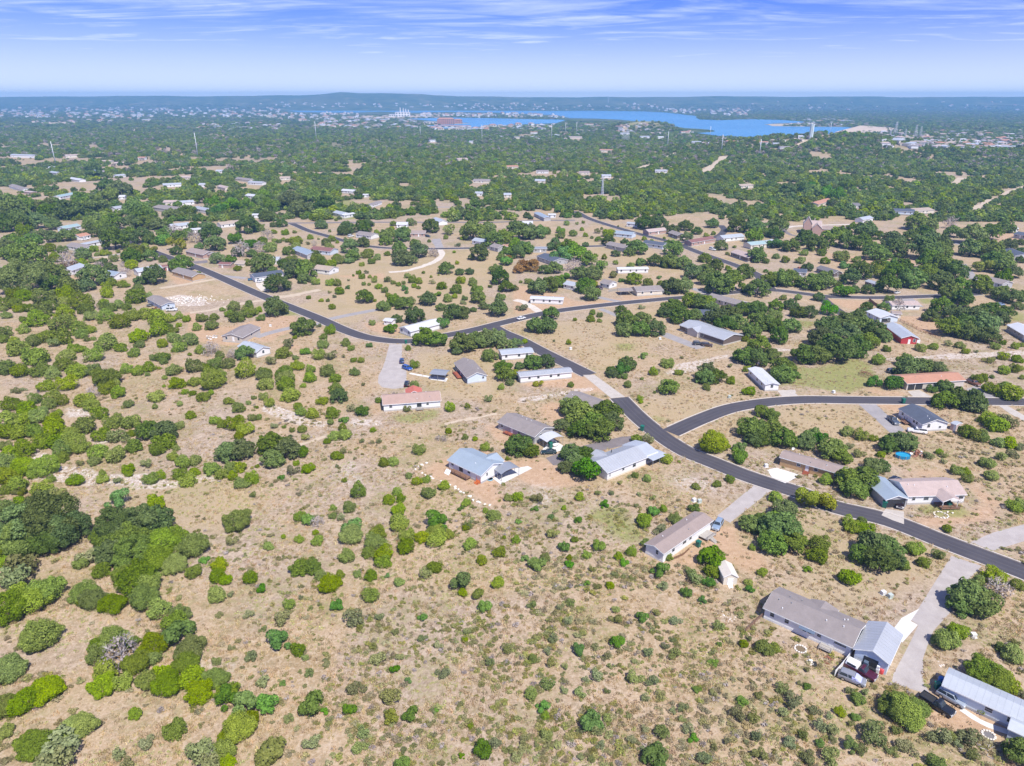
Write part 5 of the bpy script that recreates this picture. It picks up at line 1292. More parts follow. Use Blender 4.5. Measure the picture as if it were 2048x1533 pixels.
def gable(root, l, w, z0, rise, over, t, roof_mat, wall_mat, swap=False, dx=0.0, dy=0.0, nwall='wall', nroof='roof', zb=0.0, ribs=0, rib_mat=None, trim=M_TRIM, vents=0, flat_wall=True):
    """walls and a ridged roof, ridge along local x (or y when swapped)"""
    def m(v):
        return [((-y + dx, x + dy, z) if swap else (x + dx, y + dy, z)) for x, y, z in v]
    a, b_ = l / 2, w / 2
    wall = None
    if flat_wall:
        V = [(-a, -b_, zb), (a, -b_, zb), (a, b_, zb), (-a, b_, zb), (-a, -b_, z0), (a, -b_, z0), (a, b_, z0), (-a, b_, z0), (-a, 0, z0 + rise), (a, 0, z0 + rise)]
        Fc = [(0, 3, 2, 1), (0, 1, 5, 4), (2, 3, 7, 6), (1, 2, 6, 9, 5), (3, 0, 4, 8, 7), (4, 5, 9, 8), (6, 7, 8, 9)]
        mb = MB(); mb.add(m(V), Fc)
        wall = part(nwall, mb, wall_mat, root)
    k = rise / b_
    def prof(up, th, inset=0.0):
        e = b_ + over - inset
        ze = z0 - k * (over - inset)
        return [(-e, ze + up), (0, z0 + rise + up), (e, ze + up), (e, ze + th + up), (0, z0 + rise + th + up), (-e, ze + th + up)]
    def ext(p, x0, x1):
        n = len(p)
        V = [(x0, y, z) for y, z in p] + [(x1, y, z) for y, z in p]
        mb = MB()
        mb.add(m(V), [tuple(range(n)), tuple(range(2 * n - 1, n - 1, -1))] + [(i, i + n, (i + 1) % n + n, (i + 1) % n) for i in range(n)])
        return mb
    rf = part(nroof, ext(prof(0.012, t), -a - over, a + over), roof_mat, root)
    # fascia boards at the gable ends and eaves
    fb = MB()
    for s in (-1, 1):
        x0 = s * (a + over)
        q = ext(prof(-0.10, t + 0.06, -0.02), min(x0, x0 + s * 0.05) , max(x0, x0 + s * 0.05))
        fb.add(q.v, q.f)
        ye, ze = s * (b_ + over), z0 - k * over
        V = [(-a - over, ye, ze - 0.12), (a + over, ye, ze - 0.12), (a + over, ye + s * 0.04, ze - 0.12), (-a - over, ye + s * 0.04, ze - 0.12)]
        fb.hexa(m(V), m([(x, y, z + 0.12 + t * 0.7) for x, y, z in V]))
    part('fascia', fb, trim, rf)
    if ribs:
        rm = ext(prof(0.012 + t, 0.035, 0.02), -0.025, 0.025).mesh('roof_rib', rib_mat or roof_mat)
        n = int((2 * a + 2 * over) / ribs)
        for i in range(1, n):
            x = -a - over + (2 * a + 2 * over) * i / n
            o = link('roof_rib', rm, rf)
            o.location = ((0, x, 0) if swap else (x, 0, 0))
            if dx or dy:
                pass
    rg = np.random.default_rng(int(l * 100 + w * 37))
    for i in range(vents):
        x = rg.uniform(-a * 0.85, a * 0.85); y = rg.choice((-1, 1)) * b_ * rg.uniform(0.2, 0.7)
        z = z0 + rise - k * abs(y) + t
        mb = MB()
        p = m([(x, y, z - 0.1), (x, y, z + 0.30)])
        mb.tube(p, 0.11, 7)
        part('roof_vent', mb, M_STEEL if i % 2 else M_TRIM, rf)
    return wall, rf
def house(label, A, B, C=None, depth=None, wall=M_WHITE, roof=None, wall_h=2.75, rise=1.25, ridge='x', over=0.35, skirt=True, ribs=0, vents=3, wins='auto', doors='auto', name='mobile_home', cat='house', lod=0, group='houses in the valley', fn=at, trim=M_TRIM, skirt_mat=None):
    c, L, W, ang, z = basis(A, B, C, depth, fn)
    t = thing(name, label, cat, (c[0], c[1], z), ang, group)
    foot(c[0], c[1], L, W, ang)
    zb = 0.55 if skirt else 0.0
    if ridge == 'x': gable(t, L, W, wall_h, rise, over, 0.12, roof, wall, zb=zb, ribs=ribs, vents=vents, trim=trim)
    else: gable(t, W, L, wall_h, rise, over, 0.12, roof, wall, True, zb=zb, ribs=ribs, vents=vents, trim=trim)
    if skirt:
        part('skirting', MB().box(-L / 2 - 0.03, L / 2 + 0.03, -W / 2 - 0.03, W / 2 + 0.03, -0.05, zb), skirt_mat or paint('grey_skirting', (0.45, 0.43, 0.40), 0.8), t)
    if wins == 'auto':
        n = max(2, int(L / 4.2))
        wins = [('f', L * (i + 0.5) / n + (0.6 if i % 2 else -0.4), 1.25) for i in range(n)] + [('r', W * 0.5, 1.35), ('l', W * 0.45, 1.35)] + [('b', L * (i + 0.5) / n, 1.25) for i in range(n)]
        if lod: wins = [q for q in wins if q[0] != 'b'][:3 if lod == 1 else 2]
    for q in wins:
        window(t, L, W, q[0], q[1], q[2], *(q[3:5] if len(q) > 3 else (0.95, 1.25)), panes=1 if lod else 2)
    if doors == 'auto':
        doors = [('f', L * 0.55, zb)]
    for q in doors:
        door(t, L, W, *q)
    t['L'], t['W'] = L, W
    return t, L, W
SH = {'rust': shingle('rust_shingles', (0.36, 0.25, 0.205)), 'dark': shingle('charcoal_shingles', (0.155, 0.145, 0.150)), 'grey': shingle('grey_brown_shingles', (0.235, 0.205, 0.195)),
      'brown': shingle('brown_grey_shingles', (0.285, 0.225, 0.200)), 'pink': shingle('pinkish_grey_shingles', (0.40, 0.315, 0.285)), 'navy': shingle('blue_black_shingles', (0.075, 0.090, 0.125)),
      'tan': shingle('tan_shingles', (0.36, 0.29, 0.23)), 'terra': shingle('terracotta_tiles', (0.40, 0.205, 0.135)), 'maroon': shingle('maroon_shingles', (0.20, 0.095, 0.085)), 'green': shingle('green_shingles', (0.16, 0.26, 0.21))}
MR = {'blue': metal_roof('pale_blue_metal', (0.34, 0.405, 0.455)), 'silver': metal_roof('silver_metal', (0.42, 0.435, 0.455)), 'white': metal_roof('white_metal', (0.64, 0.645, 0.65)), 'grey': metal_roof('grey_metal', (0.30, 0.32, 0.35)),
      'red': paint('red_barn_sheet', (0.43, 0.05, 0.05), 0.6), 'pale': metal_roof('pale_aluminium', (0.46, 0.49, 0.515)), 'teal': metal_roof('pale_teal_metal', (0.36, 0.48, 0.47))}
W_TAN = siding('tan_siding', (0.50, 0.325, 0.165)); W_BLUE = siding('pale_blue_siding', (0.60, 0.68, 0.77)); W_NAVY = siding('navy_siding', (0.10, 0.14, 0.20)); W_BEIGE = siding('beige_siding', (0.56, 0.50, 0.43)); W_PINK = siding('pinkish_brick', (0.45, 0.30, 0.25)); W_DARK = siding('dark_brown_siding', (0.14, 0.11, 0.10)); W_GREY = siding('grey_siding', (0.42, 0.42, 0.43)); W_RED = siding('red_siding', (0.46, 0.045, 0.05)); W_STONE = siding('pale_stone_wall', (0.58, 0.53, 0.47)); W_CREAM = siding('cream_siding', (0.70, 0.64, 0.53))
def chimney(t, x, y, z0, z1, mat):
    part('chimney', MB().box(x - 0.3, x + 0.3, y - 0.3, y + 0.3, z0, z1), mat, t)
def carport(label, A, B, C=None, depth=None, h=2.5, roof=None, curved=True, rise=0.55, sides=(), name='carport', group=None, wall=None):
    c, L, W, ang, z = basis(A, B, C, depth)
    t = thing(name, label, 'carport', (c[0], c[1], 0), ang, group)
    foot(c[0], c[1], L, W, ang)
    for sx in (-1, 0, 1):
        for sy in (-1, 1):
            part('post', MB().box(sx * (L / 2 - 0.1) - 0.05, sx * (L / 2 - 0.1) + 0.05, sy * (W / 2 - 0.08) - 0.05, sy * (W / 2 - 0.08) + 0.05, 0, h), M_STEEL, t)
    # sheet curved across its width, spanning along x
    n = 8
    top = [(-W / 2 - 0.12 + (W + 0.24) * i / n, h + rise * math.sin(math.pi * i / n) ** (0.7 if curved else 1)) for i in range(n + 1)] if curved else [(-W / 2 - 0.2, h), (0, h + rise), (W / 2 + 0.2, h)]
    prof = top + [(y, z_ - 0.05) for y, z_ in top[::-1]]
    rf = MB()
    k = len(top)
    for i in range(k - 1):
        (y0, z0), (y1, z1) = top[i], top[i + 1]
        xa, xb = -L / 2 - 0.15, L / 2 + 0.15
        rf.hexa([(xa, y0, z0), (xb, y0, z0), (xb, y1, z1), (xa, y1, z1)], [(xa, y0, z0 + 0.05), (xb, y0, z0 + 0.05), (xb, y1, z1 + 0.05), (xa, y1, z1 + 0.05)])
    part('roof_sheet', rf, roof, t)
    for s in sides:
        part('side_panel', MB().box(*on_side(s, L, W, 0.1, (L if s in 'fb' else W) - 0.1, h * 0.45, h - 0.02, -0.05, 0.0)), wall or roof, t)
    return t, L, W

# --- the houses nearest the camera, each as it stands
# white with rust roof
t, L, W = house('long white house with rust-pink roof above the green strip left of centre', (768, 824), (881, 815.5), depth=8.6, roof=SH['rust'], rise=1.5, vents=3, wins=[('f', 2.4, 1.3), ('f', 15.0, 1.35, 0.8, 1.0), ('l', 4, 1.3), ('b', 4, 1.3), ('b', 14, 1.3)], doors=[('f', 12.1, 0.6, 1.8, 2.05, M_TRIM, True)])
deck(t, L, W, 'f', 10.9, 13.3, 0.6, 1.7, M_GREYWOOD)
gable(t, 5.0, 5.4, 2.7, 1.25, 0.3, 0.1, paint('rust_porch_roof', (0.45, 0.13, 0.09), 0.7), M_WHITE, True, dx=1.2, dy=W / 2 + 1.2, nwall='porch_wall', nroof='porch_roof')
# pale blue metal roof
t, L, W = house('white house with pale blue ribbed metal roof and orange wooden deck', (898, 937), (962, 968), (1010, 944), roof=MR['blue'], rise=1.75, ribs=1.0, vents=2, wins=[('f', 1.6, 1.5), ('f', 8.4, 1.5), ('r', 2.4, 1.6, 0.55, 1.0), ('r', 6.6, 1.6, 0.55, 1.0)], doors=[('f', 5.2, 0.75, 1.8, 2.05, M_TRIM, True)], skirt_mat=W_GREY)
deck(t, L, W, 'f', 2.0, 9.2, 0.7, 1.9, M_WOOD)
part('board', MB().hexa([(-L / 2 + 1.1, -W / 2 - 2.9, 0), (-L / 2 + 3.0, -W / 2 - 2.9, 0), (-L / 2 + 3.0, -W / 2 - 2.75, 0), (-L / 2 + 1.1, -W / 2 - 2.75, 0)], [(-L / 2 + 1.1, -W / 2 - 2.0, 1.1), (-L / 2 + 3.0, -W / 2 - 2.0, 1.1), (-L / 2 + 3.0, -W / 2 - 1.9, 1.1), (-L / 2 + 1.1, -W / 2 - 1.9, 1.1)]), M_TRIM, t)
steps(t, L, W, 'f', L - 0.9, 0.85, M_ORANGE, 1.3, 4)
gable(t, 4.2, 5.6, 2.75, 1.35, 0.3, 0.12, MR['blue'], M_WHITE, True, dx=2.4, dy=W / 2 - 1.2, nwall='dormer_wall', nroof='dormer_roof')
carport('grey metal carport on a white slab beside the pale blue metal roof', tuple(np.array((986.0, 952.0))), (1003, 964), (1031, 946), roof=MR['grey'], h=2.4, rise=0.7)
# grey roof with white carport
t, L, W = house('low house with grey-brown shingle roof joined by a white carport', (997, 859), (1069, 889), (1097, 868), roof=SH['grey'], wall=W_GREY, rise=1.5, vents=6, wins=[('f', 1.6, 1.3), ('f', 9, 1.3), ('r', 3, 1.4)], doors=[('f', 6.0, 0.55)])
deck(t, L, W, 'f', 3.4, 10.0, 0.6, 1.5, M_REDWOOD)
carport('white arched metal carport over a white slab beside the grey-brown roof', (1078, 890), (1094, 900), (1119, 885), roof=MR['white'], h=2.6, rise=0.8)
# behind the spreading oak
house('grey shingled house half hidden behind the spreading oak near the crossing', (1127, 812), (1187, 835), depth=8.5, roof=SH['grey'], wall=W_DARK, rise=1.4, vents=2)
# silver roof by the junction
t, L, W = house('white house with silver metal roof beside the road junction', (1214, 962), (1291, 931), depth=8.8, roof=MR['silver'], rise=1.6, ribs=0.9, vents=0, wins=[('f', 1.0, 1.0, 0.3, 1.5), ('f', 6.2, 1.35, 0.8, 0.8), ('f', 10.6, 1.05, 1.2, 1.6), ('l', 3, 1.3, 1.4, 1.2)], doors=[], skirt_mat=W_CREAM)
gable(t, 5.0, 8.8, 2.75, 1.0, 0.3, 0.12, MR['pale'], M_WHITE, False, dx=L / 2 + 2.55, dy=0.6, nwall='porch_wall', nroof='porch_roof', flat_wall=False)
for sx in (L / 2 + 0.6, L / 2 + 2.6, L / 2 + 4.6):
    part('porch_post', MB().box(sx - 0.07, sx + 0.07, -W / 2 + 0.5, -W / 2 + 0.64, 0, 2.75), M_TRIM, t)
part('porch_floor', MB().box(L / 2 + 0.05, L / 2 + 5.0, -W / 2 + 0.4, W / 2 - 0.3, 0, 0.5), W_CREAM, t)
gable(t, 4.6, 5.0, 2.75, 1.2, 0.3, 0.12, MR['silver'], M_WHITE, True, dx=-2.6, dy=W / 2 - 0.9, nwall='dormer_wall', nroof='dormer_roof')
part('roof_pipe', MB().tube([(0.4, 2.6, 3.2), (0.4, 2.6, 4.4)], 0.13, 7), M_TYRE, t)
carport('small white flat-roofed shelter at the road end of the silver-roofed house', (1305, 936), (1333, 924), depth=4.2, roof=MR['pale'], h=2.3, rise=0.2, name='shelter')
# tan single wide
t, L, W = house('tan single-wide home with grey-brown roof and red stairs by the road', (1559, 931), (1682, 966), depth=4.9, roof=SH['brown'], wall=W_TAN, rise=0.75, vents=5, wins=[('f', 5.2, 1.4), ('f', 10.0, 1.4), ('f', 15.4, 1.4)], doors=[('f', 7.6, 0.6)], skirt_mat=W_TAN)
steps(t, L, W, 'f', 7.6, 0.62, M_REDWOOD, 1.5, 5)
# pink-grey roof with gabled porch
t, L, W = house('white house with pinkish-grey shingle roof and gabled porch facing the road', (1813, 1010), (1926, 1006), depth=8.6, roof=SH['pink'], rise=1.6, vents=5, wins=[('f', 1.6, 1.3, 0.8, 1.2), ('f', 5.0, 1.3, 1.3, 1.2), ('f', 14.6, 1.3, 1.3, 1.2), ('r', 4, 1.3)], doors=[('f', 9.2, 0.6, 1.0, 2.05), ('f', 11.2, 0.6, 1.5, 2.05, M_TRIM, True)])
gable(t, 4.4, 4.6, 2.7, 1.0, 0.3, 0.12, SH['pink'], M_WHITE, True, dx=2.0, dy=-W / 2 - 0.9, nwall='porch_wall', nroof='porch_roof', flat_wall=False)
for sx in (0.0, 4.0):
    part('porch_post', MB().box(sx - 0.07, sx + 0.07, -W / 2 - 2.9, -W / 2 - 2.76, 0, 2.7), M_TRIM, t)
deck(t, L, W, 'f', 7.4, 12.4, 0.55, 3.4, M_WOOD)
t, L, W = house('pale blue metal garage with open front beside the pinkish-grey roof', (1769, 1016), (1811, 1014), depth=10.5, roof=MR['blue'], wall=W_GREY, ridge='y', rise=1.0, wall_h=2.6, skirt=False, ribs=0, vents=0, wins=[], doors=[], name='garage')
part('opening', MB().box(*on_side('f', L, W, 0.35, L - 0.35, 0.0, 2.35, -0.02, 0.03)), paint('painted_interior_shade', (0.03, 0.03, 0.032), 0.9), t)  # dark panel on a closed wall; its colour stands in for interior shade
# blue roof
t, L, W = house('white house with blue-black shingle roof and brown side stairs at right', (1796, 833), (1842, 864), (1893, 862), roof=SH['navy'], rise=1.5, vents=3, wins=[('f', 2.0, 1.35), ('f', 8.0, 1.35), ('f', 9.4, 1.35), ('r', 2.2, 1.4), ('r', 6.2, 1.0, 0.7, 0.8)], doors=[('f', 5.5, 0.6)])
deck(t, L, W, 'f', 4.6, 7.0, 0.65, 2.2, M_WOOD); steps(t, L, W, 'f', 4.0, 0.65, M_WOOD)
# long brown roof
t, L, W = house('long house with terracotta-brown roof and open carport end at right', (1812, 781), (1926, 774), depth=8.4, roof=SH['terra'], wall=W_STONE, rise=1.2, vents=2, skirt=False, wins=[('f', 11, 1.2), ('f', 16, 1.2)], doors=[('f', 13, 0.1)])
part('opening', MB().box(*on_side('f', L, W, 0.5, 3.2, 0.0, 2.3, -0.02, 0.03)).box(*on_side('f', L, W, 3.5, 6.4, 0.0, 2.3, -0.02, 0.03)), MATS['painted_interior_shade'], t)  # two dark panels, the shade inside the bays put into their colour
# white single wide
t, L, W = house('white single-wide home with brown-grey roof and stair deck beside the chip-seal drive', (1325, 1126), (1421, 1059.5), depth=4.9, roof=SH['brown'], rise=0.75, vents=4, wins=[('f', 4.0, 1.2), ('f', 8.5, 1.3, 1.4, 1.1), ('f', 11, 1.3), ('f', 20, 1.3), ('l', 1.7, 1.5, 0.6, 1.1)], doors=[('f', 16.4, 0.6)], skirt_mat=M_WHITE)
deck(t, L, W, 'f', 14.6, 18.4, 0.75, 2.6, M_GREYWOOD); 
st = MB()
for i in range(5):
    st.box(15.6 - L / 2, 16.8 - L / 2, -W / 2 - 2.62 - 0.32 * (i + 1), -W / 2 - 2.62 - 0.32 * i - 0.004, 0, 0.75 - 0.14 * (i + 1))
part('stairs', st, M_GREYWOOD, t)
# long grey roof
t, L, W = house('long white house with grey shingle roof on the dry lawn beside the workshop', (1527, 1237), (1698, 1315), depth=8.2, roof=SH['grey'], rise=1.35, vents=9, wins=[('f', 1.6, 1.3, 0.8, 1.2), ('f', 4.6, 1.3, 0.8, 1.2), ('f', 8.2, 1.3, 0.7, 1.2), ('f', 9.2, 1.3, 0.7, 1.2), ('f', 11.0, 1.5, 0.7, 0.7), ('f', 15.0, 1.7, 2.2, 0.5)], doors=[('f', 13.4, 0.6)], skirt_mat=M_WHITE)
deck(t, L, W, 'f', 11.6, 14.0, 0.6, 1.8, M_GREYWOOD)
part('awning', MB().hexa([(7.2 - L / 2, -W / 2 - 0.9, 2.15), (10.3 - L / 2, -W / 2 - 0.9, 2.15), (10.3 - L / 2, -W / 2 - 0.06, 2.55), (7.2 - L / 2, -W / 2 - 0.06, 2.55)], [(7.2 - L / 2, -W / 2 - 0.9, 2.21), (10.3 - L / 2, -W / 2 - 0.9, 2.21), (10.3 - L / 2, -W / 2 - 0.06, 2.61), (7.2 - L / 2, -W / 2 - 0.06, 2.61)]), W_NAVY, t)
gable(t, 5.0, 5.0, 2.75, 0.75, 0.3, 0.12, SH['grey'], M_WHITE, True, dx=0.5, dy=W / 2 - 2.0, nwall='dormer_wall', nroof='dormer_roof')
# workshop
t, L, W = house('pale blue workshop with silver metal roof and cluttered open front', (1706, 1322), (1771, 1351), (1808, 1300), roof=MR['silver'], wall=W_BLUE, ridge='y', rise=1.3, wall_h=3.0, skirt=False, ribs=0.9, vents=0, wins=[('r', 2.5, 1.4, 0.7, 0.9), ('r', 5.5, 1.4, 0.7, 0.9)], doors=[], name='workshop', cat='workshop')
part('opening', MB().box(*on_side('f', L, W, 1.6, L - 1.6, 0.0, 2.3, -0.02, 0.03)), MATS['painted_interior_shade'], t)  # near-black panel: the workshop's inner shade given as colour
for i, (x, y, sx, sy, sz, mt) in enumerate([(-1.9, -0.8, 1.2, 0.8, 1.3, M_STEEL), (-0.6, -0.6, 0.9, 0.9, 1.6, W_NAVY), (0.6, -0.8, 1.5, 0.7, 0.9, M_TYRE), (1.5, -0.5, 0.6, 0.5, 1.7, M_TRIM), (-2.6, -1.2, 0.8, 0.6, 0.7, M_TRIM)]):
    q = np.array(t.location) + np.array((math.cos(t.rotation_euler[2]) * x - math.sin(t.rotation_euler[2]) * (y - W / 2), math.sin(t.rotation_euler[2]) * x + math.cos(t.rotation_euler[2]) * (y - W / 2), 0))
    mb = MB().box(-sx / 2, sx / 2, -sy / 2, sy / 2, 0.0, sz * 0.62).box(-sx / 2 + 0.06, sx / 2 - 0.06, -sy / 2 + 0.06, sy / 2 - 0.06, sz * 0.62, sz).box(-sx / 2 - 0.03, -sx / 2, -sy / 4, sy / 4, 0.2, sz * 0.5)
    tag(part(['steel_cabinet', 'blue_cabinet', 'black_tool_chest', 'white_fridge', 'white_freezer'][i], mb, mt, None, False, q, t.rotation_euler[2]), ['grey steel cabinet at the left of the workshop front', 'tall dark blue cabinet in the workshop opening', 'black tool chest before the workshop opening', 'tall white fridge at the right of the workshop opening', 'low white freezer at the left corner of the workshop'][i], 'cabinet')
# pale metal roof, lower right
t, L, W = house('long pale blue single-wide home with ribbed silver roof at the lower right', (1882, 1394), (2048 + 60, 1499), depth=5.0, roof=MR['pale'], wall=W_BLUE, rise=0.7, ribs=1.0, vents=0, wins=[('f', 7.0, 1.4, 1.1, 0.9), ('f', 10.2, 1.2, 0.9, 1.3)], doors=[('f', 15.0, 0.6)], skirt_mat=W_GREY)
gable(t, 6.0, 3.0, 2.5, 0.6, 0.25, 0.1, MR['pale'], W_BLUE, False, dx=L / 2 - 3.3, dy=-W / 2 - 1.52, nwall='annex_wall', nroof='annex_roof')
# navy-sided house by the cul-de-sac
t, L, W = house('grey-roofed house with navy side and white gable by the cul-de-sac', (910, 739), (935, 769), (974, 765), roof=SH['grey'], wall=W_BLUE, rise=1.6, vents=3, wins=[('r', 6.2, 1.5, 0.8, 0.9), ('f', 4, 1.4), ('f', 12, 1.4)], doors=[('f', 8, 0.6)])
part('dark_cladding', MB().box(*on_side('f', L, W, 0.1, L - 0.1, 0.56, 2.6, 0.004, 0.03)), W_NAVY, t)
deck(t, L, W, 'f', 4.0, 11.0, 0.6, 2.2, M_REDWOOD)
carport('small open carport with grey roof on a white slab by the cul-de-sac', (860, 760), (891, 763), depth=5.4, roof=MR['grey'], h=2.4, rise=0.5, curved=False)
house('silver-roofed white trailer alongside the road near the concrete crossing', (1041, 767), (1143, 757), depth=4.6, roof=MR['silver'], rise=0.55, vents=2, ribs=1.0, wins=[('f', 3.5, 1.3, 0.9, 1.0), ('f', 7, 1.3), ('f', 12, 1.3), ('f', 15, 1.3)], doors=[('f', 9, 0.6)])
house('pale grey-roofed trailer among oaks above the silver-roofed trailer', (1004, 722), (1066, 717), depth=6.0, roof=MR['pale'], rise=0.6, vents=1)
t, L, W = house('white house with bright white roof between trees at the road bend', (800, 667), (822, 675), (876, 656), roof=MR['white'], rise=1.2, vents=2, ridge='y')
t, L, W = house('small white shed beside the white-roofed house at the road bend', (768, 650), (783, 652), depth=4.0, roof=MR['white'], rise=0.5, wall_h=2.2, vents=0, skirt=False, wins=[('f', 0.9, 1.0, 0.5, 0.6)], doors=[('f', 2.1, 0.0, 0.8, 1.9)], name='shed', cat='shed')
house('beige house with square grey-purple roof in the left yard', (446, 684), (486, 687), depth=14.5, roof=SH['grey'], wall=W_BEIGE, rise=1.3, ridge='y', vents=2, trim=M_TRIM)
house('white house with pale metal roof just below the square grey roof', (478, 705), (514, 717), (549, 711), roof=MR['pale'], rise=1.3, vents=1, ribs=1.2)
t, L, W = house('blue-white trailer with grey shingle roof beside the rubble pile', (296, 607), (325, 622), (349, 616), roof=SH['grey'], wall=W_BLUE, rise=0.9, vents=2)
t, L, W = house('long house with silver roof and dark porch beneath the oaks', (1359, 662), (1446, 692), (1482, 682), roof=MR['silver'], wall=W_DARK, rise=1.4, ribs=1.2, vents=2, wins=[('f', 4, 1.2), ('f', 9, 1.2), ('f', 14, 1.2)], doors=[('f', 12, 0.5)])
gable(t, 5.0, 6.0, 2.75, 1.2, 0.3, 0.12, MR['silver'], W_STONE, True, dx=-L * 0.16, dy=-W / 2 + 1.4, nwall='gable_wall', nroof='gable_roof')
house('white trailer with pale roof standing end-on in the right meadow', (1496, 751), (1529, 783), (1550, 777), roof=MR['white'], wall=M_WHITE, rise=0.6, vents=2, ribs=1.2)
t, L, W = house('house with grey shingle roof and stone porch on the cross road', (1274, 593), (1325, 590), depth=8.4, roof=SH['grey'], wall=W_CREAM, rise=1.5, vents=2, wins=[('f', 3, 1.2), ('f', 8, 1.2), ('f', 15, 1.2)])
carport('dark grey open carport left of the stone-porched house', (1241, 592), (1266, 591), depth=6.5, roof=SH['grey'], h=2.4, rise=0.8, curved=False)
house('white trailer with flat white roof beside the cross road', (1061, 607.5), (1125, 610.5), depth=5.0, roof=MR['white'], rise=0.4, vents=2)
house('grey-roofed house with white gable end under bright green trees', (1200, 575), (1218, 579), (1239, 576), roof=SH['grey'], rise=1.4, vents=2)
house('long white building with white roof behind the cross road', (1236, 548), (1296, 547), depth=5.5, roof=MR['white'], rise=0.6, vents=2)
t, L, W = house('white-roofed house with open garage end above the red barn', (1732, 634), (1758, 647), (1784, 641), roof=MR['white'], wall=W_BLUE, rise=1.3, vents=1)
part('opening', MB().box(*on_side('r', L, W, 1.0, 5.5, 0.0, 2.3, -0.02, 0.03)), MATS['painted_interior_shade'], t)  # wall is closed here; shade of the garage inside painted as a dark panel
t, L, W = house('red barn with pale grey metal roof at right', (1766, 661), (1801, 688), (1831, 686), roof=MR['pale'], wall=W_RED, rise=1.2, vents=0, skirt=False, wins=[('r', 5.5, 1.0, 1.0, 1.3)], doors=[('r', 3.4, 0.0, 1.0, 2.1, M_TRIM), ('r', 7.3, 0.0, 1.4, 2.1, M_TRIM)], name='barn', cat='barn')
house('white house with low brown roof behind the white-roofed house at right', (1783, 621), (1838, 621), depth=7.5, roof=SH['pink'], rise=1.0, vents=1)
house('small red shed with brown roof between the barn and the white house', (1784, 636), (1801, 637), depth=4.0, roof=SH['brown'], wall=W_CREAM, rise=0.6, wall_h=2.3, vents=0, skirt=False, wins=[('f', 1, 1.1, 0.6, 0.6)], doors=[('f', 2.6, 0, 0.8, 1.9)], name='shed', cat='shed')
house('white-roofed house with grey walls at the far right edge below the big oaks', (2012, 662), (2075, 700), depth=8.5, roof=MR['white'], wall=W_GREY, rise=1.3, vents=1)
house('grey cabin with silver roof among trees on the right-hand road', (1729, 572), (1754, 580), depth=4.6, roof=MR['silver'], wall=W_DARK, rise=0.6, vents=0)
house('slate-roofed cabin with white gable among the upper right oaks', (1632, 545), (1667, 556), (1681, 554), roof=SH['dark'], wall=W_DARK, rise=1.3, vents=2)
house('blue-grey roofed house behind the oaks beside an orange vehicle', (1586, 553), (1611, 555), depth=8.0, roof=SH['navy'], wall=W_GREY, rise=1.3, vents=0)
house('long grey-roofed house showing between oaks at the cross road end', (1414, 604), (1475, 620), depth=7.5, roof=SH['grey'], wall=W_GREY, rise=1.2, vents=1)
house('dark slate roof half buried in the oak grove above the silver-roofed house', (1398, 640), (1434, 642), depth=8.0, roof=SH['navy'], wall=W_GREY, rise=1.3, vents=0)
house('dark blue-grey roofed house in the middle grove beside the dying oak', (1074, 521), (1104, 532), depth=12, roof=SH['navy'], wall=W_GREY, rise=1.4, vents=0)
house('pale grey-roofed outbuilding behind the dark blue-grey roof in the grove', (1066, 506), (1093, 506), depth=6.0, roof=MR['grey'], wall=W_GREY, rise=0.8, vents=0)
house('white cottage peeping out of the grove left of the bright green trees', (1127, 578), (1147, 582), depth=7.0, roof=MR['pale'], rise=1.2, vents=0)
# garden sheds
t, L, W = house('cream garden shed with pale roof and front ramp on bare dirt', (1446, 1170.5), (1473, 1170), depth=4.6, ridge='y', roof=paint('cream_roof', (0.62, 0.56, 0.47), 0.6), wall=W_CREAM, rise=0.85, wall_h=2.2, over=0.15, skirt=False, vents=0, wins=[], doors=[('f', 1.5, 0.05, 1.3, 1.75, M_TRIM)], name='shed', cat='shed')
part('ramp', MB().hexa([(-0.5, -W / 2 - 1.2, 0.0), (0.5, -W / 2 - 1.2, 0.0), (0.5, -W / 2 - 0.07, 0.0), (-0.5, -W / 2 - 0.07, 0.0)], [(-0.5, -W / 2 - 1.2, 0.03), (0.5, -W / 2 - 1.2, 0.03), (0.5, -W / 2 - 0.07, 0.12), (-0.5, -W / 2 - 0.07, 0.12)]), M_TRIM, t)
house('small pink-grey shed with metal roof behind the blue-black roofed house', (1899, 859), (1909, 863), (1926, 861), roof=MR['pale'], wall=siding('pink_grey_siding', (0.58, 0.46, 0.43)), rise=0.35, wall_h=2.2, over=0.12, skirt=False, vents=0, wins=[('r', 2.0, 1.1, 0.6, 0.6)], doors=[('f', 1.5, 0.0, 0.8, 1.9)], name='shed', cat='shed')
house('small pink shed with maroon roof by the left road', (950 - 512 + 0, 536), (973 - 512, 537), depth=4.5, roof=SH['maroon'], wall=W_PINK, rise=0.8, wall_h=2.4, skirt=False, vents=0, wins=[], doors=[('f', 2.5, 0, 1.0, 2.0)], name='shed', cat='shed')
house('tan round-topped shed beside the pink shed by the left road', (471, 533), (488, 534), depth=5.0, roof=SH['tan'], wall=W_CREAM, rise=1.3, wall_h=1.9, skirt=False, vents=0, wins=[], doors=[('f', 2.5, 0, 1.2, 1.8)], name='shed', cat='shed')

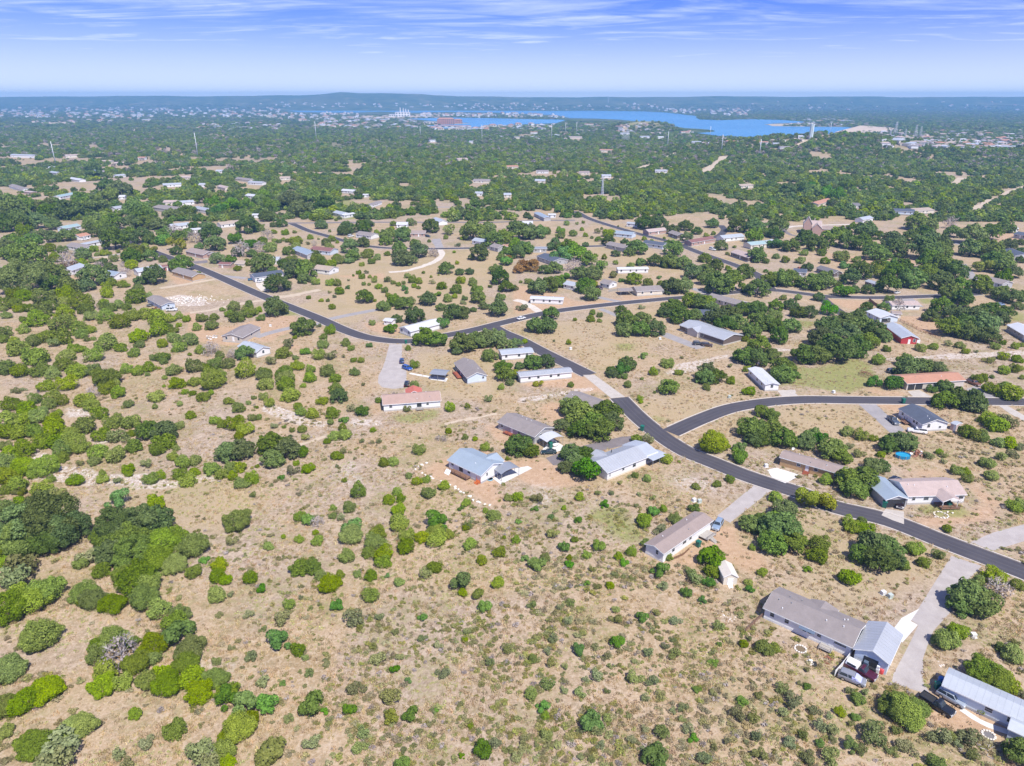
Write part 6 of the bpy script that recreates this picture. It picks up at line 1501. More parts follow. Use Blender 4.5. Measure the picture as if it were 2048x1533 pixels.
# --- further off: place of the front wall's foot, width and tilt in the photograph, roof, wall
MIDH = [  # x, y, w, tilt, depth, roof, wall, label
    (804, 457, 21, 0, 8, 'white', 'W', 'bright white house with white roof above the middle road'), (836, 475, 28, 0, 9, 'brown', 'P', 'brown-roofed brick house left of the white drive on the middle road'),
    (956, 491, 23, 2, 7, 'pale', 'W', 'small white house with pale roof above the middle road'), (988, 503, 16, 2, 8, 'grey', 'G', 'grey-roofed house tucked behind oaks right of the middle road'), (1013, 502, 26, -1, 6, 'terra', 'W', 'low red-roofed white building on the middle road'),
    (727, 478, 30, 2, 9, 'grey', 'W', 'grey-roofed white house at the curve of the upper road'), (600, 513, 30, 6, 8, 'blue', 'G', 'blue metal-roofed house beside the maroon-roofed house'), (641, 510, 40, 2, 9, 'maroon', 'B', 'maroon-roofed house in the trees left of centre'),
    (643, 549, 32, 2, 9, 'tan', 'W', 'white house with tan-grey roof beside big oaks left of centre'), (540, 562, 58, -4, 10, 'navy', 'W', 'navy-roofed house with white front by the left road'), (551, 530, 12, 0, 7, 'pale', 'W', 'small pale house behind the navy-roofed house'),
    (870, 449, 14, 3, 8, 'pale', 'W', 'narrow white trailer at the upper middle road'), (1244, 476, 38, 2, 8, 'blue', 'B', 'blue-grey trailer beside the upper right road'), (1264, 455, 22, 1, 6, 'pale', 'W', 'white trailer above the upper right road'), (1315, 470, 36, -2, 7, 'pink', 'P', 'pinkish-roofed brick house above the road fork'),
    (1345, 476, 18, 3, 7, 'grey', 'D', 'dark small house with white gable at the road fork'), (1406, 490, 46, -4, 7, 'maroon', 'P', 'long brown-roofed brick house beside the loop road'), (1467, 483, 42, -2, 8, 'pale', 'W', 'white-roofed house right of the loop road'),
    (1522, 497, 42, -2, 8, 'teal', 'C', 'pale green-roofed house at upper right of the loop road'), (1478, 519, 34, 6, 9, 'pink', 'D', 'pinkish-roofed dark house by the upper right road'), (1230, 501, 36, 4, 8, 'grey', 'G', 'grey-roofed house left of the road fork'), (1305, 497, 40, 3, 8, 'navy', 'B', 'slate-blue roofed house at the road fork'),
    (1052, 455, 26, 0, 8, 'white', 'W', 'white house in the trees below the upper road'), (1078, 438, 20, 5, 6, 'blue', 'G', 'blue-grey trailer above the upper middle road'), (1104, 437, 14, 0, 6, 'white', 'W', 'white trailer beside the blue-grey trailer above the upper road'),
    (147, 462, 32, -3, 8, 'teal', 'B', 'pale teal-roofed house at upper left'), (172, 480, 20, -2, 8, 'terra', 'W', 'terracotta-roofed house at upper left'), (152, 503, 36, 3, 9, 'grey', 'W', 'grey-roofed white house at upper left near the gravel road'), (190, 494, 40, -4, 6, 'pale', 'W', 'long white trailer beside the grey-roofed white house at upper left'),
    (60, 474, 30, -2, 8, 'grey', 'G', 'grey roof among oaks near the left edge'), (363, 459, 36, -2, 8, 'pale', 'W', 'long pale house among oaks at upper left'), (468, 454, 50, -3, 8, 'tan', 'W', 'white house with tan roof and porch above the left field'), (394, 467, 24, -1, 6, 'white', 'W', 'small white building left of the tan-roofed porch house'),
    (160, 546, 28, -5, 8, 'pale', 'W', 'white-roofed house in a dirt yard at left'), (217, 560, 26, 2, 8, 'blue', 'W', 'white house with pale blue roof beside a dark oak at left'), (302, 550, 48, -4, 7, 'pale', 'W', 'long pale building left of the tan house by the left road'), (366, 558, 40, 6, 8, 'grey', 'T', 'tan house with grey roof beside the left road'),
    (390, 515, 34, 4, 9, 'brown', 'P', 'pinkish house with brown roof across the left road'), (410, 516, 18, 2, 6, 'grey', 'P', 'small grey-roofed annex beside the pinkish house by the left road'), (335, 543, 14, -1, 5, 'maroon', 'R', 'small red shed beside the tan house by the left road'),
    (44, 316, 46, 1, 10, 'pale', 'W', 'long white house in a clearing at upper left'), (147, 316, 30, -1, 10, 'pink', 'C', 'pink-roofed house right of the clearing at upper left'), (244, 330, 28, -1, 8, 'pink', 'C', 'long pink-roofed house in the left woods'), (283, 321, 14, 0, 8, 'terra', 'W', 'small terracotta-roofed house in the left woods'), (213, 328, 20, 0, 8, 'tan', 'C', 'tan-roofed house left of the pink-roofed house in the woods'),
    (106, 340, 18, 0, 8, 'pale', 'W', 'white-roofed house near the left transmission pole'), (106, 350, 14, 1, 8, 'pale', 'G', 'pale house just below the left transmission pole'), (182, 346, 24, 2, 8, 'blue', 'W', 'bluish house in the upper left woods'), (149, 364, 20, 1, 8, 'white', 'W', 'bright white house with trees on all sides at upper left'), (243, 356, 18, -1, 8, 'pale', 'W', 'pale house in the upper left clearing'), (205, 348, 16, 0, 8, 'grey', 'C', 'small grey house in the upper left woods'),
    (137, 397, 30, -3, 8, 'teal', 'W', 'long pale green-roofed trailer at left'), (32, 381, 26, 4, 8, 'grey', 'W', 'grey-roofed house beside the far left road'), (56, 390, 14, 1, 6, 'pink', 'P', 'small reddish house beside the far left road'), (244, 400, 12, 0, 7, 'white', 'W', 'narrow white house in trees left of the big pale building'), (246, 422, 28, -2, 8, 'silver', 'W', 'silver-roofed trailer among oaks at left'),
    (328, 424, 44, 3, 14, 'grey', 'G', 'large grey-roofed house in the upper left neighbourhood'), (376, 411, 26, -1, 8, 'pale', 'W', 'pale-roofed house behind the large grey roof'), (403, 426, 30, 3, 8, 'silver', 'W', 'silver-roofed house right of the large grey roof'), (340, 411, 26, 0, 8, 'pink', 'C', 'pink-roofed house just behind the large grey roof'), (345, 375, 36, -1, 8, 'pale', 'W', 'long white house with a lawn in the upper left woods'), (372, 360, 20, 0, 8, 'pink', 'C', 'cream house with tan roof in the upper left woods'),
    (405, 375, 14, 0, 7, 'pale', 'W', 'small white house beside the woodland lane at upper left'), (443, 380, 16, 2, 7, 'pink', 'C', 'small cream house left of a silver shed in the woods'), (510, 371, 28, 1, 8, 'silver', 'W', 'silver-roofed house right of centre in the upper left woods'), (485, 364, 28, 2, 8, 'grey', 'C', 'grey-roofed house beside the silver-roofed one in the upper woods'), (499, 398, 16, 1, 8, 'white', 'W', 'white-roofed house among bright green trees'), (438, 347, 12, 0, 7, 'pale', 'W', 'small white cabin in the far left woods'),
    (570, 361, 20, 0, 8, 'tan', 'C', 'tan house in a clearing left of the long ridge road'), (675, 434, 18, 2, 8, 'pale', 'W', 'white house with pale gable above the upper road'), (512, 437, 14, 0, 6, 'white', 'W', 'little white building left of the upper road'), (695, 388, 26, 1, 8, 'white', 'W', 'white house in the woods left of centre'), (731, 396, 10, 0, 6, 'white', 'W', 'tiny white building right of the white house left of centre'), (755, 413, 18, -3, 6, 'grey', 'W', 'grey-roofed trailer in the field left of centre'), (700, 436, 22, -2, 6, 'white', 'W', 'pale trailer beside oaks on the upper middle road'),
    (962, 367, 32, 0, 14, 'grey', 'C', 'large grey hipped house in the central woods'), (926, 324, 20, 0, 12, 'pink', 'C', 'pink-roofed house high in the central woods'), (1025, 338, 24, 0, 12, 'terra', 'C', 'terracotta-roofed house in the central woods'), (1085, 348, 24, 0, 12, 'grey', 'W', 'grey-roofed white house in the central woods'), (1169, 350, 20, 0, 12, 'brown', 'C', 'brown-roofed house right of the grey-roofed house in the woods'), (1213, 357, 18, 0, 10, 'pale', 'W', 'white house behind the lattice tower'), (1322, 347, 24, 0, 10, 'silver', 'W', 'silver-roofed house on the wooded slope'), (1213, 305, 28, 0, 12, 'terra', 'C', 'house with vivid red-orange roof in the far woods'),
    (870, 285, 20, 0, 12, 'pale', 'W', 'white hillside house left of the middle transmission pole'), (945, 287, 14, 0, 12, 'pale', 'W', 'white house right of the middle transmission pole'), (1015, 396, 14, 0, 10, 'pale', 'C', 'cream house with tall front in the central trees'), (957, 393, 14, 0, 8, 'pale', 'W', 'white trailer in the central trees'), (1080, 367, 20, 0, 9, 'pale', 'C', 'pale garage below the grey-roofed white house'), (1040, 278, 22, 0, 14, 'grey', 'C', 'cream house on the lakeside ridge'), (1150, 278, 26, 0, 14, 'pink', 'C', 'big tan hilltop house left of the grassy knoll'), (1068, 268, 14, 0, 12, 'terra', 'W', 'red-roofed villa above the marina'),
    (1178, 251, 18, 0, 14, 'terra', 'C', 'terracotta villa on the grassy knoll'), (1238, 256, 16, 0, 14, 'terra', 'C', 'terracotta-roofed villa right of the knoll'), (1250, 270, 18, 0, 12, 'pale', 'W', 'white house beside the lattice towers below the knoll'), (1290, 277, 18, 0, 12, 'pale', 'W', 'white house right of the lattice towers'), (1322, 278, 12, 0, 12, 'white', 'W', 'bright white house at the knoll foot'), (1371, 267, 18, 0, 14, 'terra', 'C', 'terracotta lakeshore house near the water'), (1526, 290, 18, 0, 12, 'terra', 'W', 'cream house with terracotta roof by the shore'), (1570, 300, 20, 0, 12, 'grey', 'W', 'grey-roofed white house below the water tower'), (1602, 278, 12, 0, 12, 'white', 'W', 'white house beside the water tower'),
    (1808, 430, 40, 1, 14, 'navy', 'B', 'navy hip-roofed house with blue front on the right hillside'), (1849, 428, 36, -1, 14, 'tan', 'C', 'tan hip-roofed house beside the navy-roofed one'), (1650, 411, 28, -4, 10, 'terra', 'C', 'tan-orange house half hidden in the right woods'), (1735, 445, 20, -2, 7, 'pale', 'W', 'pale building in the right woods'), (1712, 417, 16, 0, 10, 'dark', 'G', 'dark-roofed house in the right woods'), (1495, 377, 26, -1, 12, 'tan', 'C', 'tan house left of the green pond clearing'), (2038, 478, 24, 2, 10, 'navy', 'G', 'navy-roofed house at the right edge'), (2030, 465, 10, 0, 6, 'white', 'W', 'small white building at the right edge'),
    (2015, 515, 26, 6, 10, 'navy', 'W', 'navy-roofed white house below the right edge oaks'), (1985, 575, 34, 4, 9, 'grey', 'G', 'grey-roofed house in the right edge grove'), (1545, 494, 12, -2, 7, 'pale', 'W', 'small white building at the end of the green-roofed house'), (1392, 288, 18, 0, 12, 'pale', 'W', 'white house in the lakeside woods'), (1460, 288, 20, 0, 12, 'terra', 'C', 'tan-roofed house on the lakeside slope'), (1552, 293, 12, 0, 12, 'pale', 'C', 'cream house left of the water tower slope'),
]
WK = {'W': M_WHITE, 'P': W_PINK, 'G': W_GREY, 'B': W_BLUE, 'C': W_CREAM, 'D': W_DARK, 'T': W_TAN, 'R': W_RED}
for x, y, w, tl, dp, rf, wl, lab in MIDH:
    far = y < 330
    fn = at if y > 420 else at_h
    house(lab, (x - w / 2, y - tl), (x + w / 2, y + tl), depth=dp, roof=SH.get(rf) or MR.get(rf), wall=WK[wl], rise=1.4 if dp > 6 else 0.6, wall_h=3.0 if not far else 4.2, vents=0, lod=2 if far else 1, skirt=not far, fn=fn, doors=[] if far else 'auto', name='mobile_home' if (dp < 9 and not far) else 'house')
# ------------------------------------------------------------------ vehicles
import bmesh
def bevelled(mb, mats, name, width=0.06, seg=2):
    me = mb.mesh(name, mats)
    bm = bmesh.new(); bm.from_mesh(me)
    bmesh.ops.remove_doubles(bm, verts=bm.verts, dist=0.0005)
    bmesh.ops.recalc_face_normals(bm, faces=bm.faces)
    bmesh.ops.bevel(bm, geom=[e for e in bm.edges if len(e.link_faces) == 2 and e.calc_face_angle(0) > 0.35], offset=width, segments=seg, profile=0.5, affect='EDGES')
    bm.to_mesh(me); bm.free()
    me.polygons.foreach_set('use_smooth', [True] * len(me.polygons))
    return me
M_LAMP = paint('clear_lamp_lens', (0.7, 0.7, 0.68), 0.15)
M_RED = paint('red_lamp_lens', (0.35, 0.01, 0.01), 0.2)
CARG = 'parked vehicles'
def vehicle(label, rear, front, kind, col, name=None, roofcol=None, topper=False, tarp=None):
    a, b_ = at(*rear), at(*front)
    e = (b_ - a)[:2]; ang = math.atan2(e[1], e[0])
    c = (a + b_) / 2
    L, Wd, H, hood, zb = {'sedan': (4.7, 1.8, 1.45, 0.88, 0.28), 'suv': (4.7, 1.9, 1.75, 1.05, 0.33), 'pickup': (5.6, 1.98, 1.85, 1.12, 0.40), 'van': (5.2, 2.0, 2.2, 1.1, 0.35)}[kind]
    nm = name or {'sedan': 'parked_car', 'suv': 'parked_suv', 'pickup': 'pickup_truck', 'van': 'parked_van'}[kind]
    t = thing(nm, label, {'sedan': 'car', 'suv': 'car', 'pickup': 'pickup truck', 'van': 'van'}[kind], (c[0], c[1], 0.03), ang, CARG)
    FOOT.append((c[0], c[1], L / 2, Wd / 2, ang))
    P = paint('car_paint_%d_%d_%d' % tuple(int(q * 255) for q in col), col, 0.28, 0.15, 0.05, 0.8, coat=0.6)
    h = L / 2; w = Wd / 2
    body = [(-h, zb + 0.12), (-h + 0.1, zb), (h - 0.12, zb), (h, zb + 0.15), (h - 0.03, hood - 0.22), (h - 0.25, hood - 0.06), (h * 0.38, hood + 0.02), (-h * 0.55, hood + 0.04), (-h + 0.12, hood - 0.02 if kind != 'sedan' else hood + 0.02), (-h, hood - 0.2)]
    part('body', bevelled(MB().extrude(body, -w, w, 'y'), P, 'body', 0.07), P, t)
    if kind == 'pickup': x0, x1, xr, xf = -0.35, h * 0.42, 0.0, h * 0.16
    elif kind == 'sedan': x0, x1, xr, xf = -h * 0.78, h * 0.40, -h * 0.42, h * 0.10
    else: x0, x1, xr, xf = -h + 0.12, h * 0.42, -h + 0.35, h * 0.14
    cb = [(x0, -w * 0.93, hood), (x1, -w * 0.93, hood), (x1, w * 0.93, hood), (x0, w * 0.93, hood)]
    ct = [(xr, -w * 0.74, H), (xf, -w * 0.74, H), (xf, w * 0.74, H), (xr, w * 0.74, H)]
    part('cabin', bevelled(MB().hexa(cb, ct), P, 'cabin', 0.06), P, t)
    def lerp(p, q, k): return tuple(p[i] + (q[i] - p[i]) * k for i in range(3))
    def pane(nm_, q0, q1, q2, q3, out):
        q = [lerp(lerp(q0, q1, 0.07), lerp(q3, q2, 0.07), 0.14), lerp(lerp(q0, q1, 0.93), lerp(q3, q2, 0.93), 0.14), lerp(lerp(q0, q1, 0.93), lerp(q3, q2, 0.93), 0.88), lerp(lerp(q0, q1, 0.07), lerp(q3, q2, 0.07), 0.88)]
        o_ = Vector(out) * 0.03
        part(nm_, MB().hexa([tuple(Vector(v_) - o_ * 0.3) for v_ in q], [tuple(Vector(v_) + o_) for v_ in q]), M_GLASS, t)
    pane('windscreen', cb[1], cb[2], ct[2], ct[1], (0.8, 0, 0.6))
    pane('rear_window', cb[3], cb[0], ct[0], ct[3], (-0.8, 0, 0.5))
    for s, (i, j) in ((-1, (0, 1)), (1, (2, 3))):
        m0, m1 = lerp(cb[i], cb[j], 0.52), lerp(ct[i], ct[j], 0.52)
        pane('side_window', cb[i], m0, m1, ct[i], (0, s, 0.2))
        pane('side_window', m0, cb[j], ct[j], m1, (0, s, 0.2))
    r = 0.34 if kind == 'sedan' else 0.39
    for sx in (-0.60, 0.62):
        for s in (-1, 1):
            ty = part('tyre', MB().tube([(sx * h, s * (w - 0.20), r), (sx * h, s * (w + 0.02), r)], r, 14), M_TYRE, t)
            part('rim', MB().tube([(sx * h, s * (w - 0.02), r), (sx * h, s * (w + 0.035), r)], r * 0.6, 10), M_RIM, ty)
    for s in (-1, 1):
        part('headlight', MB().box(h - 0.10, h + 0.01, s * w * 0.72 - 0.22, s * w * 0.72 + 0.22, hood - 0.36, hood - 0.2), M_LAMP, t)
        part('tail_light', MB().box(-h - 0.012, -h + 0.05, s * w * 0.82 - 0.12, s * w * 0.82 + 0.12, hood - 0.45, hood - 0.2), M_RED, t)
    part('bumper', bevelled(MB().box(h - 0.08, h + 0.06, -w * 0.94, w * 0.94, zb + 0.05, zb + 0.25), M_STEEL, 'bumper', 0.03), M_STEEL, t)
    if kind == 'pickup':
        if topper:
            part('topper', bevelled(MB().hexa([(-h + 0.05, -w * 0.95, hood + 0.045), (-0.42, -w * 0.95, hood + 0.045), (-0.42, w * 0.95, hood + 0.045), (-h + 0.05, w * 0.95, hood + 0.045)], [(-h + 0.2, -w * 0.80, H), (-0.5, -w * 0.80, H), (-0.5, w * 0.80, H), (-h + 0.2, w * 0.80, H)]), M_TRIM, 'topper', 0.06), M_TRIM, t)
            part('topper_window', MB().hexa([(-h + 0.45, -w * 0.93 - 0.02, hood + 0.18), (-0.75, -w * 0.93 - 0.02, hood + 0.18), (-0.75, -w * 0.90, hood + 0.18), (-h + 0.45, -w * 0.90, hood + 0.18)], [(-h + 0.45, -w * 0.85 - 0.03, H - 0.16), (-0.75, -w * 0.85 - 0.03, H - 0.16), (-0.75, -w * 0.8, H - 0.16), (-h + 0.45, -w * 0.8, H - 0.16)]), M_GLASS, t)
        else:
            part('bed_liner', MB().box(-h + 0.14, -0.5, -w * 0.80, w * 0.80, hood + 0.02, hood + 0.055), M_TYRE, t)
            part('bed_rail', MB().box(-h + 0.06, -0.42, -w * 0.97, -w * 0.82, hood + 0.02, hood + 0.14).box(-h + 0.06, -0.42, w * 0.82, w * 0.97, hood + 0.02, hood + 0.14).box(-h + 0.03, -h + 0.13, -w * 0.97, w * 0.97, hood + 0.0, hood + 0.14), P, t)
    if tarp:
        part('tarp', bevelled(MB().hexa([(-0.1, -w - 0.05, zb + 0.3), (h + 0.06, -w - 0.04, zb + 0.15), (h + 0.06, w + 0.04, zb + 0.15), (-0.1, w + 0.05, zb + 0.3)], [(-0.2, -w * 0.8, H + 0.04), (h * 0.35, -w * 0.85, H - 0.2), (h * 0.35, w * 0.85, H - 0.2), (-0.2, w * 0.8, H + 0.04)]), tarp, 'tarp', 0.2, 3), tarp, t)
    if kind == 'suv':
        part('roof_rack', MB().box(xr + 0.2, xf - 0.1, -w * 0.66, -w * 0.60, H + 0.0, H + 0.07).box(xr + 0.2, xf - 0.1, w * 0.60, w * 0.66, H, H + 0.07), M_STEEL, t)
    return t
BLK, WHT, SLV = (0.012, 0.014, 0.018), (0.78, 0.78, 0.78), (0.38, 0.42, 0.46)
vehicle('dark purple pickup with white topper parked before the workshop', (1694, 1333), (1748, 1362), 'pickup', (0.075, 0.012, 0.03), topper=True)
vehicle('grey wagon half covered by a lilac-blue tarp beside the purple pickup', (1678, 1352), (1728, 1372), 'suv', (0.25, 0.26, 0.29), tarp=paint('lilac_tarp', (0.42, 0.44, 0.74), 0.7, 0, 0.08, 3, 0.3))
vehicle('silver minivan parked close along the pale blue single-wide wall', (1877, 1387), (1927, 1415), 'suv', (0.33, 0.38, 0.44))
vehicle('black pickup parked beside the silver minivan at lower right', (1846, 1399), (1899, 1432), 'pickup', BLK)
vehicle('silver-blue car at the foot of the chip-seal drive by the single-wide', (1440, 1046), (1430, 1063), 'suv', (0.25, 0.33, 0.43))
vehicle('dark green car on the white slab by the arched carport', (1112, 907), (1083, 908), 'sedan', (0.012, 0.035, 0.035))
vehicle('white car nose-in beneath the white arched carport', (1110, 893), (1098, 884), 'sedan', WHT)
vehicle('black car on the grass edge of the turning circle beside a green shrub', (813, 777), (815, 765), 'suv', BLK)
vehicle('bright blue car parked on the turning circle edge', (805, 736), (824, 743), 'suv', (0.02, 0.085, 0.36))
vehicle('navy car parked behind the bright blue car', (804, 730), (804, 720), 'suv', (0.015, 0.045, 0.14))
vehicle('white car driving along the cross road', (1034, 641), (1051, 637), 'sedan', WHT, name='moving_car')
vehicle('white pickup on the grass below the blue-black roofed house', (1849, 868), (1818, 864), 'pickup', WHT)
vehicle('slate-blue pickup on the drive beside the blue-black roofed house', (1778, 838), (1794, 852), 'pickup', (0.07, 0.09, 0.12))
vehicle('dark maroon pickup nosing out of the blue metal garage', (1796, 1000), (1799, 1020), 'pickup', (0.02, 0.012, 0.016))
vehicle('black car behind the garage with the pinkish-roofed house', (1777, 971), (1799, 958), 'suv', BLK)
vehicle('black car at the end of the drive by the dark-porched house', (1386, 690), (1406, 690), 'suv', (0.03, 0.03, 0.035))
vehicle('dark brown car next to the black one by the dark-porched house', (1405, 692), (1423, 694), 'suv', (0.09, 0.055, 0.04))
vehicle('dark blue car in the shade of the oaks above the right lawn', (1776, 746), (1794, 746), 'suv', (0.02, 0.04, 0.07))
vehicle('dark red car in shade beside the grey gabled house on the cross road', (1196, 577), (1203, 580), 'suv', (0.05, 0.012, 0.015))
vehicle('orange vehicle behind the slate-roofed cabin', (1596, 540), (1607, 539), 'suv', (0.62, 0.20, 0.02))
vehicle('blue pickup by the gravel pull-in next to the left road', (497, 562), (515, 560), 'pickup', (0.03, 0.16, 0.30))
vehicle('white car in the drive of the navy-roofed house', (514, 567), (530, 563), 'suv', WHT)
vehicle('white car under oaks on the right-hand road', (1789, 589), (1799, 586), 'sedan', WHT)
vehicle('pale blue car under the big oaks at the right edge', (1995, 612), (2006, 611), 'sedan', (0.25, 0.35, 0.55))
vehicle('rusty brown pickup parked on the drive at the right edge', (1937, 766), (1955, 773), 'pickup', (0.20, 0.085, 0.05))
vehicle('white van by the terracotta house at upper left', (166, 481), (176, 480), 'van', WHT)
vehicle('white recreational van at the curve of the upper road', (693, 476), (711, 473), 'van', WHT)
vehicle('dark blue car by the brown-roofed brick house on the middle road', (851, 474), (860, 475), 'suv', (0.02, 0.03, 0.06))
vehicle('white trailer-bodied van parked beside the rubble pile home', (333, 623), (355, 622), 'van', (0.72, 0.72, 0.70))
vehicle('white car beside the trailer on the upper right road', (1275, 455), (1289, 455), 'sedan', WHT)
vehicle('pale car on the drive by the pinkish-roofed dark house', (1414, 499), (1436, 503), 'van', (0.7, 0.72, 0.74))

# ------------------------------------------------------------------ trash carts, boxes and yard things
M_CART = paint('green_cart_plastic', (0.010, 0.135, 0.095), 0.5)
M_CARTB = paint('blue_drum_plastic', (0.02, 0.13, 0.42), 0.5)
def cart(label, px, py, mat=None, s=1.0):
    p = at(px, py)
    t = thing('trash_cart', label, 'trash cart', (p[0], p[1], 0), rng.uniform(0, 6.28), 'green trash carts')
    k = 0.36 * s
    part('bin', MB().hexa([(-k * 0.8, -k * 0.8, 0.08), (k * 0.8, -k * 0.8, 0.08), (k * 0.8, k * 0.8, 0.08), (-k * 0.8, k * 0.8, 0.08)], [(-k, -k, 1.1 * s), (k, -k, 1.1 * s), (k, k, 1.1 * s), (-k, k, 1.1 * s)]), mat or M_CART, t)
    part('lid', MB().hexa([(-k * 1.08, -k * 1.08, 1.1 * s), (k * 1.08, -k * 1.08, 1.1 * s), (k * 1.08, k * 1.2, 1.1 * s), (-k * 1.08, k * 1.2, 1.1 * s)], [(-k, -k, 1.22 * s), (k, -k, 1.22 * s), (k, k * 1.1, 1.26 * s), (-k, k * 1.1, 1.26 * s)]), mat or M_CART, t)
    for q in (-1, 1):
        part('wheel', MB().tube([(q * k * 0.9 - 0.03, k * 0.8, 0.12), (q * k * 0.9 + 0.03, k * 0.8, 0.12)], 0.12, 8), M_TYRE, t)
for lab, x, y, s in [('green trash cart before the blue metal garage', 1768, 1015, 1.5), ('green trash cart beside the gabled porch deck', 1897, 1015, 1.3), ('green trash cart on the kerb at the road junction', 1284, 862, 1.5), ('green trash cart at the mouth of the turning circle', 812, 688, 1.4),
                     ('green trash cart beside the left road', 540, 603, 1.5), ('green trash cart on the kerb above the blue-black roof', 1806, 807, 1.5), ('green trash cart beside the stair deck of the single-wide', 1396, 1094, 1.4), ('green trash cart in the shade at the end of the pale blue single-wide', 1873, 1378, 1.2), ('teal trash cart under the white arched carport edge', 1101, 896, 1.5)]:
    cart(lab, x, y, None, s)
p = at(1880, 1367)
tag(part('water_drum', MB().tube([(0, 0, 0), (0, 0, 0.12), (0, 0, 1.3), (0, 0, 1.42)], [0.46, 0.5, 0.5, 0.42], 14), M_CARTB, None, True, p), 'blue plastic drum in the shade at the end of the pale blue single-wide', 'drum')
p = at(961, 962.5)
tag(part('paddling_pool', MB().tube([(0, 0, 0), (0, 0, 0.35), (0, 0, 0.35), (0, 0, 0.06)], [0.85, 0.9, 0.8, 0.78], 16), paint('pale_blue_plastic', (0.25, 0.45, 0.55), 0.5), None, True, at(980, 960)), 'small pale blue paddling tub by the carport slab', 'tub')
p = at(1762, 1347)
tag(part('red_drum', MB().tube([(0, 0, 0), (0, 0, 0.1), (0, 0, 1.0), (0, 0, 1.08)], [0.36, 0.4, 0.4, 0.3], 12), paint('red_plastic', (0.55, 0.06, 0.06), 0.5), None, True, p), 'red drum at the right corner of the workshop', 'drum')
def box_thing(name, label, cat, px, py, sx, sy, sz, mat, group=None, lid=None):
    p = at(px, py)
    rz = rng.uniform(-0.5, 0.5)
    mb = MB().box(-sx / 2, sx / 2, -sy / 2, sy / 2, 0.0, sz * 0.8)
    mb.hexa([(-sx / 2 - 0.03, -sy / 2 - 0.03, sz * 0.8), (sx / 2 + 0.03, -sy / 2 - 0.03, sz * 0.8), (sx / 2 + 0.03, sy / 2 + 0.03, sz * 0.8), (-sx / 2 - 0.03, sy / 2 + 0.03, sz * 0.8)], [(-sx / 2, -sy / 2, sz), (sx / 2, -sy / 2, sz), (sx / 2, sy / 2, sz * 1.04), (-sx / 2, sy / 2, sz * 1.04)])
    mb.box(-sx / 2 - 0.15, sx / 2 + 0.15, -sy / 2 - 0.15, sy / 2 + 0.15, -0.05, 0.06)
    return tag(part(name, mb, mat, None, False, p, rz), label, cat, group)
M_UTIL = paint('grey_green_cabinet', (0.42, 0.47, 0.43), 0.6); M_UTIL2 = paint('pale_cabinet', (0.62, 0.62, 0.60), 0.6)
for lab, x, y, m_ in [('pale utility box on the dry lawn behind the long grey-roofed house', 1766, 1189, M_UTIL2), ('grey-green utility box next to the pale one on the dry lawn', 1780, 1195, M_UTIL), ('white utility box on the slope right of the gravel drive', 1946, 1274, M_UTIL2), ('white utility box on the slope above the white single-wide', 1388, 1003, M_UTIL2),
                      ('green utility box beside the white one above the single-wide', 1399, 1005, M_UTIL), ('utility box in the meadow left of the white trailer', 1459, 796, M_UTIL), ('pair of pale utility boxes in the meadow below the cross road', 1141, 699, M_UTIL2), ('white utility box on the meadow below the dark-porched house', 1320, 679, M_UTIL2), ('pale utility box on the dirt yard by the left road', 541, 653, M_UTIL2), ('pale box on the right lawn by the road', 1667, 786, M_UTIL2), ('grey box on the corner lawn by the main road', 1532, 934, M_UTIL2), ('white propane box behind the long grey-roofed house', 1757, 1256, M_TRIM)]:
    box_thing('utility_box', lab, 'utility box', x, y, 0.95, 0.8, 0.85, m_, 'utility boxes')
# blue pool
p = at(1805, 915)
t = thing('garden_pool', 'blue above-ground pool beneath the round oak at right', 'pool', p)
PB = paint('pool_blue_vinyl', (0.015, 0.20, 0.38), 0.4)
ring = MB()
for i in range(16):
    a0, a1 = 2 * math.pi * i / 16, 2 * math.pi * (i + 1) / 16
    ro, ri = (2.2, 2.08)
    ring.hexa([(ro * math.cos(a0), 1.7 / 2.2 * ro * math.sin(a0), 0), (ro * math.cos(a1), 1.7 / 2.2 * ro * math.sin(a1), 0), (ri * math.cos(a1), 1.7 / 2.2 * ri * math.sin(a1), 0), (ri * math.cos(a0), 1.7 / 2.2 * ri * math.sin(a0), 0)],
              [(ro * math.cos(a0), 1.7 / 2.2 * ro * math.sin(a0), 1.0), (ro * math.cos(a1), 1.7 / 2.2 * ro * math.sin(a1), 1.0), (ri * math.cos(a1), 1.7 / 2.2 * ri * math.sin(a1), 1.0), (ri * math.cos(a0), 1.7 / 2.2 * ri * math.sin(a0), 1.0)])
part('pool_wall', ring, PB, t)
part('water', MB().add([(2.07 * math.cos(2 * math.pi * i / 16), 1.6 * math.sin(2 * math.pi * i / 16), 0.72) for i in range(16)], [tuple(range(16))]), paint('pool_water', (0.03, 0.30, 0.50), 0.15), t)
for i in range(8):
    a0 = 2 * math.pi * i / 8
    part('pool_post', MB().box(2.24 * math.cos(a0) - 0.06, 2.24 * math.cos(a0) + 0.06, 1.75 * math.sin(a0) - 0.06, 1.75 * math.sin(a0) + 0.06, 0, 1.08), M_STEEL, t)
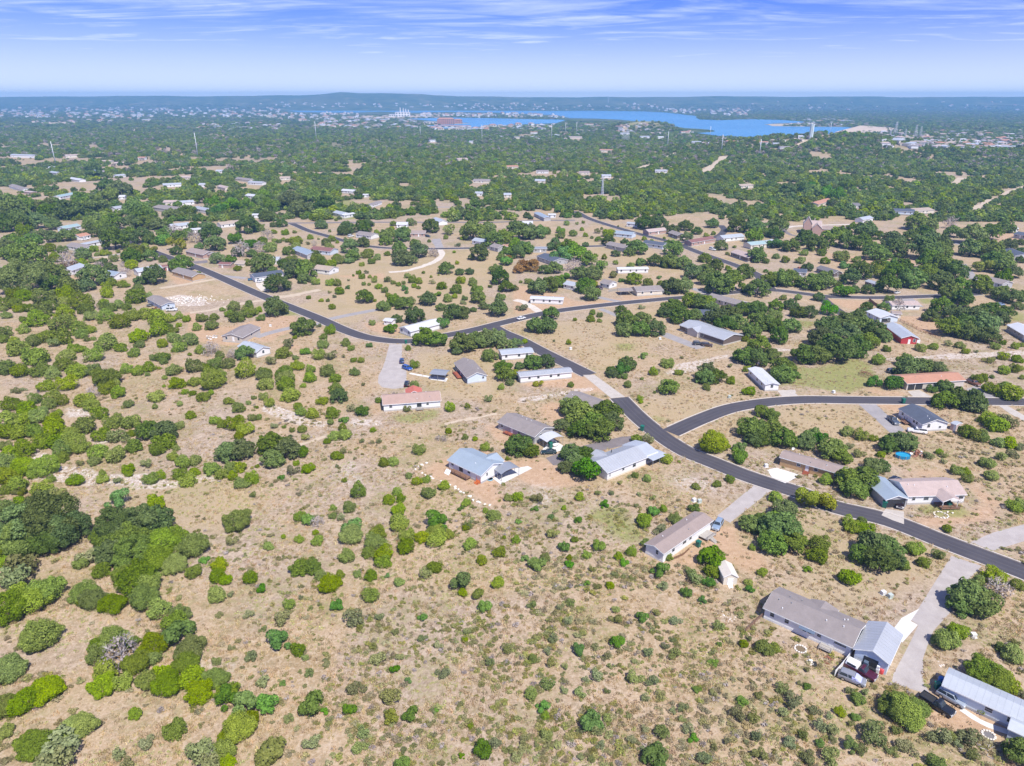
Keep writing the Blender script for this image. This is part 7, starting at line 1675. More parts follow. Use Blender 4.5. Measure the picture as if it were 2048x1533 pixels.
# heaps: each of tumbled pieces
def heap(name, label, cat, px, py, r, h, n, mats, kind='bar', parts=None):
    p = at(px, py)
    t = thing(name, label, cat, p)
    rg = np.random.default_rng(int(px * 3 + py))
    for i in range(n):
        a, q = rg.uniform(0, 6.28), r * math.sqrt(rg.random())
        z = h * (1 - (q / r) ** 2) * rg.uniform(0.2, 1.0)
        l = rg.uniform(0.5, 1.3) * r * 0.7
        d = Vector((rg.normal(), rg.normal(), rg.normal() * 0.5)).normalized() * l / 2
        c = Vector((q * math.cos(a), q * math.sin(a), max(0.08, z)))
        e0, e1 = c - d, c + d
        e0.z, e1.z = max(0.03, e0.z), max(0.03, e1.z)
        mb = MB()
        if kind == 'bar':
            mb.tube([tuple(e0), tuple((e0 + e1) / 2 + Vector((0, 0, 0.08))), tuple(e1)], [0.05, 0.06, 0.03], 5)
        else:
            s = rg.uniform(0.2, 0.55)
            mb.hexa([(c.x - s, c.y - s * 0.7, max(0, c.z - s * 0.4)), (c.x + s, c.y - s * 0.6, max(0, c.z - s * 0.4)), (c.x + s * 0.9, c.y + s * 0.7, max(0, c.z - s * 0.4)), (c.x - s, c.y + s * 0.6, max(0, c.z - s * 0.4))], [(c.x - s * 0.8, c.y - s * 0.5, c.z + s * 0.4), (c.x + s * 0.7, c.y - s * 0.6, c.z + s * 0.5), (c.x + s * 0.8, c.y + s * 0.5, c.z + s * 0.35), (c.x - s * 0.7, c.y + s * 0.6, c.z + s * 0.5)])
        part(parts or ('branch' if kind == 'bar' else 'scrap_piece'), mb, mats[i % len(mats)], t)
    return t
M_RUST = paint('rusty_iron', (0.22, 0.085, 0.045), 0.9, 0.1, 0.3, 4, 0.4); M_RUST2 = paint('pale_rust', (0.36, 0.19, 0.13), 0.9, 0.1, 0.3, 4, 0.4)
heap('brush_pile', 'reddish brown brush pile on the right lawn', 'brush pile', 1729, 751, 2.6, 2.8, 60, [M_RUST, M_RUST2, M_WOOD])
heap('junk_heap', 'rusty junk heap with white scrap beside the blue pool', 'junk heap', 1836, 911, 2.4, 1.6, 34, [M_RUST, M_RUST2, M_RUST, M_TRIM], 'lump')
heap('timber_pile', 'loose pile of white and grey boards left of the square grey-roofed house', 'board pile', 421, 676, 3.4, 1.0, 22, [M_TRIM, M_STONE, M_GREYWOOD], 'lump', 'board')
heap('scrap_pile', 'dark scrap pile before the trailer by the rubble', 'scrap pile', 312, 619, 3.0, 1.2, 18, [M_TYRE, M_RUST, M_RUST2], 'lump')
heap('branch_pile', 'pale dead branch pile on the lower-right slope', 'branch pile', 1980, 1503, 1.6, 0.6, 14, [M_DEADWOOD])
heap('planter', 'dark garden planter with stones beside the long grey-roofed house', 'planter', 1624, 1327, 0.7, 0.5, 8, [M_TYRE, M_STONE], 'lump', 'stone')
heap('wood_stack', 'brown stack of firewood below the long grey-roofed house', 'woodpile', 1657, 1322, 1.1, 0.6, 14, [M_WOOD, M_REDWOOD])
heap('broken_swing', 'tangle of rusty metal behind the blue-black roofed house', 'scrap pile', 1888, 835, 1.4, 0.9, 16, [M_RUST, M_TYRE])
# stones: border, fire ring, flower ring
def rock_mesh(seed):
    rg = np.random.default_rng(seed)
    bm = bmesh.new()
    bmesh.ops.create_icosphere(bm, subdivisions=1, radius=0.5)
    for v_ in bm.verts:
        v_.co *= rg.uniform(0.75, 1.15)
        v_.co.z *= 0.62
    me = bpy.data.meshes.new('stone'); bm.to_mesh(me); bm.free()
    me.materials.append(M_STONE)
    return me
ROCKS = [rock_mesh(i) for i in range(6)]
border = spline([at(*q) for q in [(852, 928), (838, 935), (838, 945), (856, 955), (874, 961), (894, 967), (912, 978), (930, 989), (946, 1000), (962, 1007), (982, 1012)]], 1.25)
for i, c in enumerate(border):
    if rng.random() < 0.12: continue
    o = link('border_stone', ROCKS[i % 6], None, (c[0] + rng.normal(0, 0.25), c[1] + rng.normal(0, 0.25), 0.16), rng.uniform(0, 6.28))
    o.scale = (rng.uniform(0.7, 1.5), rng.uniform(0.6, 1.1), rng.uniform(0.7, 1.2))
    tag(o, 'white limestone boulder, %s the upper left end of the curved stone border' % (ordinal(i).replace(' nearest', ' from') if i else 'right at'), 'boulder', 'boulders of the stone border')
def stone_ring(name, label, px, py, r, n, inner=None):
    p = at(px, py)
    t = thing(name, label, 'stone ring', p)
    for i in range(n):
        a = 2 * math.pi * i / n
        o = link('stone', ROCKS[i % 6], t, (r * math.cos(a), r * math.sin(a), 0.12), a)
        o.scale = (0.5, 2 * math.pi * r / n * 1.05, 0.55)
    if inner: part('ash', MB().disc(0, 0, 0.03, r * 0.85), inner, t)
stone_ring('fire_ring', 'round white stone fire ring with ash on the orange dirt', 1977, 1471, 0.95, 14, paint('ash', (0.16, 0.15, 0.15), 0.95))
stone_ring('flower_ring', 'oval white stone flower ring below the long grey-roofed house', 1601, 1299, 1.05, 14, paint('soil', (0.16, 0.12, 0.07), 0.95))
stone_ring('stone_circle', 'star of pale stones on the lawn before the gabled porch', 1882, 1031, 1.6, 12)
for i, (x, y) in enumerate([(1868, 1026), (1895, 1025), (1888, 1036), (1870, 1035), (1905, 1027)]):
    o = link('garden_stone', ROCKS[i], None, at(x, y) + np.array((0, 0, 0.12)), i); o.scale = (0.9, 0.6, 0.5)
    tag(o, ['pale garden stone just left of the stone star before the gabled porch', 'pale garden stone right of the stone star by the porch deck', 'pale garden stone below the stone star, nearest the dirt', 'pale garden stone below left of the stone star', 'pale garden stone farthest right of the stone star'][i], 'boulder', 'garden stones before the gabled porch')
# fences
def rail_fence(name, label, pts, h, mat, rails=(0.45, 0.9), step=2.4, board=False, fn=at):
    c = spline([fn(*q) for q in pts], 0.6)
    d = np.concatenate(([0], np.cumsum(np.linalg.norm(np.diff(c, axis=0), axis=1))))
    n = max(2, int(d[-1] / step) + 1)
    t = thing(name, label, 'fence', (c[0][0], c[0][1], 0))
    P = [np.array((np.interp(s, d, c[:, 0]), np.interp(s, d, c[:, 1]))) - c[0] for s in np.linspace(0, d[-1], n)]
    pm = MB().box(-0.06, 0.06, -0.06, 0.06, 0, h).mesh('post', mat)
    for q in P: link('post', pm, t, (q[0], q[1], 0))
    for a, b_ in zip(P[:-1], P[1:]):
        if board:
            e = b_ - a; l = np.linalg.norm(e); m_ = max(1, int(l / 0.6))
            for i in range(m_):
                s, f = a + e * (i + 0.03) / m_, a + e * (i + 0.97) / m_
                nn = np.array((-e[1], e[0])) / l * 0.03
                part('fence_board', MB().hexa([(*(s - nn), 0.05), (*(f - nn), 0.05), (*(f + nn), 0.05), (*(s + nn), 0.05)], [(*(s - nn), h - 0.05), (*(f - nn), h - 0.05), (*(f + nn), h - 0.05), (*(s + nn), h - 0.05)]), mat, t)
        else:
            for z in rails:
                part('rail', MB().tube([(*a, z), (*b_, z)], 0.05, 5), mat, t)
    return t
rail_fence('board_fence', 'short white board fence between the long grey house and the parked vehicles', [(1699, 1316), (1684, 1336), (1669, 1353)], 1.5, M_TRIM, board=True)
rail_fence('rail_fence', 'brown rail fence running down the slope left of the long grey house', [(1527, 1233), (1509, 1249), (1491, 1266)], 1.2, M_WOOD, (0.4, 0.75, 1.1))
rail_fence('wire_fence', 'thin dark wire fence between the barn yard and the open field', [(1800, 643), (1835, 660), (1880, 680)], 1.2, M_RUST, (0.3, 0.7, 1.1), 3.0)
rail_fence('dark_fence', 'dark timber fence beside the house with the low brown roof', [(1738, 602), (1748, 610), (1756, 615)], 1.6, M_WOOD, board=True)
rail_fence('timber_fence', 'grey timber fence left of the stone-porched house', [(1217, 585), (1228, 583), (1240, 582)], 1.4, M_GREYWOOD, board=True)
rail_fence('plant_bed_fence', 'low brown picket edging along the white single-wide home', [(1348, 1119), (1365, 1112), (1378, 1100)], 0.7, M_WOOD, board=True)
# satellite dishes on poles, trampolines, swing
def dish(label, px, py, z):
    p = at(px, py)
    t = thing('satellite_dish', label, 'satellite dish', (p[0], p[1], 0))
    part('pole', MB().tube([(0, 0, 0), (0, 0, z)], 0.04, 6), M_STEEL, t)
    V, Fc = [(0, 0, z)], []
    for i in range(12):
        a = 2 * math.pi * i / 12
        V.append((0.45 * math.cos(a), -0.12 + 0.1 * math.sin(a), z + 0.12 + 0.45 * math.sin(a)))
    V[0] = (0, 0.05, z + 0.12)
    Fc = [(0, 1 + i, 1 + (i + 1) % 12) for i in range(12)]
    part('reflector', MB().add(V, Fc), M_TRIM, t)
dish('white satellite dish by the end of the tan single-wide home', 1585, 905, 1.2)
dish('white satellite dish on a pole behind the terracotta-brown roof', 1819, 755, 1.4)
dish('white satellite dish at the end of the white meadow trailer', 1516, 734, 1.5)
p = at(1898 - 820, 747)
t = thing('round_trampoline', 'black round trampoline left of the trailer by the rubble pile', 'trampoline', at(300, 613))
part('mat', MB().disc(0, 0, 0.75, 1.6, 16), M_TYRE, t)
rm = MB()
for i in range(16):
    a0, a1 = 2 * math.pi * i / 16, 2 * math.pi * (i + 1) / 16
    rm.tube([(1.75 * math.cos(a0), 1.75 * math.sin(a0), 0.78), (1.75 * math.cos(a1), 1.75 * math.sin(a1), 0.78)], 0.06, 5)
part('rim', rm, M_STEEL, t)
for i in range(4):
    a0 = math.pi * (0.25 + i / 2)
    part('leg', MB().tube([(1.75 * math.cos(a0), 1.75 * math.sin(a0), 0), (1.75 * math.cos(a0), 1.75 * math.sin(a0), 0.78)], 0.04, 5), M_STEEL, t)

# ------------------------------------------------------------------ poles, towers
def mono_pole(label, px, ytop, ybot, group='steel transmission poles', arms=3):
    p = at_h(px, ybot)
    d = slant(p)
    h = (ybot - ytop) * d / F_PX * 1.02
    t = thing('transmission_pole', label, 'power pole', tuple(p), 0.3, group)
    part('shaft', MB().tube([(0, 0, -1), (0, 0, h * 0.5), (0, 0, h)], [0.75, 0.6, 0.42], 8), M_STEELP, t, True)
    for i in range(arms):
        z = h * (0.94 - 0.09 * i)
        part('arm', MB().tube([(0, 0, z), (2.6 * (1 if i % 2 else -1), 0, z + 0.4)], [0.2, 0.12], 5), M_STEELP, t)
M_STEELP = paint('pale_pole_steel', (0.62, 0.64, 0.66), 0.6, 0.1)
for lab, x, y0, y1 in [('tall steel transmission pole at upper left, left of the pink roof', 112, 295, 331), ('tall steel transmission pole above the upper left woods', 396, 275, 314), ('steel transmission pole near the left shore', 633, 249, 281), ('steel transmission pole below the red hotel', 841, 256, 274), ('steel transmission pole right of the marina', 964, 254, 284), ('steel transmission pole left of the knoll', 1103, 252, 281),
                       ('steel transmission pole on the knoll slope', 1153, 248, 268), ('steel transmission pole right of the knoll by the shore', 1335, 268, 296), ('steel transmission pole on the slope left of the water tower', 1443, 275, 302), ('steel transmission pole just left of the water tower slope', 1519, 284, 311), ('thin steel pole on the lakeside left of the knoll', 1131, 250, 266), ('thin steel pole by the water tower shore', 1660, 250, 268), ('thin steel pole by the lake right of the dam houses', 1420, 256, 272)]:
    mono_pole(lab, x, y0, y1)
def lattice(label, px, ytop, ybot, w=0.2, name='lattice_tower', cat='pylon', group='lattice towers'):
    p = at_h(px, ybot)
    h = (ybot - ytop) * slant(p) / F_PX * 1.02
    t = thing(name, label, cat, tuple(p), 0.4, group)
    b_ = h * w / 2
    top = b_ * 0.25
    legs = []
    r = max(0.16, h * 0.006)
    for sx in (-1, 1):
        for sy in (-1, 1):
            part('leg', MB().tube([(sx * b_, sy * b_, 0), (sx * top, sy * top, h)], r, 5), M_STEELP, t)
    n = 7
    br = MB()
    for i in range(n):
        k0, k1 = i / n, (i + 1) / n
        w0, w1 = b_ + (top - b_) * k0, b_ + (top - b_) * k1
        for (ax, ay, bx, by) in ((-1, -1, 1, -1), (1, -1, 1, 1), (1, 1, -1, 1), (-1, 1, -1, -1)):
            br.tube([(ax * w0, ay * w0, h * k0), (bx * w1, by * w1, h * k1)], r * 0.6, 4, False)
            br.tube([(bx * w0, by * w0, h * k0), (ax * w1, ay * w1, h * k1)], r * 0.6, 4, False)
    part('bracing', br, M_STEELP, t)
    for z in (0.82, 0.94):
        part('cross_arm', MB().tube([(-h * 0.14, 0, h * z), (0, 0, h * z + h * 0.02), (h * 0.14, 0, h * z)], r * 0.9, 5), M_STEELP, t)
lattice('slim grey lattice tower above the central oaks', 1204, 358, 396, 0.12)
lattice('left of the twin lattice towers below the knoll', 1247, 264, 284, 0.35)
lattice('right of the twin lattice towers below the knoll', 1254, 262, 284, 0.35)
lattice('small lattice tower on the far ridge right of centre', 1216, 195, 206, 0.2)
for i, (x, y0, y1) in enumerate([(1790, 250, 270), (1830, 256, 274), (1840, 258, 274), (1780, 262, 274), (1810, 262, 274)]):
    lattice(['leftmost switchyard tower by the dam', 'tallest switchyard tower right of the dam', 'rightmost switchyard tower beside the dam', 'small switchyard tower nearest the dam', 'small middle switchyard tower by the dam'][i], x, y0, y1, 0.25)
# standpipe water tower on the slope
p = at_h(1621, 279)
hh = 26 * slant(p) / F_PX
t = thing('water_tower', 'tall pale cylindrical water tower on the lakeside ridge', 'water tower', tuple(p))
M_TANK = paint('pale_green_tank_paint', (0.62, 0.72, 0.72), 0.5)
rr = 3.4 * slant(p) / F_PX
part('tank', MB().tube([(0, 0, -2), (0, 0, hh * 0.97)], rr, 20), M_TANK, t, False)
part('roof', MB().tube([(0, 0, hh * 0.97), (0, 0, hh)], [rr * 1.04, rr * 0.3], 20), M_TRIM, t)
part('ladder', MB().box(-0.3, 0.3, -rr - 0.35, -rr - 0.02, 0, hh), M_STEEL, t)
p = at(1154, 214)
hh = 8 * slant(p) / F_PX
t = thing('water_tower', 'far white water tower beyond the lake', 'water tower', tuple(p))
part('stem', MB().tube([(0, 0, 0), (0, 0, hh * 0.7)], [hh * 0.1, hh * 0.08], 10), M_TRIM, t)
part('tank', MB().tube([(0, 0, hh * 0.6), (0, 0, hh * 0.75), (0, 0, hh * 0.95), (0, 0, hh)], [hh * 0.08, hh * 0.2, hh * 0.2, hh * 0.05], 12), M_TRIM, t)

# ------------------------------------------------------------------ across the lake: hotel, plant, dam, shore
def big_block(name, label, cat, px, py, w_px, h_px, d_m, wall, roof, storeys=4, bays=12, hip=True):
    p = at(px, py); s = slant(p) / F_PX
    w, h = w_px * s, h_px * s
    t = thing(name, label, cat, (p[0], p[1], 0), 0.05)
    foot(p[0], p[1], w, d_m, 0.05)
    part('wall', MB().box(-w / 2, w / 2, -d_m / 2, d_m / 2, 0, h), wall, t)
    o_ = 0.6
    if hip:
        part('roof', MB().hexa([(-w / 2 - o_, -d_m / 2 - o_, h), (w / 2 + o_, -d_m / 2 - o_, h), (w / 2 + o_, d_m / 2 + o_, h), (-w / 2 - o_, d_m / 2 + o_, h)], [(-w / 2 + d_m / 3, -0.5, h * 1.3), (w / 2 - d_m / 3, -0.5, h * 1.3), (w / 2 - d_m / 3, 0.5, h * 1.3), (-w / 2 + d_m / 3, 0.5, h * 1.3)]), roof, t)
    else:
        part('roof', MB().box(-w / 2 - o_, w / 2 + o_, -d_m / 2 - o_, d_m / 2 + o_, h, h + 1), roof, t)
    for i in range(bays):
        for j in range(storeys):
            x = -w / 2 + w * (i + 0.5) / bays; z = h * (j + 0.3) / storeys
            part('window', MB().box(x - w / bays * 0.25, x + w / bays * 0.25, -d_m / 2 - 0.05, -d_m / 2 + 0.02, z, z + h / storeys * 0.5), M_GLASS, t)
    return t
W_BRICKR = siding('salmon_brick', (0.48, 0.24, 0.17))
big_block('hotel', 'long salmon-red hotel block on the marina shore', 'hotel', 892, 249, 32, 9, 30, W_BRICKR, SH['terra'], 4, 9)
big_block('hotel', 'right-hand wing of the salmon-red hotel on the marina shore', 'hotel', 916, 247, 16, 6, 30, W_BRICKR, SH['terra'], 3, 5)
big_block('boat_shed', 'long white boat shed on the marina shore', 'boat shed', 905, 255, 70, 2.5, 20, W_CREAM, SH['terra'], 1, 6)
big_block('boat_shed', 'low pale boat shed left of the hotel', 'boat shed', 860, 248, 24, 3, 20, W_CREAM, MR['pale'], 1, 4)
big_block('power_plant', 'white industrial plant block on the far shore', 'factory', 806, 234, 26, 8, 60, M_WHITE, MR['white'], 2, 5, False)
big_block('power_plant', 'left low block of the white industrial plant on the far shore', 'factory', 788, 234, 16, 4, 50, M_WHITE, MR['white'], 1, 4, False)
for i, x in enumerate((801, 807, 812, 817)):
    p = at(x, 233)
    t = thing('plant_stack', ['first', 'second', 'third', 'fourth'][i] + ' chimney stack from the left of the white industrial plant', 'chimney', tuple(p))
    part('shaft', MB().tube([(0, 0, 0), (0, 0, 48 - 4 * i)], [3.2, 2.4], 10), M_TRIM, t)
    part('rim', MB().tube([(0, 0, 48 - 4 * i), (0, 0, 50 - 4 * i)], [2.7, 2.7], 10), M_STEEL, t)
# dam: sloped pale embankment
D0, D1 = at(1672, 271), at(1722, 257)
dm = MB()
e = (D1 - D0)[:2]; l = np.linalg.norm(e); e /= l; nn = np.array((e[1], -e[0]))
Q = [D0[:2] + nn * 55, D1[:2] + nn * 150, D1[:2] - nn * 20, D0[:2] - nn * 12]
T = [D0[:2] + nn * 6, D1[:2] + nn * 8, D1[:2] - nn * 4, D0[:2] - nn * 3]
dm.hexa([(q[0], q[1], 0) for q in Q], [(q[0], q[1], 9) for q in T])
tag(part('dam', dm, pos_noise_mat('dam_fill', [(0.3, (0.42, 0.33, 0.24)), (0.7, (0.56, 0.46, 0.36))], 0.02)), 'pale tan earth dam at the right end of the lake', 'dam')
for nm, poly in [('bare_ground', [(1700, 268), (1790, 262), (1850, 268), (1960, 278), (1850, 276), (1760, 275)]), ('bare_ground', [(1800, 283), (1900, 279), (2048, 295), (2100, 303), (2048, 306), (1960, 298)]), ('bare_ground', [(640, 232), (720, 232), (875, 229), (885, 233), (800, 237), (640, 235)]), ('bare_ground', [(58, 247), (110, 244), (160, 246), (150, 249), (70, 250)]),
                 ('bare_ground', [(1560, 216), (1640, 212), (1720, 214), (1790, 213), (1780, 216), (1640, 218)]), ('bare_ground', [(1410, 214), (1440, 211), (1460, 213), (1430, 216)]), ('bare_ground', [(1880, 224), (1910, 221), (1930, 225), (1890, 228)]), ('bare_ground', [(1925, 211), (1965, 210), (1970, 213)]), ('bare_ground', [(2020, 246), (2070, 245), (2070, 248), (2030, 248)]),
                 ('bare_ground', [(1535, 249.5), (1560, 248.6), (1625, 251), (1623, 254), (1545, 253)]), ('bare_ground', [(480, 223), (530, 220), (540, 223), (500, 225)])]:
    flat_poly(nm, poly, pos_noise_mat('tan_clearing', [(0.3, (0.36, 0.29, 0.20)), (0.7, (0.52, 0.43, 0.32))], 0.01), 0.7)
flat_poly('peninsula', [(1527, 250), (1545, 248), (1600, 246.5), (1625, 248), (1700, 250), (1722, 254), (1690, 254.8), (1625, 254.2), (1560, 253)], pos_noise_mat('shore_scrub', [(0.3, (0.05, 0.07, 0.03)), (0.7, (0.30, 0.25, 0.16))], 0.01), 0.65)
flat_poly('pond', [(1640, 376), (1660, 375), (1680, 376.5), (1668, 379), (1645, 378.5)], paint('pond_water', (0.035, 0.075, 0.045), 0.2), float(height(*at(1660, 377)[:2])) + 0.8)
# the pink stone mansion and its loop drive
t, L, W = house('pink stone mansion with steep gables and a corner tower inside a loop drive', (1605, 467), (1640, 469), depth=14, wall=W_PINK, roof=SH['pink'], wall_h=6.0, rise=3.4, skirt=False, vents=0, wins=[('f', 3, 1, 1.6, 1.8), ('f', 8, 1, 1.6, 1.8), ('f', 13, 1, 1.6, 1.8), ('f', 3, 3.8, 1.4, 1.5), ('f', 8, 3.8, 1.4, 1.5), ('f', 13, 3.8, 1.4, 1.5)], doors=[('f', 10.5, 0.05)], name='mansion', cat='mansion')
gable(t, 7.5, 6.0, 8.4, 4.6, 0.3, 0.12, SH['pink'], W_PINK, True, dx=-L / 2 + 3, dy=-W / 2 + 1.5, nwall='tower_wall', nroof='tower_roof')
gable(t, 6.0, 7.0, 5.4, 3.2, 0.3, 0.12, SH['pink'], W_PINK, True, dx=L / 2 - 3, dy=-W / 2 - 1.0, nwall='wing_wall', nroof='wing_roof')
gable(t, 9.0, 7.0, 3.6, 2.0, 0.3, 0.12, SH['brown'], W_PINK, False, dx=L / 2 + 4.4, dy=1.0, nwall='annex_wall', nroof='annex_roof')
chimney(t, 1.5, 2, 6, 11, W_STONE)
# ------------------------------------------------------------------ far woods, scrub, grass tufts, distant town: masses nobody could count
def clear_mask(px, py):
    k = np.ones(px.shape)
    for cx_, cy_, rx, ry in CLEAR:
        k *= 1 - 0.94 * np.exp(-(((px - cx_) / rx) ** 2 + ((py - cy_) / ry) ** 2))
    return k
def wet(px, py):
    r = inside(px, py, LAKE)
    for b_ in BAYS: r |= inside(px, py, b_)
    return r
def vnoise(x, y, s, seed=0):
    rg = np.random.default_rng(seed)
    T = rg.random((64, 64))
    u_, v_ = x / s + 1000.3, y / s + 1000.7
    i, j = np.floor(u_).astype(int), np.floor(v_).astype(int)
    f, g = u_ - i, v_ - j
    f, g = f * f * (3 - 2 * f), g * g * (3 - 2 * g)
    a, b_, c, d = T[i % 64, j % 64], T[(i + 1) % 64, j % 64], T[i % 64, (j + 1) % 64], T[(i + 1) % 64, (j + 1) % 64]
    return (a * (1 - f) + b_ * f) * (1 - g) + (c * (1 - f) + d * f) * g
def sample_ground(n, y0, y1, power=1.0, margin=1.12):
    r = rng.random(n)
    y = (y0 ** (1 - power) + r * (y1 ** (1 - power) - y0 ** (1 - power))) ** (1 / (1 - power)) if power != 1 else y0 * (y1 / y0) ** r
    fw = y * CP + CAM_H * SP
    half = (1024 / F_PX) * fw * margin
    x = rng.uniform(-1, 1, n) * half
    return x, y
def thin(x, y, w, cell):
    """drop trees that stand almost on top of one another"""
    key = np.floor(x / cell).astype(np.int64) * 100003 + np.floor(y / cell).astype(np.int64)
    _, idx = np.unique(key, return_index=True)
    return np.sort(idx)
def woods(name, n, y0, y1, wmin, wmax, label, cell, dens, plist, power=0.0):
    x, y = sample_ground(n, y0, y1, power)
    # density of tree cover falls away where the photograph shows open ground
    px, py = pix(x, y)
    keep = (py < 443) & ~wet(px, py) & ~((py < 275) & (wet(px, py - 2.5) | wet(px, py - 5) | wet(px, py - 1.2)))
    k = clear_mask(px, py)
    dd = 0.62 * vnoise(x, y, 60, 3) + 0.38 * vnoise(x, y, 19, 4)
    right = np.clip((px - 560) / 500, 0, 1)
    cover = dens * (0.74 + 0.26 * right)
    keep &= (rng.random(n) < k * np.clip(0.75 + 0.9 * (dd - 0.45), 0.3, 1)) & (dd > 0.72 - 0.5 * cover - 0.12 * rng.random(n))
    keep &= ~near_line(x, y, all_lines, 3.0) & ~in_foot(x, y, 2.5)
    x, y = x[keep], y[keep]
    idx = thin(x, y, None, cell)
    x, y = x[idx], y[idx]
    # front of each house kept open towards the viewer
    w = 1.12 * rng.uniform(wmin, wmax, len(x)) * (0.75 + 0.5 * vnoise(x, y, 45, 8))
    px, py = pix(x, y)
    ok = np.ones(len(x), bool)
    for q in MIDH:
        d = (CAM_H / np.tan(np.arctan((CY - q[1]) / F_PX * -1) + PITCH)) - y
        infr = (np.abs(px - q[0]) < q[2] / 2 + 4) & (d > -2) & (d < 12 + 0.045 * y)
        ok &= ~infr | (rng.random(len(x)) < 0.22)
        w = np.where(infr, w * 0.5, w)
    x, y, w = x[ok], y[ok], w[ok]
    pts = np.column_stack((x, y, height(x, y) - 0.02 * w))
    scatter(name, pts, w, rng.integers(0, len(plist), len(x)), plist, label, 'woodland', zs=w * rng.uniform(0.8, 1.15, len(x)) * np.clip((pix(x, y)[1] - 215) / 60, 0.42, 1))
    return len(x)
far_list = PROTO['far'] + PROTO['farJ'] + [cards_mesh('crown_pale', leaf_cards(np.random.default_rng(5), lobes_for('O', np.random.default_rng(9)), 350, 0.085), FOL['S'])] + [cards_mesh('crown_pale2', leaf_cards(np.random.default_rng(15), lobes_for('O', np.random.default_rng(19)), 330, 0.085), FOL['G'])] + [cards_mesh('crown_bare', leaf_cards(np.random.default_rng(6), lobes_for('O', np.random.default_rng(10)), 160, 0.07, fill=0.6), FOL['D'])]
far_list = far_list + [far_list[-3], far_list[-1]] + PROTO['far']
mid_list = PROTO['midO'] + PROTO['farJ'] + far_list[-5:]
n1 = woods('near_woodland', 30000, 560, 1150, 4.0, 8.6, 'mixed oak and juniper woodland filling the middle distance', 4.2, 0.62, mid_list)
n2 = woods('far_woodland', 90000, 1100, 2600, 4.6, 9.6, 'dark oak and juniper woodland running to the lake', 5.0, 0.78, far_list)
n3 = woods('distant_woodland', 80000, 2500, 7000, 8, 16.0, 'distant woodland round and beyond the lake', 11.0, 0.74, far_list)

# low growth of the near slopes
def keepout(x, y, e=0.4):
    return near_line(x, y, all_lines, e) | on_pad(x, y) | in_foot(x, y, 0.3)
def tuft(seed, n, spread, hgt, blade, mat):
    rg = np.random.default_rng(seed)
    mb = MB()
    for i in range(n):
        a, r = rg.uniform(0, 6.28), spread * math.sqrt(rg.random())
        x, y = r * math.cos(a), r * math.sin(a)
        b_ = rg.uniform(0, 6.28)
        l = hgt * rg.uniform(0.5, 1.1)
        ox, oy = rg.normal(0, 0.35 * l), rg.normal(0, 0.35 * l)
        w = blade * rg.uniform(0.6, 1.3)
        mb.add([(x - w * math.cos(b_), y - w * math.sin(b_), 0), (x + w * math.cos(b_), y + w * math.sin(b_), 0), (x + ox + w * 0.5 * math.cos(b_), y + oy + w * 0.5 * math.sin(b_), l), (x + ox - w * 0.5 * math.cos(b_), y + oy - w * 0.5 * math.sin(b_), l)], [(0, 1, 2, 3)])
    return mb.mesh('tuft', mat)
F_STRAW = foliage('straw_grass', (0.400, 0.310, 0.160), (0.720, 0.570, 0.330), 0.4, 0.05)
F_SAGE = foliage('low_sage', (0.260, 0.225, 0.110), (0.520, 0.450, 0.235), 0.4, 0.05)
F_OLIVE = foliage('low_olive_scrub', (0.190, 0.195, 0.060), (0.430, 0.410, 0.135), 0.4, 0.05)
F_PEAR = foliage('prickly_pear_pads', (0.300, 0.330, 0.090), (0.560, 0.570, 0.190), 0.2, 0.03)
F_GREY = foliage('grey_dead_brush', (0.240, 0.200, 0.180), (0.430, 0.370, 0.340), 0.15, 0.03)
straw = [tuft(i, 14, 0.45, 0.42, 0.07, F_STRAW) for i in range(4)]
pear = [cards_mesh('pear_pads', leaf_cards(np.random.default_rng(300 + i), [(0, 0, 0.12, 0.5, 0.5, 0.22), (0.25, 0.1, 0.1, 0.3, 0.3, 0.2)], 26, 0.11, thin=1.6, fill=0.6), F_PEAR) for i in range(3)]
def lowbush(seed, mat, n=170):
    rg = np.random.default_rng(seed)
    return cards_mesh('low_bush', leaf_cards(rg, lobes_for('X', rg), n, 0.075, thin=1.4, fill=0.5), mat)
low = [lowbush(400 + i, F_SAGE) for i in range(4)] + [lowbush(420 + i, F_OLIVE) for i in range(4)] + [lowbush(440, F_GREY, 110), lowbush(441, F_GREY, 110)]
def near_dens(px, py):
    """how thickly low brush grows, 0-1"""
    d = 0.14 + 0 * px
    for cx_, cy_, rx, ry, a in [(1200, 1400, 420, 190, 1.0), (1620, 1480, 300, 120, 1.0), (900, 1320, 330, 190, 0.62), (1180, 1120, 260, 130, 0.75), (1280, 1040, 150, 60, 0.6), (700, 1480, 240, 120, 0.6), (1960, 930, 150, 90, 0.5), (1500, 735, 120, 30, 0.5), (1940, 1500, 180, 60, 0.6), (620, 830, 60, 60, 0.3), (1700, 890, 80, 40, 0.4)]:
        d = np.maximum(d, a * np.exp(-(((px - cx_) / rx) ** 2 + ((py - cy_) / ry) ** 2) ** 1.5))
    return d
DIRT_ALL = DIRT
def bare(px, py):
    r = np.zeros(px.shape, bool)
    for q in DIRT_ALL: r |= inside(px, py, q)
    return r
N = 30000
x, y = sample_ground(N, 76, 240, 0.0)
px, py = pix(x, y)
dn = near_dens(px, py) * np.clip(0.1 + 2.6 * vnoise(x, y, 12, 21) * vnoise(x, y, 4.0, 22) * 1.5 - 0.35, 0.03, 2)
k = (rng.random(N) < np.minimum(dn * 1.15, 0.92)) & ~keepout(x, y) & (~bare(px, py) | (rng.random(N) < 0.12)) & (py > 690)
x, y = x[k], y[k]
s = rng.uniform(0.5, 1.5, len(x)) * (0.7 + 0.7 * vnoise(x, y, 14, 23))
grey = rng.random(len(x)) < 0.10
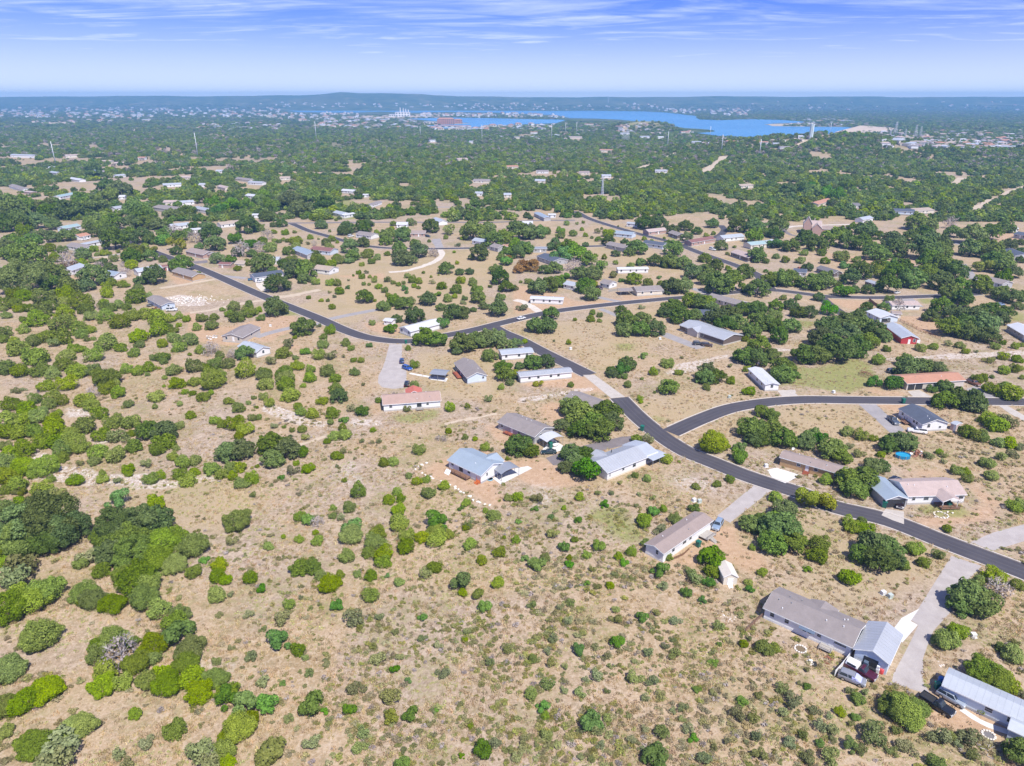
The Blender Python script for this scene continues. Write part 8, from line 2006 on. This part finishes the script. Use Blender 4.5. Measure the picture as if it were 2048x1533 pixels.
vid = np.where(grey, rng.integers(8, 10, len(x)), np.where(vnoise(x, y, 11, 30) + rng.normal(0, 0.2, len(x)) > 0.5, rng.integers(4, 8, len(x)), rng.integers(0, 4, len(x))))
scatter('low_brush', np.column_stack((x, y, np.zeros(len(x)))), s, vid, low, 'low grey-green brush growing thickly over the lower slope', 'brush', zs=s * 0.55)
N = 90000
x, y = sample_ground(N, 76, 330, 0.25)
px, py = pix(x, y)
k = (rng.random(N) < 0.75 * np.clip(vnoise(x, y, 7, 41) * 1.7 - 0.25, 0.05, 1)) & ~keepout(x, y, 0.3) & (~bare(px, py) | (rng.random(N) < 0.25))
x, y = x[k], y[k]
scatter('dry_grass', np.column_stack((x, y, np.zeros(len(x)))), rng.uniform(0.5, 1.2, len(x)), rng.integers(0, 4, len(x)), straw, 'straw-coloured dry grass covering the open slopes', 'grass')
N = 24000
x, y = sample_ground(N, 76, 190, 0.0)
px, py = pix(x, y)
k = (rng.random(N) < 1.0 * np.clip(vnoise(x, y, 10, 51) * 2.2 - 0.7, 0, 1)) & ~keepout(x, y) & ~bare(px, py) & (py > 900)
x, y = x[k], y[k]
scatter('prickly_pear', np.column_stack((x, y, np.zeros(len(x)))), rng.uniform(0.35, 0.85, len(x)), rng.integers(0, 3, len(x)), pear, 'yellow-green prickly pear clumps scattered through the dry grass', 'cactus', tilt=0.1)
# loose limestone
pts = []
for poly in ROCK:
    q = np.array(poly); n = int(np.ptp(q[:, 0]) * np.ptp(q[:, 1]) / 26)
    a, b_ = rng.uniform(q[:, 0].min(), q[:, 0].max(), n), rng.uniform(q[:, 1].min(), q[:, 1].max(), n)
    for i in np.where(inside(a, b_, poly))[0]: pts.append(at(a[i], b_[i]))
pts = np.array(pts)
k = ~keepout(pts[:, 0], pts[:, 1]) & (vnoise(pts[:, 0], pts[:, 1], 4, 61) > 0.38)
pts = pts[k]
s = rng.uniform(0.12, 0.55, len(pts)) ** 1.3 * np.clip(pts[:, 1] / 170, 1, 2.2)
scatter('limestone_rubble', pts + np.array((0, 0, 0.02)), s, rng.integers(0, 6, len(pts)), ROCKS, 'white limestone rubble lying on the bare ledges', 'rubble', zs=s * 0.6)
# rubble mound
a = rng.normal(0, 1, (260, 2)); c0 = at(375, 601)
pp = np.column_stack((c0[0] + a[:, 0] * 7.5, c0[1] + a[:, 1] * 4.5, 0.5 * np.exp(-(a ** 2).sum(1) / 2)))
scatter('rubble_mound', pp, rng.uniform(0.4, 1.1, 260), rng.integers(0, 6, 260), ROCKS, 'mound of pale rubble beside the trailer at left', 'rubble')

# distant town: small houses too far off to tell their parts apart
def town_proto(wall, roof, w, d, h):
    mb = MB().box(-w / 2, w / 2, -d / 2, d / 2, 0, h)
    n0 = len(mb.f)
    mb.add([(-w / 2 - .6, -d / 2 - .6, h), (w / 2 + .6, -d / 2 - .6, h), (w / 2 + .6, d / 2 + .6, h), (-w / 2 - .6, d / 2 + .6, h), (-w / 4, 0, h + 2.6), (w / 4, 0, h + 2.6)], [(0, 1, 5, 4), (1, 2, 5), (2, 3, 4, 5), (3, 0, 4), (3, 2, 1, 0)])
    mb.box(-w * .3, -w * .1, -d / 2 - .06, -d / 2, h * .35, h * .75); mb.box(w * .1, w * .3, -d / 2 - .06, -d / 2, h * .35, h * .75)
    me = mb.mesh('far_house', [wall, roof, M_GLASS])
    for i, f in enumerate(me.polygons):
        f.material_index = 0 if i < n0 else 1 if i < n0 + 5 else 2
    return me
town = [town_proto(M_WHITE, MR['white'], 18, 12, 5.5), town_proto(W_CREAM, SH['tan'], 20, 14, 6), town_proto(W_CREAM, SH['terra'], 20, 14, 6.5), town_proto(M_WHITE, SH['grey'], 22, 14, 6), town_proto(W_CREAM, MR['pale'], 30, 16, 6), town_proto(M_WHITE, SH['pink'], 17, 12, 7)]
tp = []
for x0, y0, x1, y1, n, sc in [(0, 216, 560, 236, 230, 1.0), (560, 226, 720, 246, 60, 1.0), (520, 206, 760, 216, 40, 0.9), (380, 248, 560, 262, 34, 0.9), (60, 236, 300, 246, 24, 0.9), (640, 238, 830, 258, 70, 1.0), (840, 228, 1130, 236, 90, 1.1), (850, 250, 1110, 262, 80, 1.0), (760, 208, 1330, 221, 110, 0.95),
                              (1130, 246, 1300, 264, 44, 0.6), (1230, 258, 1400, 276, 34, 0.6), (1330, 219, 1500, 232, 60, 1.2), (1580, 240, 1720, 252, 40, 0.8), (1760, 264, 2048, 298, 130, 0.8), (1380, 274, 1600, 292, 22, 0.6), (1500, 205, 2048, 225, 30, 0.9), (1830, 278, 2048, 300, 80, 0.75), (980, 268, 1180, 282, 16, 0.65)]:
    a, b_ = rng.uniform(x0, x1, n), rng.uniform(y0, y1, n)
    ok = ~wet(a, b_) & ~wet(a, b_ + 0.6)
    for i in np.where(ok)[0]:
        p = at_h(a[i], b_[i]); tp.append((p[0], p[1], p[2], sc * rng.uniform(0.7, 1.25)))
tp = np.array(tp)
k = ~in_foot(tp[:, 0], tp[:, 1], 4)
tp = tp[k]
scatter('distant_town', tp[:, :3], tp[:, 3], rng.integers(0, 6, len(tp)), town, 'distant white and terracotta lakeside houses too far off to tell apart', 'town', zs=tp[:, 3] * np.where(pix(tp[:, 0], tp[:, 1])[1] < 238, 1.25, 0.9))
# haze: one closed box of even air round the camera and the whole scene
HAZE_DENSITY = 1.3e-4
hm, hnt, hN, hL = nt_of('valley_haze')
for n in list(hN): hN.remove(n)
ho = hN.new('ShaderNodeOutputMaterial')
pv = hN.new('ShaderNodeVolumePrincipled')
pv.inputs['Color'].default_value = (0.26, 0.58, 1.0, 1)
pv.inputs['Density'].default_value = HAZE_DENSITY
pv.inputs['Anisotropy'].default_value = 0.0
hL.new(pv.outputs[0], ho.inputs['Volume'])
haze = part('haze', MB().box(-16500, 16500, -420, 9600, -8, 160), hm)
tag(haze, 'pale blue summer haze lying over the whole valley', 'haze', kind='stuff')
